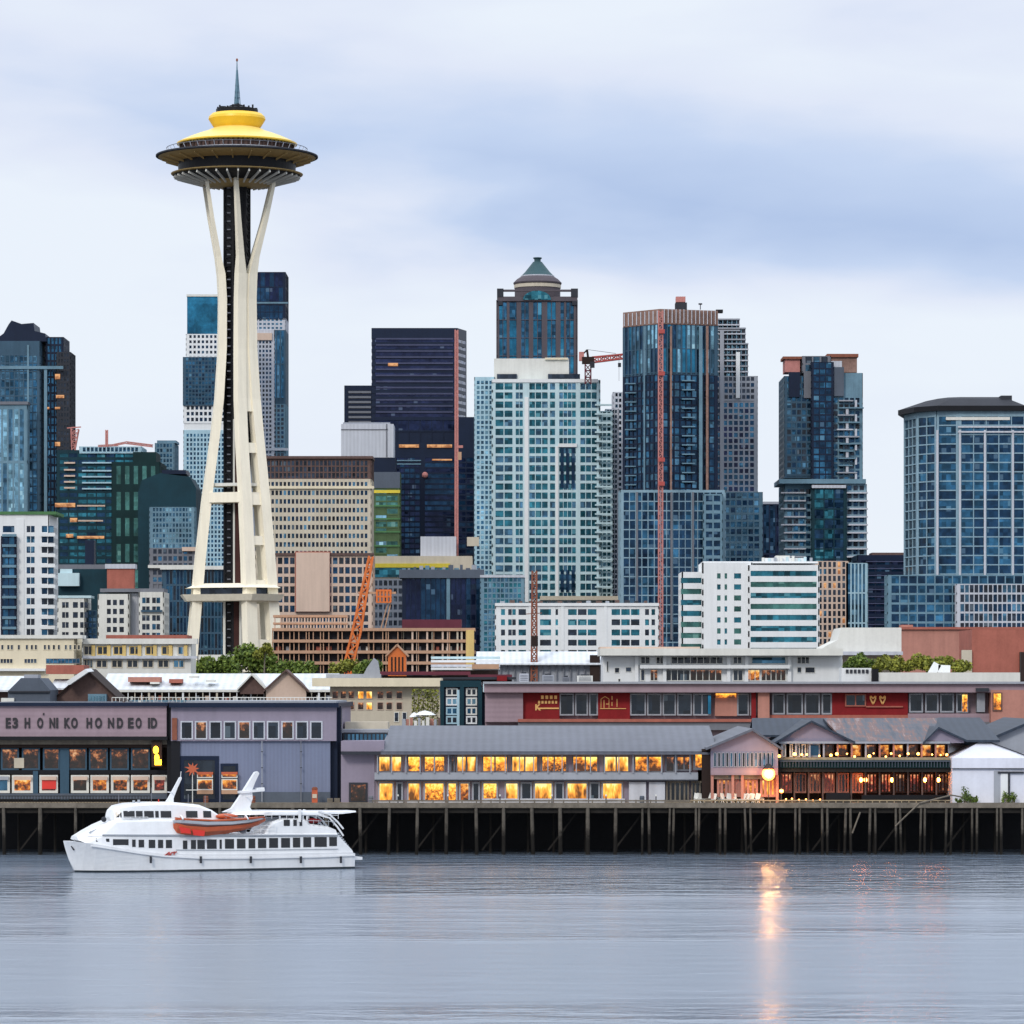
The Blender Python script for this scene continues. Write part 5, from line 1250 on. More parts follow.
def second_rank():
    D = 564
    b = Building('long_building', 'long pinkish grey two storey building with red panels and dark windows behind the pier roofs', 'building', D, 770)
    b.part(bx(X(485, D), X(993, D), D+2, D+22, 5.5, Z(690, D)), 'wall', 'pinkstone')
    b.slab(484, 1042, 683.2, 692.4, dD=-1.0, depth=24, mat='pinkstone', name='fascia'); b.slab(483, 1043, 681.6, 683.8, dD=-1.6, depth=26, mat='grey', name='roof_edge')
    b.slab(518, 759, 719, 722, dD=0, depth=2.1, mat='brick', name='sill'); b.slab(518, 995, 722, 730, dD=.3, depth=2.1, mat='midgrey', name='plinth')
    b.slab(485, 523, 692, 722, dD=.2, depth=2, mat='pinkstone', name='wall_end')
    def panel(a, c, mat='red'): b.slab(a, c, 693, 719.5, dD=1.0, depth=1.1, mat=mat, name='wall_panel')
    panel(523, 559.5); panel(598, 630); panel(731, 751, 'brickpink') if False else None
    for a, c in ((559.5, 574), (575, 588), (589, 598)): b.win(a, c, 693.5, 715.5, 'gl_shop', 'grey', dD=1.2, fw=.2)
    for a, c in ((630, 646), (647, 661.5), (662.5, 676), (677, 692), (693, 711)): b.win(a, c, 693.5, 715.5, 'gl_shop', 'grey', dD=1.2, fw=.2, nx=1 if c != 711 else 2)
    b.slab(708, 711, 695, 714, dD=.8, depth=.2, mat='gl_bright', name='narrow_screen')
    b.slab(715, 737, 693, 716, dD=1.0, depth=1.2, mat='brickpink', name='wall_panel'); b.slab(716, 736, 693.6, 697.5, dD=.7, depth=.3, mat='lit_gold', name='lit_soffit')
    for a, c in ((737, 749), (750, 757)): b.win(a, c, 693.5, 715.5, 'gl_shop', 'grey', dD=1.2, fw=.2)
    b.slab(751.5, 756, 692.5, 722, dD=.3, depth=1.5, mat='red', name='pier'); b.slab(758, 769.5, 692, 726, dD=-.2, depth=2.2, mat='brickpink', name='pier')
    for a, c in ((772, 785), (786.5, 803), (804.5, 820), (821.5, 832)): b.win(a, c, 693.5, 714.5, 'gl_shop', 'grey', dD=1.2, fw=.22)
    panel(832, 908); b.win(845, 866, 694, 706.5, 'gl_shop', 'brick', dD=.9, nx=2, fw=.18); b.slab(866, 903, 706, 707.4, dD=.7, depth=.3, mat='brick', name='ledge')
    b.slab(769.5, 908, 715, 718, dD=.6, depth=1.5, mat='brick', name='sill'); b.slab(908, 990, 713.5, 722, dD=.6, depth=1.5, mat='pinkstone', name='sill')
    for a, c in ((909, 923), (925, 938.5), (940, 954), (956, 968)): b.win(a, c, 693.5, 712.5, 'gl_shop', 'grey', dD=1.2, fw=.22)
    b.win(961.5, 968, 694, 712.5, 'lit_gold', 'grey', dD=.95, fw=.1)
    b.slab(977, 985, 693, 712, dD=.4, depth=1.6, mat='grey', name='downpipe_box'); b.slab(976, 989, 688, 691.5, dD=-1.4, depth=1, mat='darkgrey', name='light_bracket')
    m = MB(); m.prism([(X(990, D), D-1.2), (X(1052, D), D-1.2), (X(1052, D), D+18), (X(990, D), D+18)], 5.5, Z(690, D)); b.part(m, 'corner_block', 'brickpink')
    b.win(992.5, 1002, 692.5, 711, 'lit_gold', 'brown', dD=-1.25, fw=.15); b.slab(1021, 1030, 652, 683, dD=6, depth=1, mat='darkbrown', name='doorway')
    # lettering and a drawn house sign on the red panels
    D2 = D+.95; K = D2/F
    b.part(text_mb('K', 8*K, X(539-4, D2)+0, D2, Z(710, D2)), 'lettering', 'gold_letters')
    m = MB()
    for i in range(4): m.box(X(541+i*4.4, D2), X(543.8+i*4.4, D2), D2-.1, D2, Z(699, D2), Z(695.5, D2))
    for i in range(6): m.box(X(538+i*3.4, D2), X(540.2+i*3.4, D2), D2-.1, D2, Z(703.6, D2), Z(700.8, D2))
    m.box(X(538, D2), X(559, D2), D2-.1, D2, Z(709, D2), Z(707.6, D2)); b.part(m, 'sign_marks', 'gold_letters')
    m = MB(); pts = [(601, 708), (601, 699), (605, 696.5), (609, 699), (609, 708)]
    for (a, r), (c, q) in zip(pts, pts[1:]): m.bar((X(a, D2), D2-.05, Z(r, D2)), (X(c, D2), D2-.05, Z(q, D2)), .07)
    for a, r, c, q in ((604, 708, 604, 700), (612, 696, 612, 700), (612, 702, 612, 706), (617, 699, 617, 707), (600, 708.6, 626, 708.6), (606, 704, 609, 704)): m.bar((X(a, D2), D2-.05, Z(r, D2)), (X(c, D2), D2-.05, Z(q, D2)), .1)
    b.part(m, 'sign_marks', 'gold_letters')
    for cx_ in (873, 882.5):
        m = MB()
        for a, r, c, q in ((-2.5, 696, -2.5, 699), (2.5, 696, 2.5, 699), (-2.5, 699, 0, 704), (2.5, 699, 0, 704), (-2.5, 696, 0, 698.5), (2.5, 696, 0, 698.5)): m.bar((X(cx_+a, D2), D2-.05, Z(r, D2)), (X(cx_+c, D2), D2-.05, Z(q, D2)), .2)
        b.part(m, 'heart_sign', 'gold_letters')
second_rank()

# ------------------------------------------------------------------ the pier
PZ = Z(803.5, 480)
def pier():
    D = 480
    t = thing('pier', 'long timber pier on dark piles along the waterfront', 'pier', (0, D, 0))
    W = 40*1.0
    mk(bx(X(-60, D), X(1084, D), D, 546.5, PZ-.55, PZ), 'deck', 'deck_wood', t)
    mk(bx(X(-60, D), X(1084, D), D-.25, D-.02, PZ-.50, PZ+.10), 'edge_beam', 'timber', t)
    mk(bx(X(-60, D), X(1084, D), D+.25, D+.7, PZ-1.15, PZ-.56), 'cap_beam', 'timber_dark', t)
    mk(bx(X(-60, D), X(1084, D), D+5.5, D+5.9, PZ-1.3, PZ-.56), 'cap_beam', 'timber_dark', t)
    mk(bx(X(-60, D), X(1084, D), 496, 496.6, -3, PZ-.6), 'void_shade', 'black', t)  # black sheet added to stand for the shade under the deck
    ps = [4, 40, 76, 112, 148, 184, 220, 256, 292, 326, 360, 389, 418, 447, 476, 504, 532, 560, 588, 616]
    p = 643
    while p < 1060: ps += [p, p+4.6+R.uniform(-1, 1)]; p += 25.2+R.uniform(-1.5, 1.5)
    for i, p in enumerate(ps):
        m = MB(); w_ = (.50 if p < 630 else .34)*R.uniform(.85, 1.15); x = X(p, D)
        m.bar((x+R.uniform(-.22, .22), D+.05, -3), (x+R.uniform(-.08, .08), D-.05, PZ-.5), w_, n=8, q_w=w_*.85)
        o = mk(m, 'pile', 'pile_timber', t)
    for i in range(34):
        p = -10+i*31.5+R.uniform(-4, 4); m = MB(); x = X(p, D+6)
        m.bar((x, D+6, -3), (x, D+6, PZ-1), .34, n=7); mk(m, 'pile', 'timber_dark', t)
    for i in range(0, 30, 2):
        p = 20+i*33; m = MB(); m.bar((X(p, D+3), D+3, .4), (X(p+30, D+3), D+3, PZ-1), .2); mk(m, 'brace', 'timber_dark', t)
    for a, r, c, q in ((852, 833, 860, 812), (895, 826, 919, 803), (919, 803, 951, 795), (951, 795, 962, 797)):
        m = MB(); m.bar((X(a, D), D-.45, Z(r, D)), (X(c, D), D-.35, Z(q, D)), .2, n=6); mk(m, 'brace', 'timber', t)
    m = MB()
    for i in range(70):
        p = -6+i*3.0
        if p > 150: break
        x = X(p, D); m.bar((x, D+.1, PZ), (x, D+.1, PZ+.9), .07)
    m.bar((X(-6, D), D+.1, PZ+.9), (X(150, D), D+.1, PZ+.9), .08); m.bar((X(-6, D), D+.1, PZ+.5), (X(150, D), D+.1, PZ+.5), .05); mk(m, 'handrail', 'timber_dark', t)
    m = MB()
    for i in range(22):
        x = X(375+i*14.5, D); m.bar((x, D+.12, PZ), (x, D+.12, PZ+.45), .16)
    m.bar((X(372, D), D+.12, PZ+.32), (X(690, D), D+.12, PZ+.32), .13, .2); mk(m, 'kerb_rail', 'timber', t)
    m = MB(); m.box(X(690, D), X(950, D), D+.1, D+.28, PZ+.28, PZ+.42)
    for i in range(36):
        x = X(690+i*7.3, D); m.box(x-.06, x+.06, D+.1, D+.2, PZ+.1, PZ+.3)
    mk(m, 'kerb_rail', 'deck_wood', t)
pier()

def lamp_thing(name, label, px, r, D, rad_, mat, cat='lamp', group=None, arm=None, pt=None):
    t = thing(name, label, cat, (X(px, D), D, PZ), group)
    m = MB(); m.bar((X(px, D), D, PZ), (X(px, D), D, Z(r, D)-rad_), .09, n=6); mk(m, 'pole', 'darkgrey', t)
    m = MB(); m.sphere((X(px, D), D, Z(r, D)), rad_, 8); mk(m, 'bulb', mat, t, smooth=True)
    m = MB(); m.lathe(X(px, D), D, [(rad_*.9, Z(r, D)+rad_*.75), (rad_*.3, Z(r, D)+rad_*1.5), (.03, Z(r, D)+rad_*1.6)], 8); mk(m, 'cap', 'darkgrey', t)
    if pt:
        l = bpy.data.lights.new('lamp_light', 'POINT'); l.energy = pt; l.color = (1, .5, .16); l.shadow_soft_size = .3
        o = bpy.data.objects.new('lamp_light', l); COL.objects.link(o); o.location = (X(px, D), D-rad_-.5, Z(r, D)); 
    return t

def left_hall():
    D = 486
    b = Building('pier_hall', 'pinkish pier hall with dark sign letters over two rows of shop windows', 'building', D, 80)
    b.g = PZ
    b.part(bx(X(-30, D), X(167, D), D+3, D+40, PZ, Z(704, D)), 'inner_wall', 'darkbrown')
    b.slab(-30, 166.5, 705.5, 737, dD=-1.2, depth=42, mat='pinkstone', name='sign_fascia')
    b.slab(-30, 167.5, 702.6, 706, dD=-1.6, depth=43, mat='navy', name='roof_edge'); b.slab(-30, 167.5, 736.5, 740, dD=-1.5, depth=5, mat='black', name='soffit')
    b.slab(-30, 167, 740, 744.5, dD=-.6, depth=3, mat='timber', name='lintel'); b.slab(-30, 167, 744.5, 747.5, dD=-.3, depth=3, mat='darkbrown', name='lintel')
    Dl = D-1.2; K = Dl/F
    for ch, p, w_ in (('E', 5.8, 5), ('3', 12.5, 5.5), ('H', 24.6, 5.5), ('O', 37.2, 6), ('N', 49.5, 5.6), ('I', 56.2, 2), ('K', 64.3, 6), ('O', 71.2, 6.5), ('H', 86.5, 5.5), ('O', 95, 7), ('N', 108, 6), ('D', 117, 6), ('E', 128, 5.6), ('O', 135.6, 6), ('I', 148, 2), ('D', 151, 6)):
        tm = text_mb(ch, 13.6*K, X(p, Dl), Dl-.08, Z(727.6, Dl), ext=.06)
        # stretch each letter to its width on the board and thicken it
        xs = [v[0] for v in tm.v]; x0, x1 = min(xs), max(xs); sx = (w_*K)/(x1-x0)
        tm.v = [(X(p, Dl)+(v[0]-x0)*sx, v[1], v[2]) for v in tm.v]
        b.part(tm, 'letter', 'letters')
    b.slab(42.8, 44.2, 713, 715, dD=-1.35, depth=.12, mat='letters', name='letter_dot')
    # upper window row and teal frames
    for i, (a, c) in enumerate(((-20, 0), (1, 19), (22, 40), (43, 60), (68, 87), (89, 108), (110, 129), (131, 150))):
        b.win(a, c, 748, 770, 'lit_dim', 'steel', dD=.6, fw=.2)
    b.slab(-30, 168, 770, 774, dD=.4, depth=2.4, mat='black', name='canopy_band')
    b.slab(60, 69, 748, 800, dD=.2, depth=1, mat='steel', name='wall_panel'); b.slab(33, 38, 771, 800, dD=.2, depth=1, mat='steel', name='wall_panel'); b.slab(-30, -8, 771, 800, dD=.2, depth=1, mat='steel', name='wall_panel')
    for i, (a, c, g) in enumerate(((-6, 10, 'gl_mid'), (12, 33, 'lit_amber'), (39.5, 58, 'lit_red'), (71, 89, 'lit_dim'), (90.5, 109, 'lit_amber'), (111, 129.5, 'lit_amber'), (131, 150, 'lit_amber'), (152, 167, 'lit_red'))):
        b.win(a, c, 775, 793, g, 'offwhite', dD=.3, fw=.3)
        b.slab(a+1.5, c-1.5, 772.4 if False else 776.5, 780, dD=-.15, depth=.2, mat='tan' if g != 'gl_mid' else 'grey', name='awning')
    b.slab(-30, 167, 793.5, 799, dD=.1, depth=1.2, mat='slate', name='dado'); b.slab(42, 56, 779, 789, dD=.05, depth=.1, mat='red_paint', name='poster')
    b.slab(-30, 169, 799, 803.4, dD=.4, depth=3, mat='black', name='plinth')
    b.slab(14, 24, 758, 768, dD=.3, depth=.15, mat='beige', name='notice'); 
    b.slab(167, 171.5, 703, 803, dD=-.6, depth=3, mat='black', name='party_wall')
    # yellow neon sign with figures
    s = thing('neon_sign', 'yellow glowing hanging sign at the right end of the pinkish hall', 'sign', (X(156, 485), 485, Z(768, 485)))
    mk(bx(X(151.5, 485), X(162, 485), 484.9, 485.2, Z(767, 485), Z(741, 485)), 'backboard', 'darkbrown', s)
    K2 = 485/F
    m = MB()
    m.lathe(0, 0, [(2.6*K2, 0), (2.6*K2, .1)], 14); 
    mm = MB()
    for (cx_, rr, r_) in ((156, 3.4, 750), (157, 3.0, 757.5)):
        pr = [(X(cx_, 485)+rr*K2*math.cos(a)*.8, Z(r_, 485)+rr*K2*1.2*math.sin(a)) for a in [2*math.pi*k/12 for k in range(12)]]
        mm.ext(pr, 484.7, 484.88)
    mk(mm, 'glyph', 'yellow_sign', s); mk(bx(X(155, 485), X(161.5, 485), 484.7, 484.88, Z(765, 485), Z(759.5, 485)), 'glyph', 'yellow_sign', s)
left_hall()

def lilac_hall():
    D = 484
    b = Building('pier_warehouse', 'blue grey warehouse with lilac top band and a row of ten windows', 'building', D, 255)
    b.part(bx(X(171, D), X(330, D), D+.6, D+44, PZ, Z(741, D)), 'wall', 'bluegrey')
    b.slab(171, 336, 707, 741, dD=.2, depth=44, mat='lilac', name='upper_wall'); b.slab(169, 338.5, 702.8, 707.4, dD=-.5, depth=45, mat='navy', name='roof_edge'); b.slab(186, 336.5, 700.8, 703, dD=.6, depth=30, mat='grey', name='parapet')
    b.slab(328, 337.5, 741, 803.4, dD=1.6, depth=40, mat='navy', name='side_wall'); b.slab(333.5, 341, 706, 803.4, dD=2.4, depth=3, mat='navy', name='downpipe_wall')
    for i in range(10): b.win(180.5+i*14.4, 193+i*14.4, 721, 739.5, 'lit_dim' if i % 3 == 1 else 'gl_shop', 'lightgrey', dD=.2, fw=.16)
    b.slab(172, 177, 718, 740, dD=-.1, depth=.4, mat='rust', name='downpipe')
    b.slab(171, 180, 741, 803.4, dD=.3, depth=1, mat='black', name='corner_strip')
    b.win(180, 219, 756, 803, 'gl_shop', 'navy', dD=.6, fw=.5, name='doorway'); b.win(220.5, 238, 763.5, 802, 'gl_shop', 'navy', dD=.6, fw=.3, name='doorway')
    for a, c in ((197, 213), (221.5, 237.5)):
        b.win(a, c, 772, 778, 'lit_amber', 'offwhite', dD=.1, fw=.12); b.win(a, c, 779, 790, 'lit_amber', 'offwhite', dD=.1, fw=.12); b.slab(a, c, 790, 794, dD=-.1, depth=.4, mat='orange_con', name='awning'); b.slab(a, c, 772, 774.5, dD=-.25, depth=.3, mat='orange_paint', name='awning')
    b.slab(238, 330, 792, 803.4, dD=.3, depth=.4, mat='slate', name='plinth')
    # starfish pole sign
    t = thing('sign_post', 'orange starburst sign on a white pole by the warehouse door', 'sign', (X(192.5, 481), 481, PZ))
    m = MB(); m.bar((X(192.5, 481), 481, PZ), (X(192.5, 481), 481, Z(770, 481)), .12, n=6); m.bar((X(186, 481), 481, Z(790, 481)), (X(198, 481), 481, Z(790, 481)), .1); mk(m, 'pole', 'offwhite', t)
    pr = []
    for k in range(18):
        rr = (8 if k % 2 == 0 else 3.4)*R.uniform(.8, 1.1)*481/F; a = 2*math.pi*k/18+.1; pr.append((X(192.5, 481)+rr*math.cos(a), Z(769, 481)+rr*math.sin(a)))
    m = MB(); m.ext(pr, 480.8, 481.0); mk(m, 'starburst', 'orange_paint', t)
    t = thing('kiosk', 'orange red upright box standing on the pier before the warehouse', 'kiosk', (X(314.5, 482), 482, PZ))
    mk(bx(X(312, 482), X(317.5, 482), 481.7, 482.3, PZ, Z(789, 482)), 'cabinet', 'orange_paint', t); mk(bx(X(312.6, 482), X(317, 482), 481.6, 481.72, Z(798, 482), Z(794, 482)), 'hatch', 'beige', t); m = MB(); m.ext([(X(311.5, 482), Z(789, 482)), (X(318, 482), Z(789, 482)), (X(316.5, 482), Z(787, 482)), (X(313, 482), Z(787, 482))], 481.6, 482.4); mk(m, 'cap', 'rust', t)
lilac_hall()

def restaurant():
    D = 484
    b = Building('pier_restaurant', 'long low pier restaurant with grey curved roof and two rows of golden lit windows', 'building', D, 545)
    b.part(bx(X(341, D), X(698, D), D+.9, D+34, PZ, Z(752, D)), 'wall', 'lilac')
    # curved roof, eave to ridge and down again
    pts = []
    prof = [(-1.0, 752.5), (.4, 749), (2.5, 744.5), (6, 738.5), (11, 732), (17, 725.5)]
    full = [(D+d, Z(r, D+d)) for d, r in prof]; full += [(D+34-d, z) for (d, _), (yy, z) in list(zip(prof, full))[::-1][1:]]
    m = MB()
    for (ya, za), (yb, zb) in zip(full, full[1:]):
        k0 = max(0, (ya-D)/17); k1 = max(0, (yb-D)/17)
        fa = lambda y: 381+5*min(1, max(0, (y-D)/12)); 
        m.hexa([(X(fa(ya), D), ya, za-.25), (X(716, D), ya, za-.25), (X(716, D), yb, zb-.25), (X(fa(yb), D), yb, zb-.25), (X(fa(ya), D), ya, za), (X(716, D), ya, za), (X(716, D), yb, zb), (X(fa(yb), D), yb, zb)])
    b.part(m, 'roof', 'grey_roof')
    b.slab(341, 716, 751.5, 754.6, dD=-.9, depth=3, mat='darkgrey', name='eave')
    b.slab(341, 384, 741, 753, dD=.2, depth=30, mat='lilac', name='parapet')
    b.slab(341, 374.5, 754.6, 803.4, dD=.7, depth=1, mat='lilac', name='wall_end')
    b.slab(374.5, 698, 772.5, 780, dD=-.2, depth=2, mat='grey', name='floor_band'); b.slab(374.5, 698, 779.6, 781, dD=-.35, depth=.5, mat='darkgrey', name='ledge')
    ups = [(378, 402.5), (407, 421), (423.5, 445.5), (450, 455), (456, 477), (482, 508), (511, 538.5), (541, 567.5), (572, 598.5), (603, 629.5), (634, 663), (665, 675)]
    for i, (a, c) in enumerate(ups): b.win(a, c, 755.5, 772.5, 'lit_gold' if i not in (3, 11) else 'lit_dim', 'midgrey', dD=.7, fw=.18, nx=2 if c-a > 16 else 1)
    b.win(676, 692, 755.5, 771, 'lit_amber', 'midgrey', dD=.7, fw=.2, nx=2); b.win(693, 708, 752, 770, 'lit_gold', 'midgrey', dD=.2, fw=.3)
    lows = [(378, 394, 'lit_gold'), (396, 403, 'gl_shop'), (407, 421, 'lit_gold'), (423.5, 445, 'lit_gold'), (447, 457.5, 'lit_gold'), (459, 470, 'lit_amber'), (472, 480, 'gl_shop'), (482, 498, 'lit_gold'), (504.5, 519, 'lit_gold'), (520.5, 532, 'gl_shop'), (533.5, 553, 'lit_gold'), (554.5, 564, 'gl_shop'), (566, 588, 'lit_gold'), (589.5, 600, 'gl_shop'), (601.5, 623, 'lit_gold')]
    for a, c, g in lows: b.win(a, c, 782, 802, g, 'grey', dD=.7, fw=.2, nz=1)
    for a, c in ((378, 403), (407, 445), (447, 480), (482, 519), (520, 553), (554, 588), (589, 625)):
        b.slab(a, c, 798.6 if c > 500 else 800.2, 803.4, dD=.2, depth=.5, mat='lightgrey', name='dado')
    b.slab(629, 646, 782, 803.4, dD=.2, depth=.8, mat='lightgrey', name='wall_panel'); b.slab(649, 665, 782, 803.4, dD=.2, depth=.8, mat='lightgrey', name='wall_panel')
    b.win(666, 689, 781, 803, 'gl_shop', 'timber', dD=.5, nx=5, fw=.2); b.win(691, 713, 781, 803, 'gl_shop', 'timber', dD=.5, nx=5, fw=.2)
    b.win(349, 367.5, 782.5, 803, 'lit_dim', 'darkgrey', dD=.65, fw=.25, name='doorway')
    for i in range(24):
        p = 377+i*14.2; 
        if p < 696: b.slab(p, p+1, 755, 773, dD=-.5, depth=.25, mat='grey', name='post')
    # roof terrace corner left of the roof
    b.slab(341, 390, 729.5, 733, dD=13, depth=12, mat='grey', name='terrace_roof')
    b.win(343, 388, 732.5, 744, 'gl_mid', 'darkgrey', dD=9, nx=11, fw=.18); b.slab(345, 388, 722, 730, dD=20, depth=6, mat='beige', name='terrace_wall')
    # gable wing to the right
    b2 = Building('gabled_pavilion', 'grey gabled pavilion with slatted upper windows left of the bright lamp', 'building', 481.5, 740)
    gable(b2, 711, 778, 748, 731, 30, 'lilac', 'grey_roof', pk=752, base=770.5, over=1.0, th=.3)
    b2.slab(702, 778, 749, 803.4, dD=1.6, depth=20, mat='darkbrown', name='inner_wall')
    b2.slab(711, 778, 768, 775, dD=-.1, depth=1.6, mat='pinkstone', name='floor_band')
    for i in range(15): b2.win(713.5+i*4.1, 716.4+i*4.1, 752.5, 767, 'gl_shop' if i % 2 else 'gl_mid', 'grey', dD=0, fw=.07)
    b2.slab(711, 778, 775, 779, dD=.4, depth=1, mat='timber', name='lintel')
    for a, c, g in ((717, 731, 'lit_amber'), (734, 741, 'gl_shop'), (743, 758, 'lit_amber'), (760, 776, 'lit_gold')): b2.win(a, c, 778, 797, g, 'brickpink', dD=.9, fw=.3, nx=3)
    for p in (711, 731.5, 741, 776): b2.slab(p, p+2.6, 775, 803.4, dD=.2, depth=.8, mat='brickpink', name='post')
restaurant()

def veranda():
    D = 484
    b = Building('pier_restaurant', 'long brown pier restaurant with lantern lit veranda under striped metal roofs', 'building', D, 865)
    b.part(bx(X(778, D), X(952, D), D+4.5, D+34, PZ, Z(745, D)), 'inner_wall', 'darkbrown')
    # main roof, slope to the water
    def slope(px0, px1, re, rr, dE, dR, mat, l2=0, r2=0):
        m = MB(); D0, D1 = D+dE, D+dR; z0, z1 = Z(re, D0), Z(rr, D1)
        m.hexa([(X(px0, D0), D0, z0-.25), (X(px1, D0), D0, z0-.25), (X(px1+r2, D1), D1, z1-.25), (X(px0+l2, D1), D1, z1-.25), (X(px0, D0), D0, z0), (X(px1, D0), D0, z0), (X(px1+r2, D1), D1, z1), (X(px0+l2, D1), D1, z1)])
        m.hexa([(X(px0+l2, D1), D1, z1-.25), (X(px1+r2, D1), D1, z1-.25), (X(px1, D1), 2*D1-D0, z0-.25), (X(px0, D1), 2*D1-D0, z0-.25), (X(px0+l2, D1), D1, z1), (X(px1+r2, D1), D1, z1), (X(px1, D1), 2*D1-D0, z0), (X(px0, D1), 2*D1-D0, z0)])
        b.part(m, 'roof', mat)
    slope(845, 935, 741, 718, -.5, 15, 'rust_roof', -22, 10); slope(932, 1000, 740, 717.5, -.3, 15, 'slate_roof', 6, -20); slope(752, 846, 735, 718, 8, 16, 'slate_roof')
    gable(b, 779, 850, 741.5, 722.5, 16, 'lilac', 'slate_roof', dD=-.2, pk=811, base=743, over=.9, th=.25)
    gable(b, 926, 964, 741, 729, 12, 'lilac', 'slate_roof', dD=-.4, pk=938, base=743, over=.7, th=.25)
    b.slab(779, 950, 741.4, 743.6, dD=-.6, depth=1.2, mat='grey', name='fascia')
    # upper storey: posts and dark windows
    for a, c in ((782, 786), (789.5, 793), (796, 800), (801.5, 806)): b.win(a, c, 744, 757, 'gl_dark', 'offwhite', dD=.5, fw=.16)
    b.win(807, 820, 743.5, 757, 'gl_mid', 'grey', dD=.6, fw=.18)
    for i in range(9): b.win(822+i*14, 834+i*14, 743.5, 757.5, 'lit_amber' if i % 3 else 'lit_dim', 'brown', dD=2.5, fw=.2)
    for i in range(12): b.slab(781+i*14, 782.6+i*14, 743, 762, dD=-.2, depth=.35, mat='grey' if i < 4 else ('brickpink' if i % 3 else 'grey'), name='post')
    b.slab(779, 952, 757.5, 760.5, dD=-.9, depth=5.5, mat='deck_wood', name='veranda_floor'); b.slab(779, 952, 760, 768, dD=-1.0, depth=.5, mat='green_net', name='veranda_front')
    m = MB()
    for i in range(58): m.box(X(780+i*3, D), X(780.5+i*3, D), D-1.25, D-1.0, Z(767, D), Z(760.5, D))
    m.box(X(779, D), X(952, D), D-1.3, D-1.0, Z(761.4, D), Z(760.4, D)); b.part(m, 'baluster_rail', 'slate')
    b.slab(779, 952, 768, 772, dD=-.8, depth=5.2, mat='timber_dark', name='floor_beam')
    for i in range(12): b.win(781+i*14.2, 792+i*14.2, 773, 793, ('lit_red', 'gl_shop', 'lit_dim')[i % 3] if i not in (6, 7, 10) else 'lit_red', 'brickpink' if i < 6 else 'darkbrown', dD=2.6, fw=.2, nx=3)
    for i in range(13): b.slab(779.5+i*14.2, 781+i*14.2, 771, 803.4, dD=.2, depth=.35, mat='brown', name='post')
    b.slab(826, 850, 793, 803.4, dD=-.2, depth=1.5, mat='black', name='counter'); b.slab(862, 952, 795, 803.4, dD=.1, depth=1.0, mat='black', name='counter')
    for i in range(19):
        p = 783+i*9.2+R.uniform(-4, 4); r = 755.4+R.uniform(-2.2, 1.2); l = thing('lantern', 'small orange lantern glowing along the upper veranda rail', 'lantern', (X(p, D-.7), D-.7, Z(r+2, D)), 'lanterns along the veranda')
        m = MB(); m.sphere((X(p, D-.7), D-.7, Z(r, D)), .09+.14*R.random(), 5); mk(m, 'shade', 'warm_lamp', l); mk(bx(X(p, D-.7)-.08, X(p, D-.7)+.08, D-.78, D-.62, Z(757.5, D-.7), Z(r+1, D)), 'base', 'darkbrown', l)
    for p in (861, 865.5, 892, 925, 938.5): 
        l = thing('lantern', 'orange red lantern glowing in the dark lower storey of the brown restaurant', 'lantern', (X(p, D+.6), D+.6, Z(784, D)), 'red lanterns in the lower storey')
        m = MB(); m.sphere((X(p, D+.6), D+.6, Z(780, D)), .2, 6, sz=1.4); mk(m, 'shade', 'red_lamp', l); m = MB(); m.bar((X(p, D+.6), D+.6, Z(777, D)), (X(p, D+.6), D+.6, Z(771.5, D)), .05); mk(m, 'hanger', 'black', l)
    # right part of the roofs behind the tent
    b = Building('pier_shed', 'grey pier shed behind the white tent at the right edge', 'shed', 492, 995)
    gable(b, 975, 1060, 747, 722, 30, 'grey', 'slate_roof', pk=1034, base=803, over=.8)
    # small gold lamps near the large one
    lamp_thing('street_lamp', 'very bright golden globe lamp at the corner of the grey gabled pavilion', 768.5, 774, 480.6, .8, 'flood_lamp', pt=900)
    lamp_thing('street_lamp', 'smaller golden lamp just right of the very bright globe lamp, low on the pier', 781.5, 791, 480.5, .26, 'flood_lamp', pt=120)
    for i, p in enumerate((786, 792, 799, 806, 813, 820)):
        l = thing('deck_light', 'small warm light in a row along the pier edge right of the bright lamps', 'light', (X(p, 480.4), 480.4, PZ), 'deck lights by the bright lamp')
        m = MB(); m.sphere((X(p, 480.4), 480.4, PZ+.32+R.uniform(0, .25)), .1, 5); mk(m, 'bulb', 'warm_lamp', l); m = MB(); m.bar((X(p, 480.4), 480.4, PZ), (X(p, 480.4), 480.4, PZ+.3), .06, n=6); mk(m, 'stem', 'black', l)
    lamp_thing('street_lamp', 'red orange lamp left among the white deck chairs near the water edge', 690.5, 790, 480.5, .18, 'warm_lamp') if False else None
    # white deck chairs
    first = None
    D = 482
    for i in range(13):
        p = 697+i*5.4+R.uniform(-1, 1); x = X(p, D); y = D+R.uniform(-.5, .8)
        if first is None:
            first = thing('deck_chair', 'white folding deck chair on the pier before the gabled pavilion', 'chair', (x, y, PZ), 'white deck chairs')
            m = MB(); m.box(x-.3, x+.3, y-.3, y+.3, PZ+.42, PZ+.5); mk(m, 'seat', 'offwhite', first)
            m = MB(); m.bar((x, y+.3, PZ+.5), (x+.12, y+.5, PZ+1.15), .6, .08); mk(m, 'backrest', 'offwhite', first)
            for sx in (-.26, .26):
                for sy in (-.26, .26): m = MB(); m.bar((x+sx, y+sy, PZ), (x+sx, y-sy*.2, PZ+.45), .07); mk(m, 'leg', 'offwhite', first)
        else:
            o = first.copy(); COL.objects.link(o); o.location = (x, y, PZ); o.rotation_euler = (0, 0, R.uniform(-.9, .9)); WORLD[o] = (x, y, PZ)
            for ch in list(first.children): c = ch.copy(); COL.objects.link(c); c.parent = o
    # tent
    D = 481.5
    t = thing('tent', 'white marquee tent with peaked roof at the right end of the pier', 'tent', (X(990, D), D, PZ))
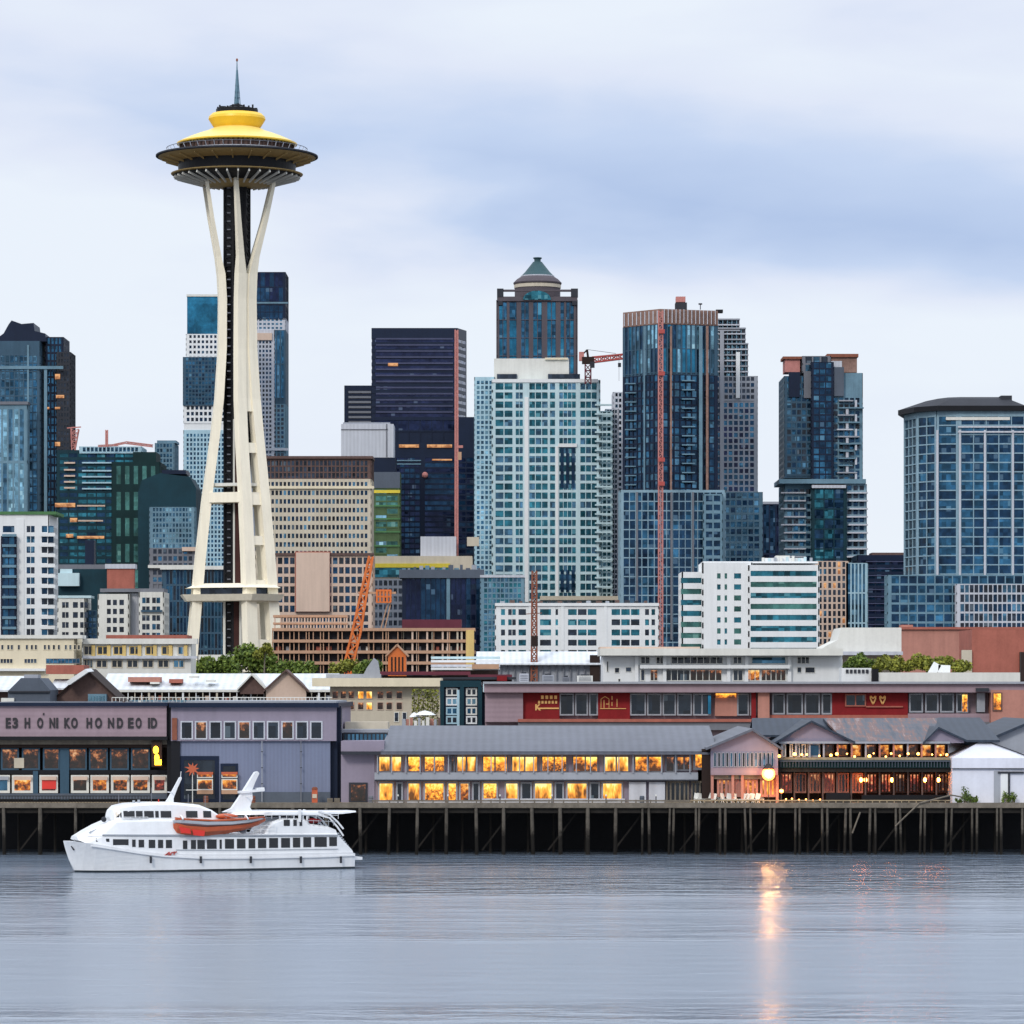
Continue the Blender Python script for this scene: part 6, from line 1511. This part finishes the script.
    m = MB(); m.ext([(X(952.5, D), PZ), (X(1034, D), PZ), (X(1034, D), Z(768, D)), (X(952.5, D), Z(768, D))], D+.2, D+8); mk(m, 'side_wall', 'tent', t)
    m = MB(); zr = Z(741.5, D+4)
    x0, x1 = X(952, D), X(1036, D); a0, a1 = X(980, D), X(1008, D)
    m.hexa([(x0, D, Z(768.6, D)), (x1, D, Z(768.6, D)), (x1, D+9, Z(768, D)), (x0, D+9, Z(768, D)), (X(952, D), D, Z(758, D)), (x1, D, Z(758, D)), (x1, D+9, Z(757, D)), (x0, D+9, Z(757, D))])
    m.hexa([(x0, D, Z(758, D)), (x1, D, Z(758, D)), (x1, D+9, Z(757, D)), (x0, D+9, Z(757, D)), (X(983, D), D+3, zr), (X(990, D), D+3, zr), (X(992, D), D+6, zr), (X(983, D), D+6, zr)]); mk(m, 'roof', 'tent', t)
    m = MB(); m.bar((X(990, D), D+2.8, zr+.05), (X(1030, D), D-.02, Z(757, D)), .12); m.bar((X(952, D), D-.03, Z(768.6, D)), (X(1030, D), D-.03, Z(768.6, D)), .1); mk(m, 'guy_edge', 'darkgrey', t)
    mk(bx(X(994, D), X(1000, D), D+.1, D+.25, PZ, Z(771, D)), 'door_flap', 'grey', t); mk(bx(X(1001, D), X(1008, D), D+.05, D+.25, PZ, Z(773, D)), 'entrance', 'white', t); m = MB(); m.box(X(1008, D), X(1010, D), D, D+.2, PZ, Z(772, D)); m.box(X(998, D), X(1024, D), D-.05, D+.2, Z(773.5, D), Z(771.5, D)); mk(m, 'door_frame', 'darkgrey', t)
    for i, (p, h) in enumerate(((958, .5), (964, 1.6), (969, 1.1), (974, .8), (1005, 1.0), (1012, 1.3))):
        tree('potted_plant', ('tall russet', 'dark', 'low green', 'small dark', 'upright dark', 'bushy dark')[i]+' plant at the foot of the white tent, number %s from the left' % ('one', 'two', 'three', 'four', 'five', 'six')[i] if False else
             ('short dark plant at the left corner of the white tent', 'tallest brown plant against the white tent wall', 'dark plant just right of the tallest brown one', 'low spreading plant midway along the tent wall', 'dark plant left of the tent door frame', 'dark bushy plant right of the tent door frame')[i],
             'plant', p-3, p+4, 803.4-h*8.3*1.4, 803.4, 480.8, 'leaf', n=260, clumps=4, ls=.12, depth=.6) 
veranda()

# ------------------------------------------------------------------ the ferry
def ferry():
    psi = rad(21); LEN = 33.2; D0 = 434.0; c, s_ = math.cos(psi), math.sin(psi)
    ox, oy = X(64, D0), D0
    t = thing('passenger_ferry', 'white passenger ferry with orange lifeboat heading left across the harbour', 'boat', (ox, oy, 0))
    def W(x, y, z): return (ox+x*c-y*s_, oy+x*s_+y*c, z)           # x aft from the bow, y away from the viewer
    def xl(px, y=0):   # column to length along the keel for a point at offset y
        a = (px-512)/F   # solve ox + x c - y s = a (oy + x s + y c)
        return (a*(oy+y*c)-ox+y*s_)/(c-a*s_)
    def zl(px, row, y=0):
        x = xl(px, y); return Z(row, oy+x*s_+y*c)
    def loft(st, mat, name, parent=t, yo=0, smooth=False, cham=.28, yref=-3.3):
        """st: (px, row bottom, row top, half width bottom, half width top)"""
        m = MB(); rings = []
        for px, rb, rt, hb, ht in st:
            x = xl(px, yref); zb, zt = zl(px, rb, yref), zl(px, rt, yref); ch = min(cham, (zt-zb)*.4)
            rings.append([W(x, yo-hb, zb), W(x, yo-(hb*.3+ht*.7), zt-ch), W(x, yo-ht+ch*1.1, zt), W(x, yo+ht-ch*1.1, zt), W(x, yo+(hb*.3+ht*.7), zt-ch), W(x, yo+hb, zb)])
        i0 = 0
        for r in rings: m.v += r
        n = 6
        for j in range(len(rings)-1):
            for k in range(n):
                l = (k+1) % n; m.f.append((j*n+k, (j+1)*n+k, (j+1)*n+l, j*n+l)); m.m.append(0)
        m.f.append(tuple(range(n))); m.m.append(0); e = (len(rings)-1)*n; m.f.append(tuple(e+k for k in range(n-1, -1, -1))); m.m.append(0)
        return mk(m, name, mat, parent, smooth)
    # hull
    st = [(63.5, 841, .05, .02, 841.6), (67, 841.2, .75, .05, 849), (72, 841.6, 1.35, .08, 860), (78.5, 842, 1.9, .12, 873.5), (86, 842.8, 2.4, .75, 877), (97, 844.3, 2.85, 1.45, 878), (115, 847.4, 3.2, 2.25, 878), (140, 851.2, 3.4, 2.9, 877), (163, 853.6, 3.45, 3.15, 876), (200, 854.4, 3.45, 3.25, 875), (260, 853.8, 3.45, 3.25, 873), (320, 852.8, 3.4, 3.2, 871), (352, 852.2, 3.3, 3.1, 870), (355.5, 853.5, 3.2, 3.0, 869.5)]
    def hull(part, mat, lo, hi):
        m = MB(); rings = []
        for px, rs, bd, bw, rb in st:
            zs = zl(px, rs, -bd); zb = max(-1.0, zl(px, rb, -bd)); x = xl(px, -bd if px < 120 else -3.3)
            def wd(z):
                f = (z-zb)/max(.05, zs-zb); f = max(0, min(1, f))
                return bw+(bd-bw)*f**1.25
            za, zz = max(lo, zb), min(hi, zs)
            if part == 'hull': za = max(.22, zb) if zb < .22 else zb; zz = zs
            if zz <= za: zz = za+.02
            ring = []
            for q in range(6):
                z = za+(zz-za)*q/5; ring.append(W(x, -wd(z), z))
            ring += [W(x, wd(za+(zz-za)*q/5), za+(zz-za)*q/5) for q in range(5, -1, -1)]
            rings.append(ring)
        n = 12
        for r in rings: m.v += r
        for j in range(len(rings)-1):
            for k in range(n): l = (k+1) % n; m.f.append((j*n+k, (j+1)*n+k, (j+1)*n+l, j*n+l)); m.m.append(0)
        m.f.append(tuple(range(n))); m.m.append(0); e = (len(rings)-1)*n; m.f.append(tuple(e+k for k in range(n-1, -1, -1))); m.m.append(0)
        return mk(m, part, mat, t)
    hull('hull', 'boat_white', .22, 99)
    # bottom paint just above the water
    m = MB(); rings = []
    for px, rs, bd, bw, rb in st[3:]:
        x = xl(px, -bd if px < 120 else -3.3)+(0 if px > 80 else .1); rings.append([W(x, -bw-.03, -.8), W(x, -bw-.05, .24), W(x, bw+.05, .24), W(x, bw+.03, -.8)])
    for r in rings: m.v += r
    for j in range(len(rings)-1):
        for k in range(4): l = (k+1) % 4; m.f.append((4*j+k, 4*j+4+k, 4*j+4+l, 4*j+l)); m.m.append(0)
    m.f.append((0, 1, 2, 3)); m.m.append(0); e = 4*(len(rings)-1); m.f.append((e+3, e+2, e+1, e)); m.m.append(0)
    mk(m, 'bottom_paint', 'antifoul', t)
    # rubbing strake
    m = MB(); pts = [(92, 845.6, 2.72), (115, 849.2, 3.2), (140, 853.2, 3.44), (163, 856, 3.52), (200, 858, 3.52), (260, 857.8, 3.52), (320, 856.6, 3.46), (355, 855.2, 3.3)]
    for sg in (-1, 1):
        for (a, r, y), (a2, r2, y2) in zip(pts, pts[1:]): m.bar(W(xl(a, -3.3), sg*y, zl(a, r, -3.3)), W(xl(a2, -3.3), sg*y2, zl(a2, r2, -3.3)), .14, .16)
    mk(m, 'rubbing_strake', 'boat_white', t)
    m = MB(); x = xl(355, -3.3); p = [W(x-.3, -3.0, zl(355, 860, -3.3)), W(x+1.0, -2.9, zl(355, 860, -3.3)), W(x+1.0, 2.9, zl(355, 860, -3.3)), W(x-.3, 3, zl(355, 860, -3.3))]
    m.hexa(p+[(q[0], q[1], q[2]+.3) for q in p]); mk(m, 'swim_platform', 'boat_white', t)
    # main cabin: from the raked nose to the sloping stern
    cab = [(82, 840.5, 837.2, 1.6, 1.2), (90, 844, 835.2, 2.2, 1.9), (104, 846.5, 834.5, 2.75, 2.6), (125, 850, 834.2, 3.1, 3.0), (165, 854.8, 834, 3.28, 3.2), (250, 854.8, 834, 3.3, 3.25), (338, 853.5, 833.5, 3.28, 3.2), (345, 853.2, 841, 3.2, 3.1), (353.5, 853.2, 850.5, 3.15, 3.0)]
    loft(cab, 'boat_white', 'main_cabin')
    fore = [(83, 837.6, 836.6, 1.3, 1.0), (92, 836.5, 831.6, 2.0, 1.5), (104, 836, 825.8, 2.6, 2.1), (118, 836, 820.2, 3.0, 2.5), (150, 836, 819, 3.2, 2.75), (200, 836, 819, 3.25, 2.8), (216, 836, 824, 3.2, 2.8), (230, 835, 833, 3.2, 3.0)]
    loft(fore, 'boat_white', 'upper_cabin')
    wh = [(115.5, 821, 817.5, 1.3, .9), (118, 821, 811, 1.9, 1.5), (123, 821, 806.5, 2.2, 1.7), (135, 821, 804, 2.45, 2.0), (155, 821, 802.8, 2.5, 2.05), (180, 821, 802.8, 2.5, 2.05), (203, 821, 805.2, 2.45, 2.0), (216, 822, 810.5, 2.35, 2.0), (227, 824, 818, 2.2, 1.9)]
    loft(wh, 'boat_white', 'wheelhouse')
    def lerp(tab, px, i):
        for a, b in zip(tab, tab[1:]):
            if px <= b[0]: return a[i]+(b[i]-a[i])*(px-a[0])/(b[0]-a[0])
        return tab[-1][i]
    def pane(tab, a, b2, r0, r1, name='window', mat='boat_glass', off=.04, fr=True):
        for sg in (-1, 1):
            q = []
            for px, r in ((a, r1), (b2, r1), (b2, r0), (a, r0)):
                zb, zt = zl(px, lerp(tab, px, 1), -3.3), zl(px, lerp(tab, px, 2), -3.3); z = zl(px, r, -3.3)
                hb, ht = lerp(tab, px, 3), lerp(tab, px, 4); hm = hb*.3+ht*.7; ch = min(.28, (zt-zb)*.4)
                f = max(0, min(1, (z-zb)/max(.1, zt-ch-zb))); q.append((xl(px, -3.3), hb+(hm-hb)*f, z))
            m = MB(); m.hexa([W(x, sg*(y-.05), z) for x, y, z in q]+[W(x, sg*(y+off), z) for x, y, z in q]); mk(m, name, mat, t)
    for a, b2, r0, r1 in ((98, 110.5, 838.8, 842), (114, 129, 839.3, 845.2), (132.6, 136, 839.6, 847), (139, 144.4, 839.8, 847.4), (149, 155.4, 839.8, 848), (158.2, 163.2, 839.8, 848), (166, 172, 839.8, 848), (183, 187.4, 840.5, 849), (191, 196, 840, 849), (197.4, 204.8, 840, 849), (207, 216.6, 839.4, 848.8), (219.6, 221.8, 839.6, 848.8), (225, 234, 839, 848.6), (237, 245.4, 838.8, 848.4), (248.6, 255.2, 838.6, 848.2), (258, 266.2, 838.4, 848), (269.2, 278, 838, 847.8), (281.2, 290, 838, 847.6), (293, 300.2, 837.6, 847.4), (303.4, 311.2, 837.2, 847.2), (314.6, 326.8, 837, 846.8), (329.4, 337, 837, 846)): pane(cab, a, b2, r0, r1)
    for a, b2 in ((119.2, 124.5), (126.4, 137), (138.4, 145), (146.6, 156), (157.6, 161), (163, 173.5), (188.5, 200), (206, 214)): pane(wh, a, b2, 811.2 if a > 126 else 812.5, 817.8 if a > 187 or a < 180 else 817, name='wheelhouse_window')
    # deck line shadow ledge and handrails
    m = MB()
    for sg in (-1, 1):
        pts = [(104, 2.66), (125, 3.08), (165, 3.3), (250, 3.36), (338, 3.3)]
        for (a, y), (a2, y2) in zip(pts, pts[1:]): m.bar(W(xl(a, -3.3), sg*y, zl(a, 835, -3.3)), W(xl(a2, -3.3), sg*y2, zl(a2, 835, -3.3)), .2, .12)
    mk(m, 'deck_edge', 'boat_grey', t)
    def rail(a, b2, r, y, h, name='handrail'):
        m = MB(); n = max(3, int((b2-a)/7)); x0, x1 = xl(a, -3.3), xl(b2, -3.3)
        for sg in (-1, 1):
            z0, z1 = zl(a, r, -3.3), zl(b2, r, -3.3)
            for i in range(n+1): f = i/n; x = x0+(x1-x0)*f; z = z0+(z1-z0)*f; m.bar(W(x, sg*y, z), W(x, sg*y, z+h), .05)
            for hh in (h, h*.55): m.bar(W(x0, sg*y, z0+hh), W(x1, sg*y, z1+hh), .05)
        mk(m, name, 'boat_white', t)
    rail(232, 276, 834, 3.1, .95); rail(266, 340, 819, 2.7, .7); rail(124, 150, 820, 2.5, .3);
    # after deckhouse and long canopy
    aft = [(266, 836, 833, 2.9, 2.8), (274, 836, 822, 2.9, 2.8), (283, 836, 818.6, 2.9, 2.8), (306, 836, 818.6, 2.9, 2.8), (312, 836, 824, 2.9, 2.8), (330, 836, 826.5, 2.9, 2.8), (338, 836, 830, 2.9, 2.8)]
    loft(aft, 'boat_white', 'after_deckhouse')
    for a, b2 in ((285, 291), (294.6, 298), (300.8, 303.4)): pane(aft, a, b2, 819.8, 826, name='window')
    can = [(238, 815.5, 813.8, 1.0, .8), (254, 815.2, 811.4, 2.2, 2.0), (275, 815, 811.2, 2.8, 2.7), (320, 815, 811.6, 2.8, 2.7), (346, 814, 811.4, 2.4, 2.3), (361, 812.6, 811.2, 1.6, 1.5)]
    loft(can, 'boat_white', 'canopy', cham=.1)
    for a in (282, 296, 305, 309):
        for sg in (-1, 1):
            m = MB(); m.bar(W(xl(a, -3.3), sg*2.6, zl(a, 834, -3.3)), W(xl(a, -3.3), sg*2.6, zl(a, 814, -3.3)), .16 if a > 300 else .12); mk(m, 'post', 'boat_white', t)
    m = MB(); m.bar(W(xl(301, -3.3), -2.85, zl(301, 822, -3.3)), W(xl(301, -3.3), -2.85, zl(301, 809.5, -3.3)), .3, .3); mk(m, 'locker', 'boat_white', t)
    for i, (a, b2, r) in enumerate(((308, 325, 820), (219, 241, 815.5))):
        m = MB(); x0, x1 = xl(a, -3.3), xl(b2, -3.3); pr = []
        for k in range(8):
            f = k/7; x = x0+(x1-x0)*f; rr = .08+.42*math.sin(math.pi*min(1, f*1.05+.02))**.5*1.0; z = zl(a+(b2-a)*f, r+1, -3.3)
            pr.append((x, rr, z))
        rings = [[W(x, -2.2+math.cos(q)*rr*.9, z+math.sin(q)*rr*.62) for q in [2*math.pi*k/8 for k in range(8)]] for x, rr, z in pr]
        for r_ in rings: m.v += r_
        for j in range(7):
            for k in range(8): l = (k+1) % 8; m.f.append((j*8+k, (j+1)*8+k, (j+1)*8+l, j*8+l)); m.m.append(0)
        m.f.append(tuple(range(8))); m.m.append(0); m.f.append(tuple(63-k for k in range(8))); m.m.append(0)
        mk(m, 'raft_cover', 'orange_paint' if i else 'red', t, True)
    # stern stair rails
    for r0, r1 in ((818, 836), (814.5, 829)):
        m = MB()
        for sg in (-1, 1):
            pts = [(320, r0-3), (331, r0), (339, (r0+r1)/2), (345, r1)]
            for (a, r), (a2, r2) in zip(pts, pts[1:]): m.bar(W(xl(a, -3.3), sg*2.7, zl(a, r, -3.3)), W(xl(a2, -3.3), sg*2.7, zl(a2, r2, -3.3)), .17)
        mk(m, 'stair_rail', 'boat_white', t)
    m = MB()
    for k in range(9):
        f = k/8; x = xl(338+12*f, -3.3); z = zl(338, 833, -3.3)*(1-f)+zl(350, 849, -3.3)*f; p = [W(x, -2.9, z), W(x+.3, -2.9, z), W(x+.3, -1.6, z), W(x, -1.6, z)]; m.hexa([(q[0], q[1], q[2]-.12) for q in p]+p)
    mk(m, 'stern_stair', 'boat_grey', t)
    # masts
    def plate(prof, yy, th, name, mat='boat_white'):
        m = MB(); n = len(prof); A = [W(xl(a, -3.3), yy-th/2, zl(a, r, -3.3)) for a, r in prof]; B_ = [W(xl(a, -3.3), yy+th/2, zl(a, r, -3.3)) for a, r in prof]
        m.v += A+B_; m.f.append(tuple(range(n))); m.m.append(0); m.f.append(tuple(range(2*n-1, n-1, -1))); m.m.append(0)
        for k in range(n): l = (k+1) % n; m.f.append((k, n+k, n+l, l)); m.m.append(0)
        return mk(m, name, mat, t)
    mast = plate([(231, 813), (240, 809), (247, 799), (252, 791), (257, 783), (263.4, 772.8), (266, 772), (267.4, 774), (263, 783.5), (260.2, 791), (260.8, 799), (258, 808), (262, 814)], 0, .7, 'mast')
    m = MB(); m.bar(W(xl(248, -3.3), 0, zl(248, 793, -3.3)), W(xl(272, -3.3), 0, zl(272, 790.6, -3.3)), 1.2, .24); m.bar(W(xl(265, -3.3), 0, zl(265, 790, -3.3)), W(xl(272.5, -3.3), 0, zl(272.5, 789.4, -3.3)), .8, .3); mk(m, 'radar', 'boat_white', mast)
    m = MB(); m.bar(W(xl(254, -3.3), -2.2, zl(254, 797, -3.3)), W(xl(254, -3.3), 2.2, zl(254, 797, -3.3)), .12); mk(m, 'yard', 'boat_white', mast)
    fm = plate([(173.5, 803.5), (176.5, 799), (182, 789), (187.6, 778.5), (189.4, 777.4), (189.8, 779.4), (185.4, 789), (181.6, 799), (181.6, 803.5)], 0, .4, 'mast')
    m = MB(); m.bar(W(xl(179, -3.3), -1.2, zl(179, 793, -3.3)), W(xl(179, -3.3), 1.2, zl(179, 793, -3.3)), .1); m.bar(W(xl(189, -3.3), 0, zl(189, 778, -3.3)), W(xl(189.6, -3.3), 0, zl(189.6, 772, -3.3)), .06); mk(m, 'aerial', 'boat_white', fm)
    for a, h in ((141, 2.4), (146, 3.0), (166, 3.5)):
        m = MB(); x = xl(a, -3.3); z = zl(a, 803.5, -3.3); m.bar(W(x, -.4, z-.2), W(x, -.4, z+h*.11), .3 if a < 160 else .12, n=6); mk(m, 'roof_fitting', 'boat_grey' if a < 160 else 'red_paint', t)
    def line(pts, y, w_, mat, name):
        m = MB()
        for sg in (-1, 1):
            for (a, r), (a2, r2) in zip(pts, pts[1:]): m.bar(W(xl(a, -3.3), sg*y, zl(a, r, -3.3)), W(xl(a2, -3.3), sg*y, zl(a2, r2, -3.3)), w_, w_)
        mk(m, name, mat, t)
    line([(176, 849.8), (230, 850.2), (338, 848.9)], 3.32, .07, 'boat_grey', 'sill_shadow_line'); line([(180, 836.6), (240, 836.2), (338, 835.6)], 3.3, .08, 'boat_grey', 'deck_shadow_line')  # grey lines stand for the shadows under the windows and the deck
    line([(226, 815), (236, 818), (262, 818)], 2.6, .06, 'boat_grey', 'handrail'); line([(226, 819), (236, 822), (262, 822)], 2.6, .05, 'boat_grey', 'handrail')
    for a in range(228, 266, 5): line([(a, 822.5), (a, 817.5)], 2.6, .05, 'boat_grey', 'stanchion')
    for a in range(310, 340, 5): line([(a, 826), (a, 820)], 2.8, .05, 'boat_grey', 'stanchion')
    line([(308, 820.4), (338, 822)], 2.8, .06, 'boat_grey', 'handrail')
    line([(92, 833), (117, 822.5)], 1.9, .08, 'boat_grey', 'handrail')
    for a in range(94, 117, 5): line([(a, 836-(a-92)*.42), (a, 832.2-(a-92)*.42)], 1.9, .05, 'boat_grey', 'stanchion')
    for a, b2, r in ((232, 238, 826), (242, 247, 827)): pane([(200, 836, 819, 3.2, 2.8), (260, 836, 819, 3.2, 2.8)], a, b2, r, r+6, name='deck_door', mat='midgrey', off=-.6)
    for a in (150, 200, 250, 300, 340):
        m = MB(); x = xl(a, -3.3); z = zl(a, 858.5, -3.3); m.bar(W(x, -3.62, z-.5), W(x, -3.62, z+.25), .26, n=8); mk(m, 'fender', 'darkgrey', t)
    m = MB(); m.bar(W(xl(72, -1), -.9, zl(72, 846, -1)), W(xl(74, -1), -1.1, zl(74, 850, -1)), .3, .12); mk(m, 'anchor', 'darkgrey', t)
    for k, (a, r, h) in enumerate(((128, 803.5, 1.0), (160, 802.8, 1.7), (196, 804, 1.1), (212, 808, 1.4))):
        m = MB(); x = xl(a, -3.3); z = zl(a, r, -3.3)-.1; m.bar(W(x, .5-k*.4, z), W(x, .5-k*.4, z+h), .06); mk(m, 'aerial', 'midgrey', t)
    # anchor gear left of the wheelhouse
    m = MB(); m.sphere(W(xl(109, -3.3), -1.2, zl(109, 820, -3.3)), .3, 5); mk(m, 'searchlight', 'darkgrey', t)
    # lifeboat in its davits on the near side
    def lb(st2, mat, name, par):
        m = MB(); rings = []
        for px, rb, rt, h, hb in st2:
            x = xl(px, -3.3); zb, zt = zl(px, rb, -3.8), zl(px, rt, -3.8)
            rings.append([W(x, -3.1-h, zt), W(x, -3.1-hb, (zb+zt)/2-.02), W(x, -3.1-hb*.4, zb), W(x, -3.1+hb*.4, zb), W(x, -3.1+hb, (zb+zt)/2-.02), W(x, -3.1+h, zt)])
        for r in rings: m.v += r
        for j in range(len(rings)-1):
            for k in range(6): l = (k+1) % 6; m.f.append((6*j+k, 6*j+6+k, 6*j+6+l, 6*j+l)); m.m.append(0)
        m.f.append(tuple(range(6))); m.m.append(0); e = 6*(len(rings)-1); m.f.append(tuple(e+k for k in range(5, -1, -1))); m.m.append(0)
        return mk(m, name, mat, par)
    hullb = lb([(173.8, 828, 823, .1, .05), (177, 833, 823.5, .55, .4), (185, 835.2, 825.6, .85, .75), (205, 836, 827, .95, .85), (225, 834, 826, .95, .85), (245, 829.8, 824.4, .85, .7), (258, 825.5, 821.5, .55, .4), (266, 821, 818.6, .1, .05)], 'orange_paint', 'lifeboat', t)
    lb([(174, 824.2, 820.5, .35, .3), (180, 825.2, 820, .8, .75), (205, 827.4, 821.6, .98, .98), (230, 826.8, 821.4, .98, .98), (250, 824, 819.6, .8, .75), (263, 820.4, 817.8, .3, .25)], 'boat_grey', 'canopy_cover', hullb)
    lb([(176, 821.4, 817.4, .3, .25), (184, 821.6, 818.4, .85, .8), (215, 822.2, 820, .98, .98), (245, 821, 818.2, .9, .85), (264.6, 818.8, 816.6, .3, .25)], 'orange_paint', 'gunwale', hullb)
    plate([(177, 826), (188, 828.5), (189, 833.5), (179, 832.6)], -4.06, .1, 'red_buoy', 'red_paint'); plate([(190, 829), (203, 830.5), (202, 836), (191.5, 835)], -4.08, .1, 'red_buoy', 'red_paint')
    for a in (181, 246):
        m = MB(); m.bar(W(xl(a, -3.3), -2.0, zl(a, 835, -3.3)), W(xl(a, -3.3), -3.2, zl(a, 815.5, -3.3)), .17); m.bar(W(xl(a, -3.3), -3.2, zl(a, 815.5, -3.3)), W(xl(a, -3.3), -4.1, zl(a, 819, -3.3)), .13); mk(m, 'davit', 'boat_white', t)
    m = MB()
    for (a, r, a2, r2) in ((164.5, 855.6, 169, 852), (169, 852, 168.6, 855.4), (165.8, 854, 171, 853.8), (171, 852.6, 170, 855.4), (171, 852.6, 174.4, 852), (174.6, 851.4, 173.4, 854.8), (172.6, 852.6, 176.4, 851.8)):
        m.bar(W(xl(a, -3.3), -3.5, zl(a, r, -3.3)), W(xl(a2, -3.3), -3.5, zl(a2, r2, -3.3)), .13, .13)
    mk(m, 'logo', 'crane_red', t)
    # a deckhand forward of the wheelhouse is only a dark shape in the photo: a winch
    mk((lambda q: (q.hexa([W(xl(188, -3.3)+dx_, dy_, zl(188, r_, -3.3)) for r_ in (812, 804.5) for dx_, dy_ in ((0, -1.5), (1.2, -1.5), (1.2, -.7), (0, -.7))]), q)[1])(MB()), 'ventilator', 'boat_white', t)
ferry()

# ------------------------------------------------------------------ small things along the waterfront
def waterfront_clutter():
    # posts and rails on the flat roofs of the two left halls
    D = 500
    t = thing('roof_railing', 'pale railing with flower boxes along the flat roofs of the two left pier halls', 'railing', (X(225, D), D, Z(703, D)))
    m = MB()
    for i in range(60):
        p = 112+i*3.8
        if p > 332: break
        m.bar((X(p, D), D, Z(704, D)), (X(p, D), D, Z(697.5, D)), .07)
    m.bar((X(112, D), D, Z(697.5, D)), (X(332, D), D, Z(697.5, D)), .09); mk(m, 'rail', 'offwhite', t)
    for i in range(26):
        p = 114+i*8.3+R.uniform(-1, 1); mk(bx(X(p, D), X(p+R.uniform(2, 5), D), D-.6, D-.2, Z(703.5, D), Z(701+R.uniform(-1.2, .6), D)), 'flower_box', R.choice(['grey', 'bluesteel', 'midgrey', 'offwhite', 'brown']), t)
    # roof units: each a thing standing on a roof
    def unit(px, row, D, w_, h, mat, lab, k):
        x = X(px, D); z = Z(row, D); t = thing('roof_unit', lab, 'roof unit', (x, D, z))
        mk(bx(x-w_/2, x+w_/2, D, D+w_*.8, z-.3, z+h), 'casing', mat, t)
        m = MB(); m.lathe(x, D+w_*.4, [(w_*.28, z+h), (w_*.28, z+h+.18), (w_*.2, z+h+.22)], 12); mk(m, 'fan', 'darkgrey', t)
        m = MB()
        for i in range(4): m.box(x-w_*.42, x+w_*.42, D-.05, D, z+h*(.18+.2*i), z+h*(.26+.2*i))
        mk(m, 'grille', 'midgrey', t)
    for k, (px, mat, w_, h, lab) in enumerate(((548, 'grey', 1.6, 1.0, 'leftmost grey ventilation unit on the long pinkish building roof'), (585, 'offwhite', 2.2, .9, 'wide off white unit on the long roof before the grey warehouse'), (566, 'midgrey', 1.0, .7, 'tiny dark unit between two larger ones on the long pinkish roof'), (524, 'lightgrey', 1.3, 1.2, 'pale upright unit on the long roof above the first red panel'))):
        unit(px, 682, 572, w_, h, mat, lab, k)
    # pipes, vents and drains on the halls
    D = 483.9
    for p0, mat in ((262, 'grey'), (301, 'midgrey')):
        t = thing('downpipe', ('left' if p0 == 262 else 'right')+'-hand thin downpipe on the blue grey warehouse wall', 'pipe', (X(p0, D), D, PZ))
        m = MB(); m.bar((X(p0, D), D, PZ+.1), (X(p0, D), D, Z(741, D)), .12, n=7); mk(m, 'pipe', mat, t)
        m = MB()
        for r in (752, 768, 784): m.box(X(p0, D)-.12, X(p0, D)+.12, D-.08, D+.3, Z(r, D), Z(r, D)+.08)
        mk(m, 'bracket', 'darkgrey', t)
    # barrels, crates and bins on the deck
    for k, (px, mat, lab) in enumerate(((206, 'rust', 'rusty barrel beside the starburst sign pole'), (247, 'steel', 'blue barrel standing before the blue grey warehouse wall'), (253, 'rust', 'rusty barrel right of the blue barrel by the warehouse'), (371, 'midgrey', 'grey barrel at the left end of the golden lit restaurant'), (642, 'slate', 'slate coloured barrel before the pale wall panels of the restaurant'))):
        D = 481.2; t = thing('barrel', lab, 'barrel', (X(px, D), D, PZ))
        m = MB(); m.lathe(X(px, D), D, [(.27, PZ), (.3, PZ+.3), (.3, PZ+.6), (.27, PZ+.88)], 14); mk(m, 'body', mat, t)
        m = MB()
        for z in (.28, .6): m.lathe(X(px, D), D, [(.31, PZ+z), (.325, PZ+z+.02), (.31, PZ+z+.05)], 14, caps=False)
        mk(m, 'hoops', 'darkgrey', t)
    for k, (px, lab) in enumerate(((330, 'brown crate by the dark corner of the warehouse'), (337, 'brown crate right of the one at the dark warehouse corner'), (708, 'brown crate among the white deck chairs'))):
        D = 481.0; t = thing('crate', lab, 'crate', (X(px, D), D, PZ)); x = X(px, D); z = PZ
        m = MB()
        for i in range(4): m.box(x-.34, x+.34, D-.3, D-.27, z+.02+.16*i, z+.14+.16*i)
        m.box(x-.33, x+.33, D-.27, D+.3, z, z+.6); mk(m, 'boards', 'timber', t)
    # cast lamp standards along the deck, unlit
    first = None
    for px in (398, 448, 500, 552, 606, 656):
        D = 480.7; x = X(px, D)
        if first is None:
            first = thing('bollard_lamp', 'short unlit dark bollard light in the row along the pier edge before the golden windows', 'bollard light', (x, D, PZ), 'bollard lights along the pier edge')
            m = MB(); m.lathe(x, D, [(.09, PZ), (.07, PZ+.1), (.06, PZ+.85)], 8); mk(m, 'post', 'darkgrey', first)
            m = MB(); m.lathe(x, D, [(.1, PZ+.85), (.11, PZ+1.0), (.04, PZ+1.06)], 8); mk(m, 'head', 'offwhite', first)
        else:
            o = first.copy(); COL.objects.link(o); o.location = (x, D, PZ)
            for ch in list(first.children): c = ch.copy(); COL.objects.link(c); c.parent = o
waterfront_clutter()
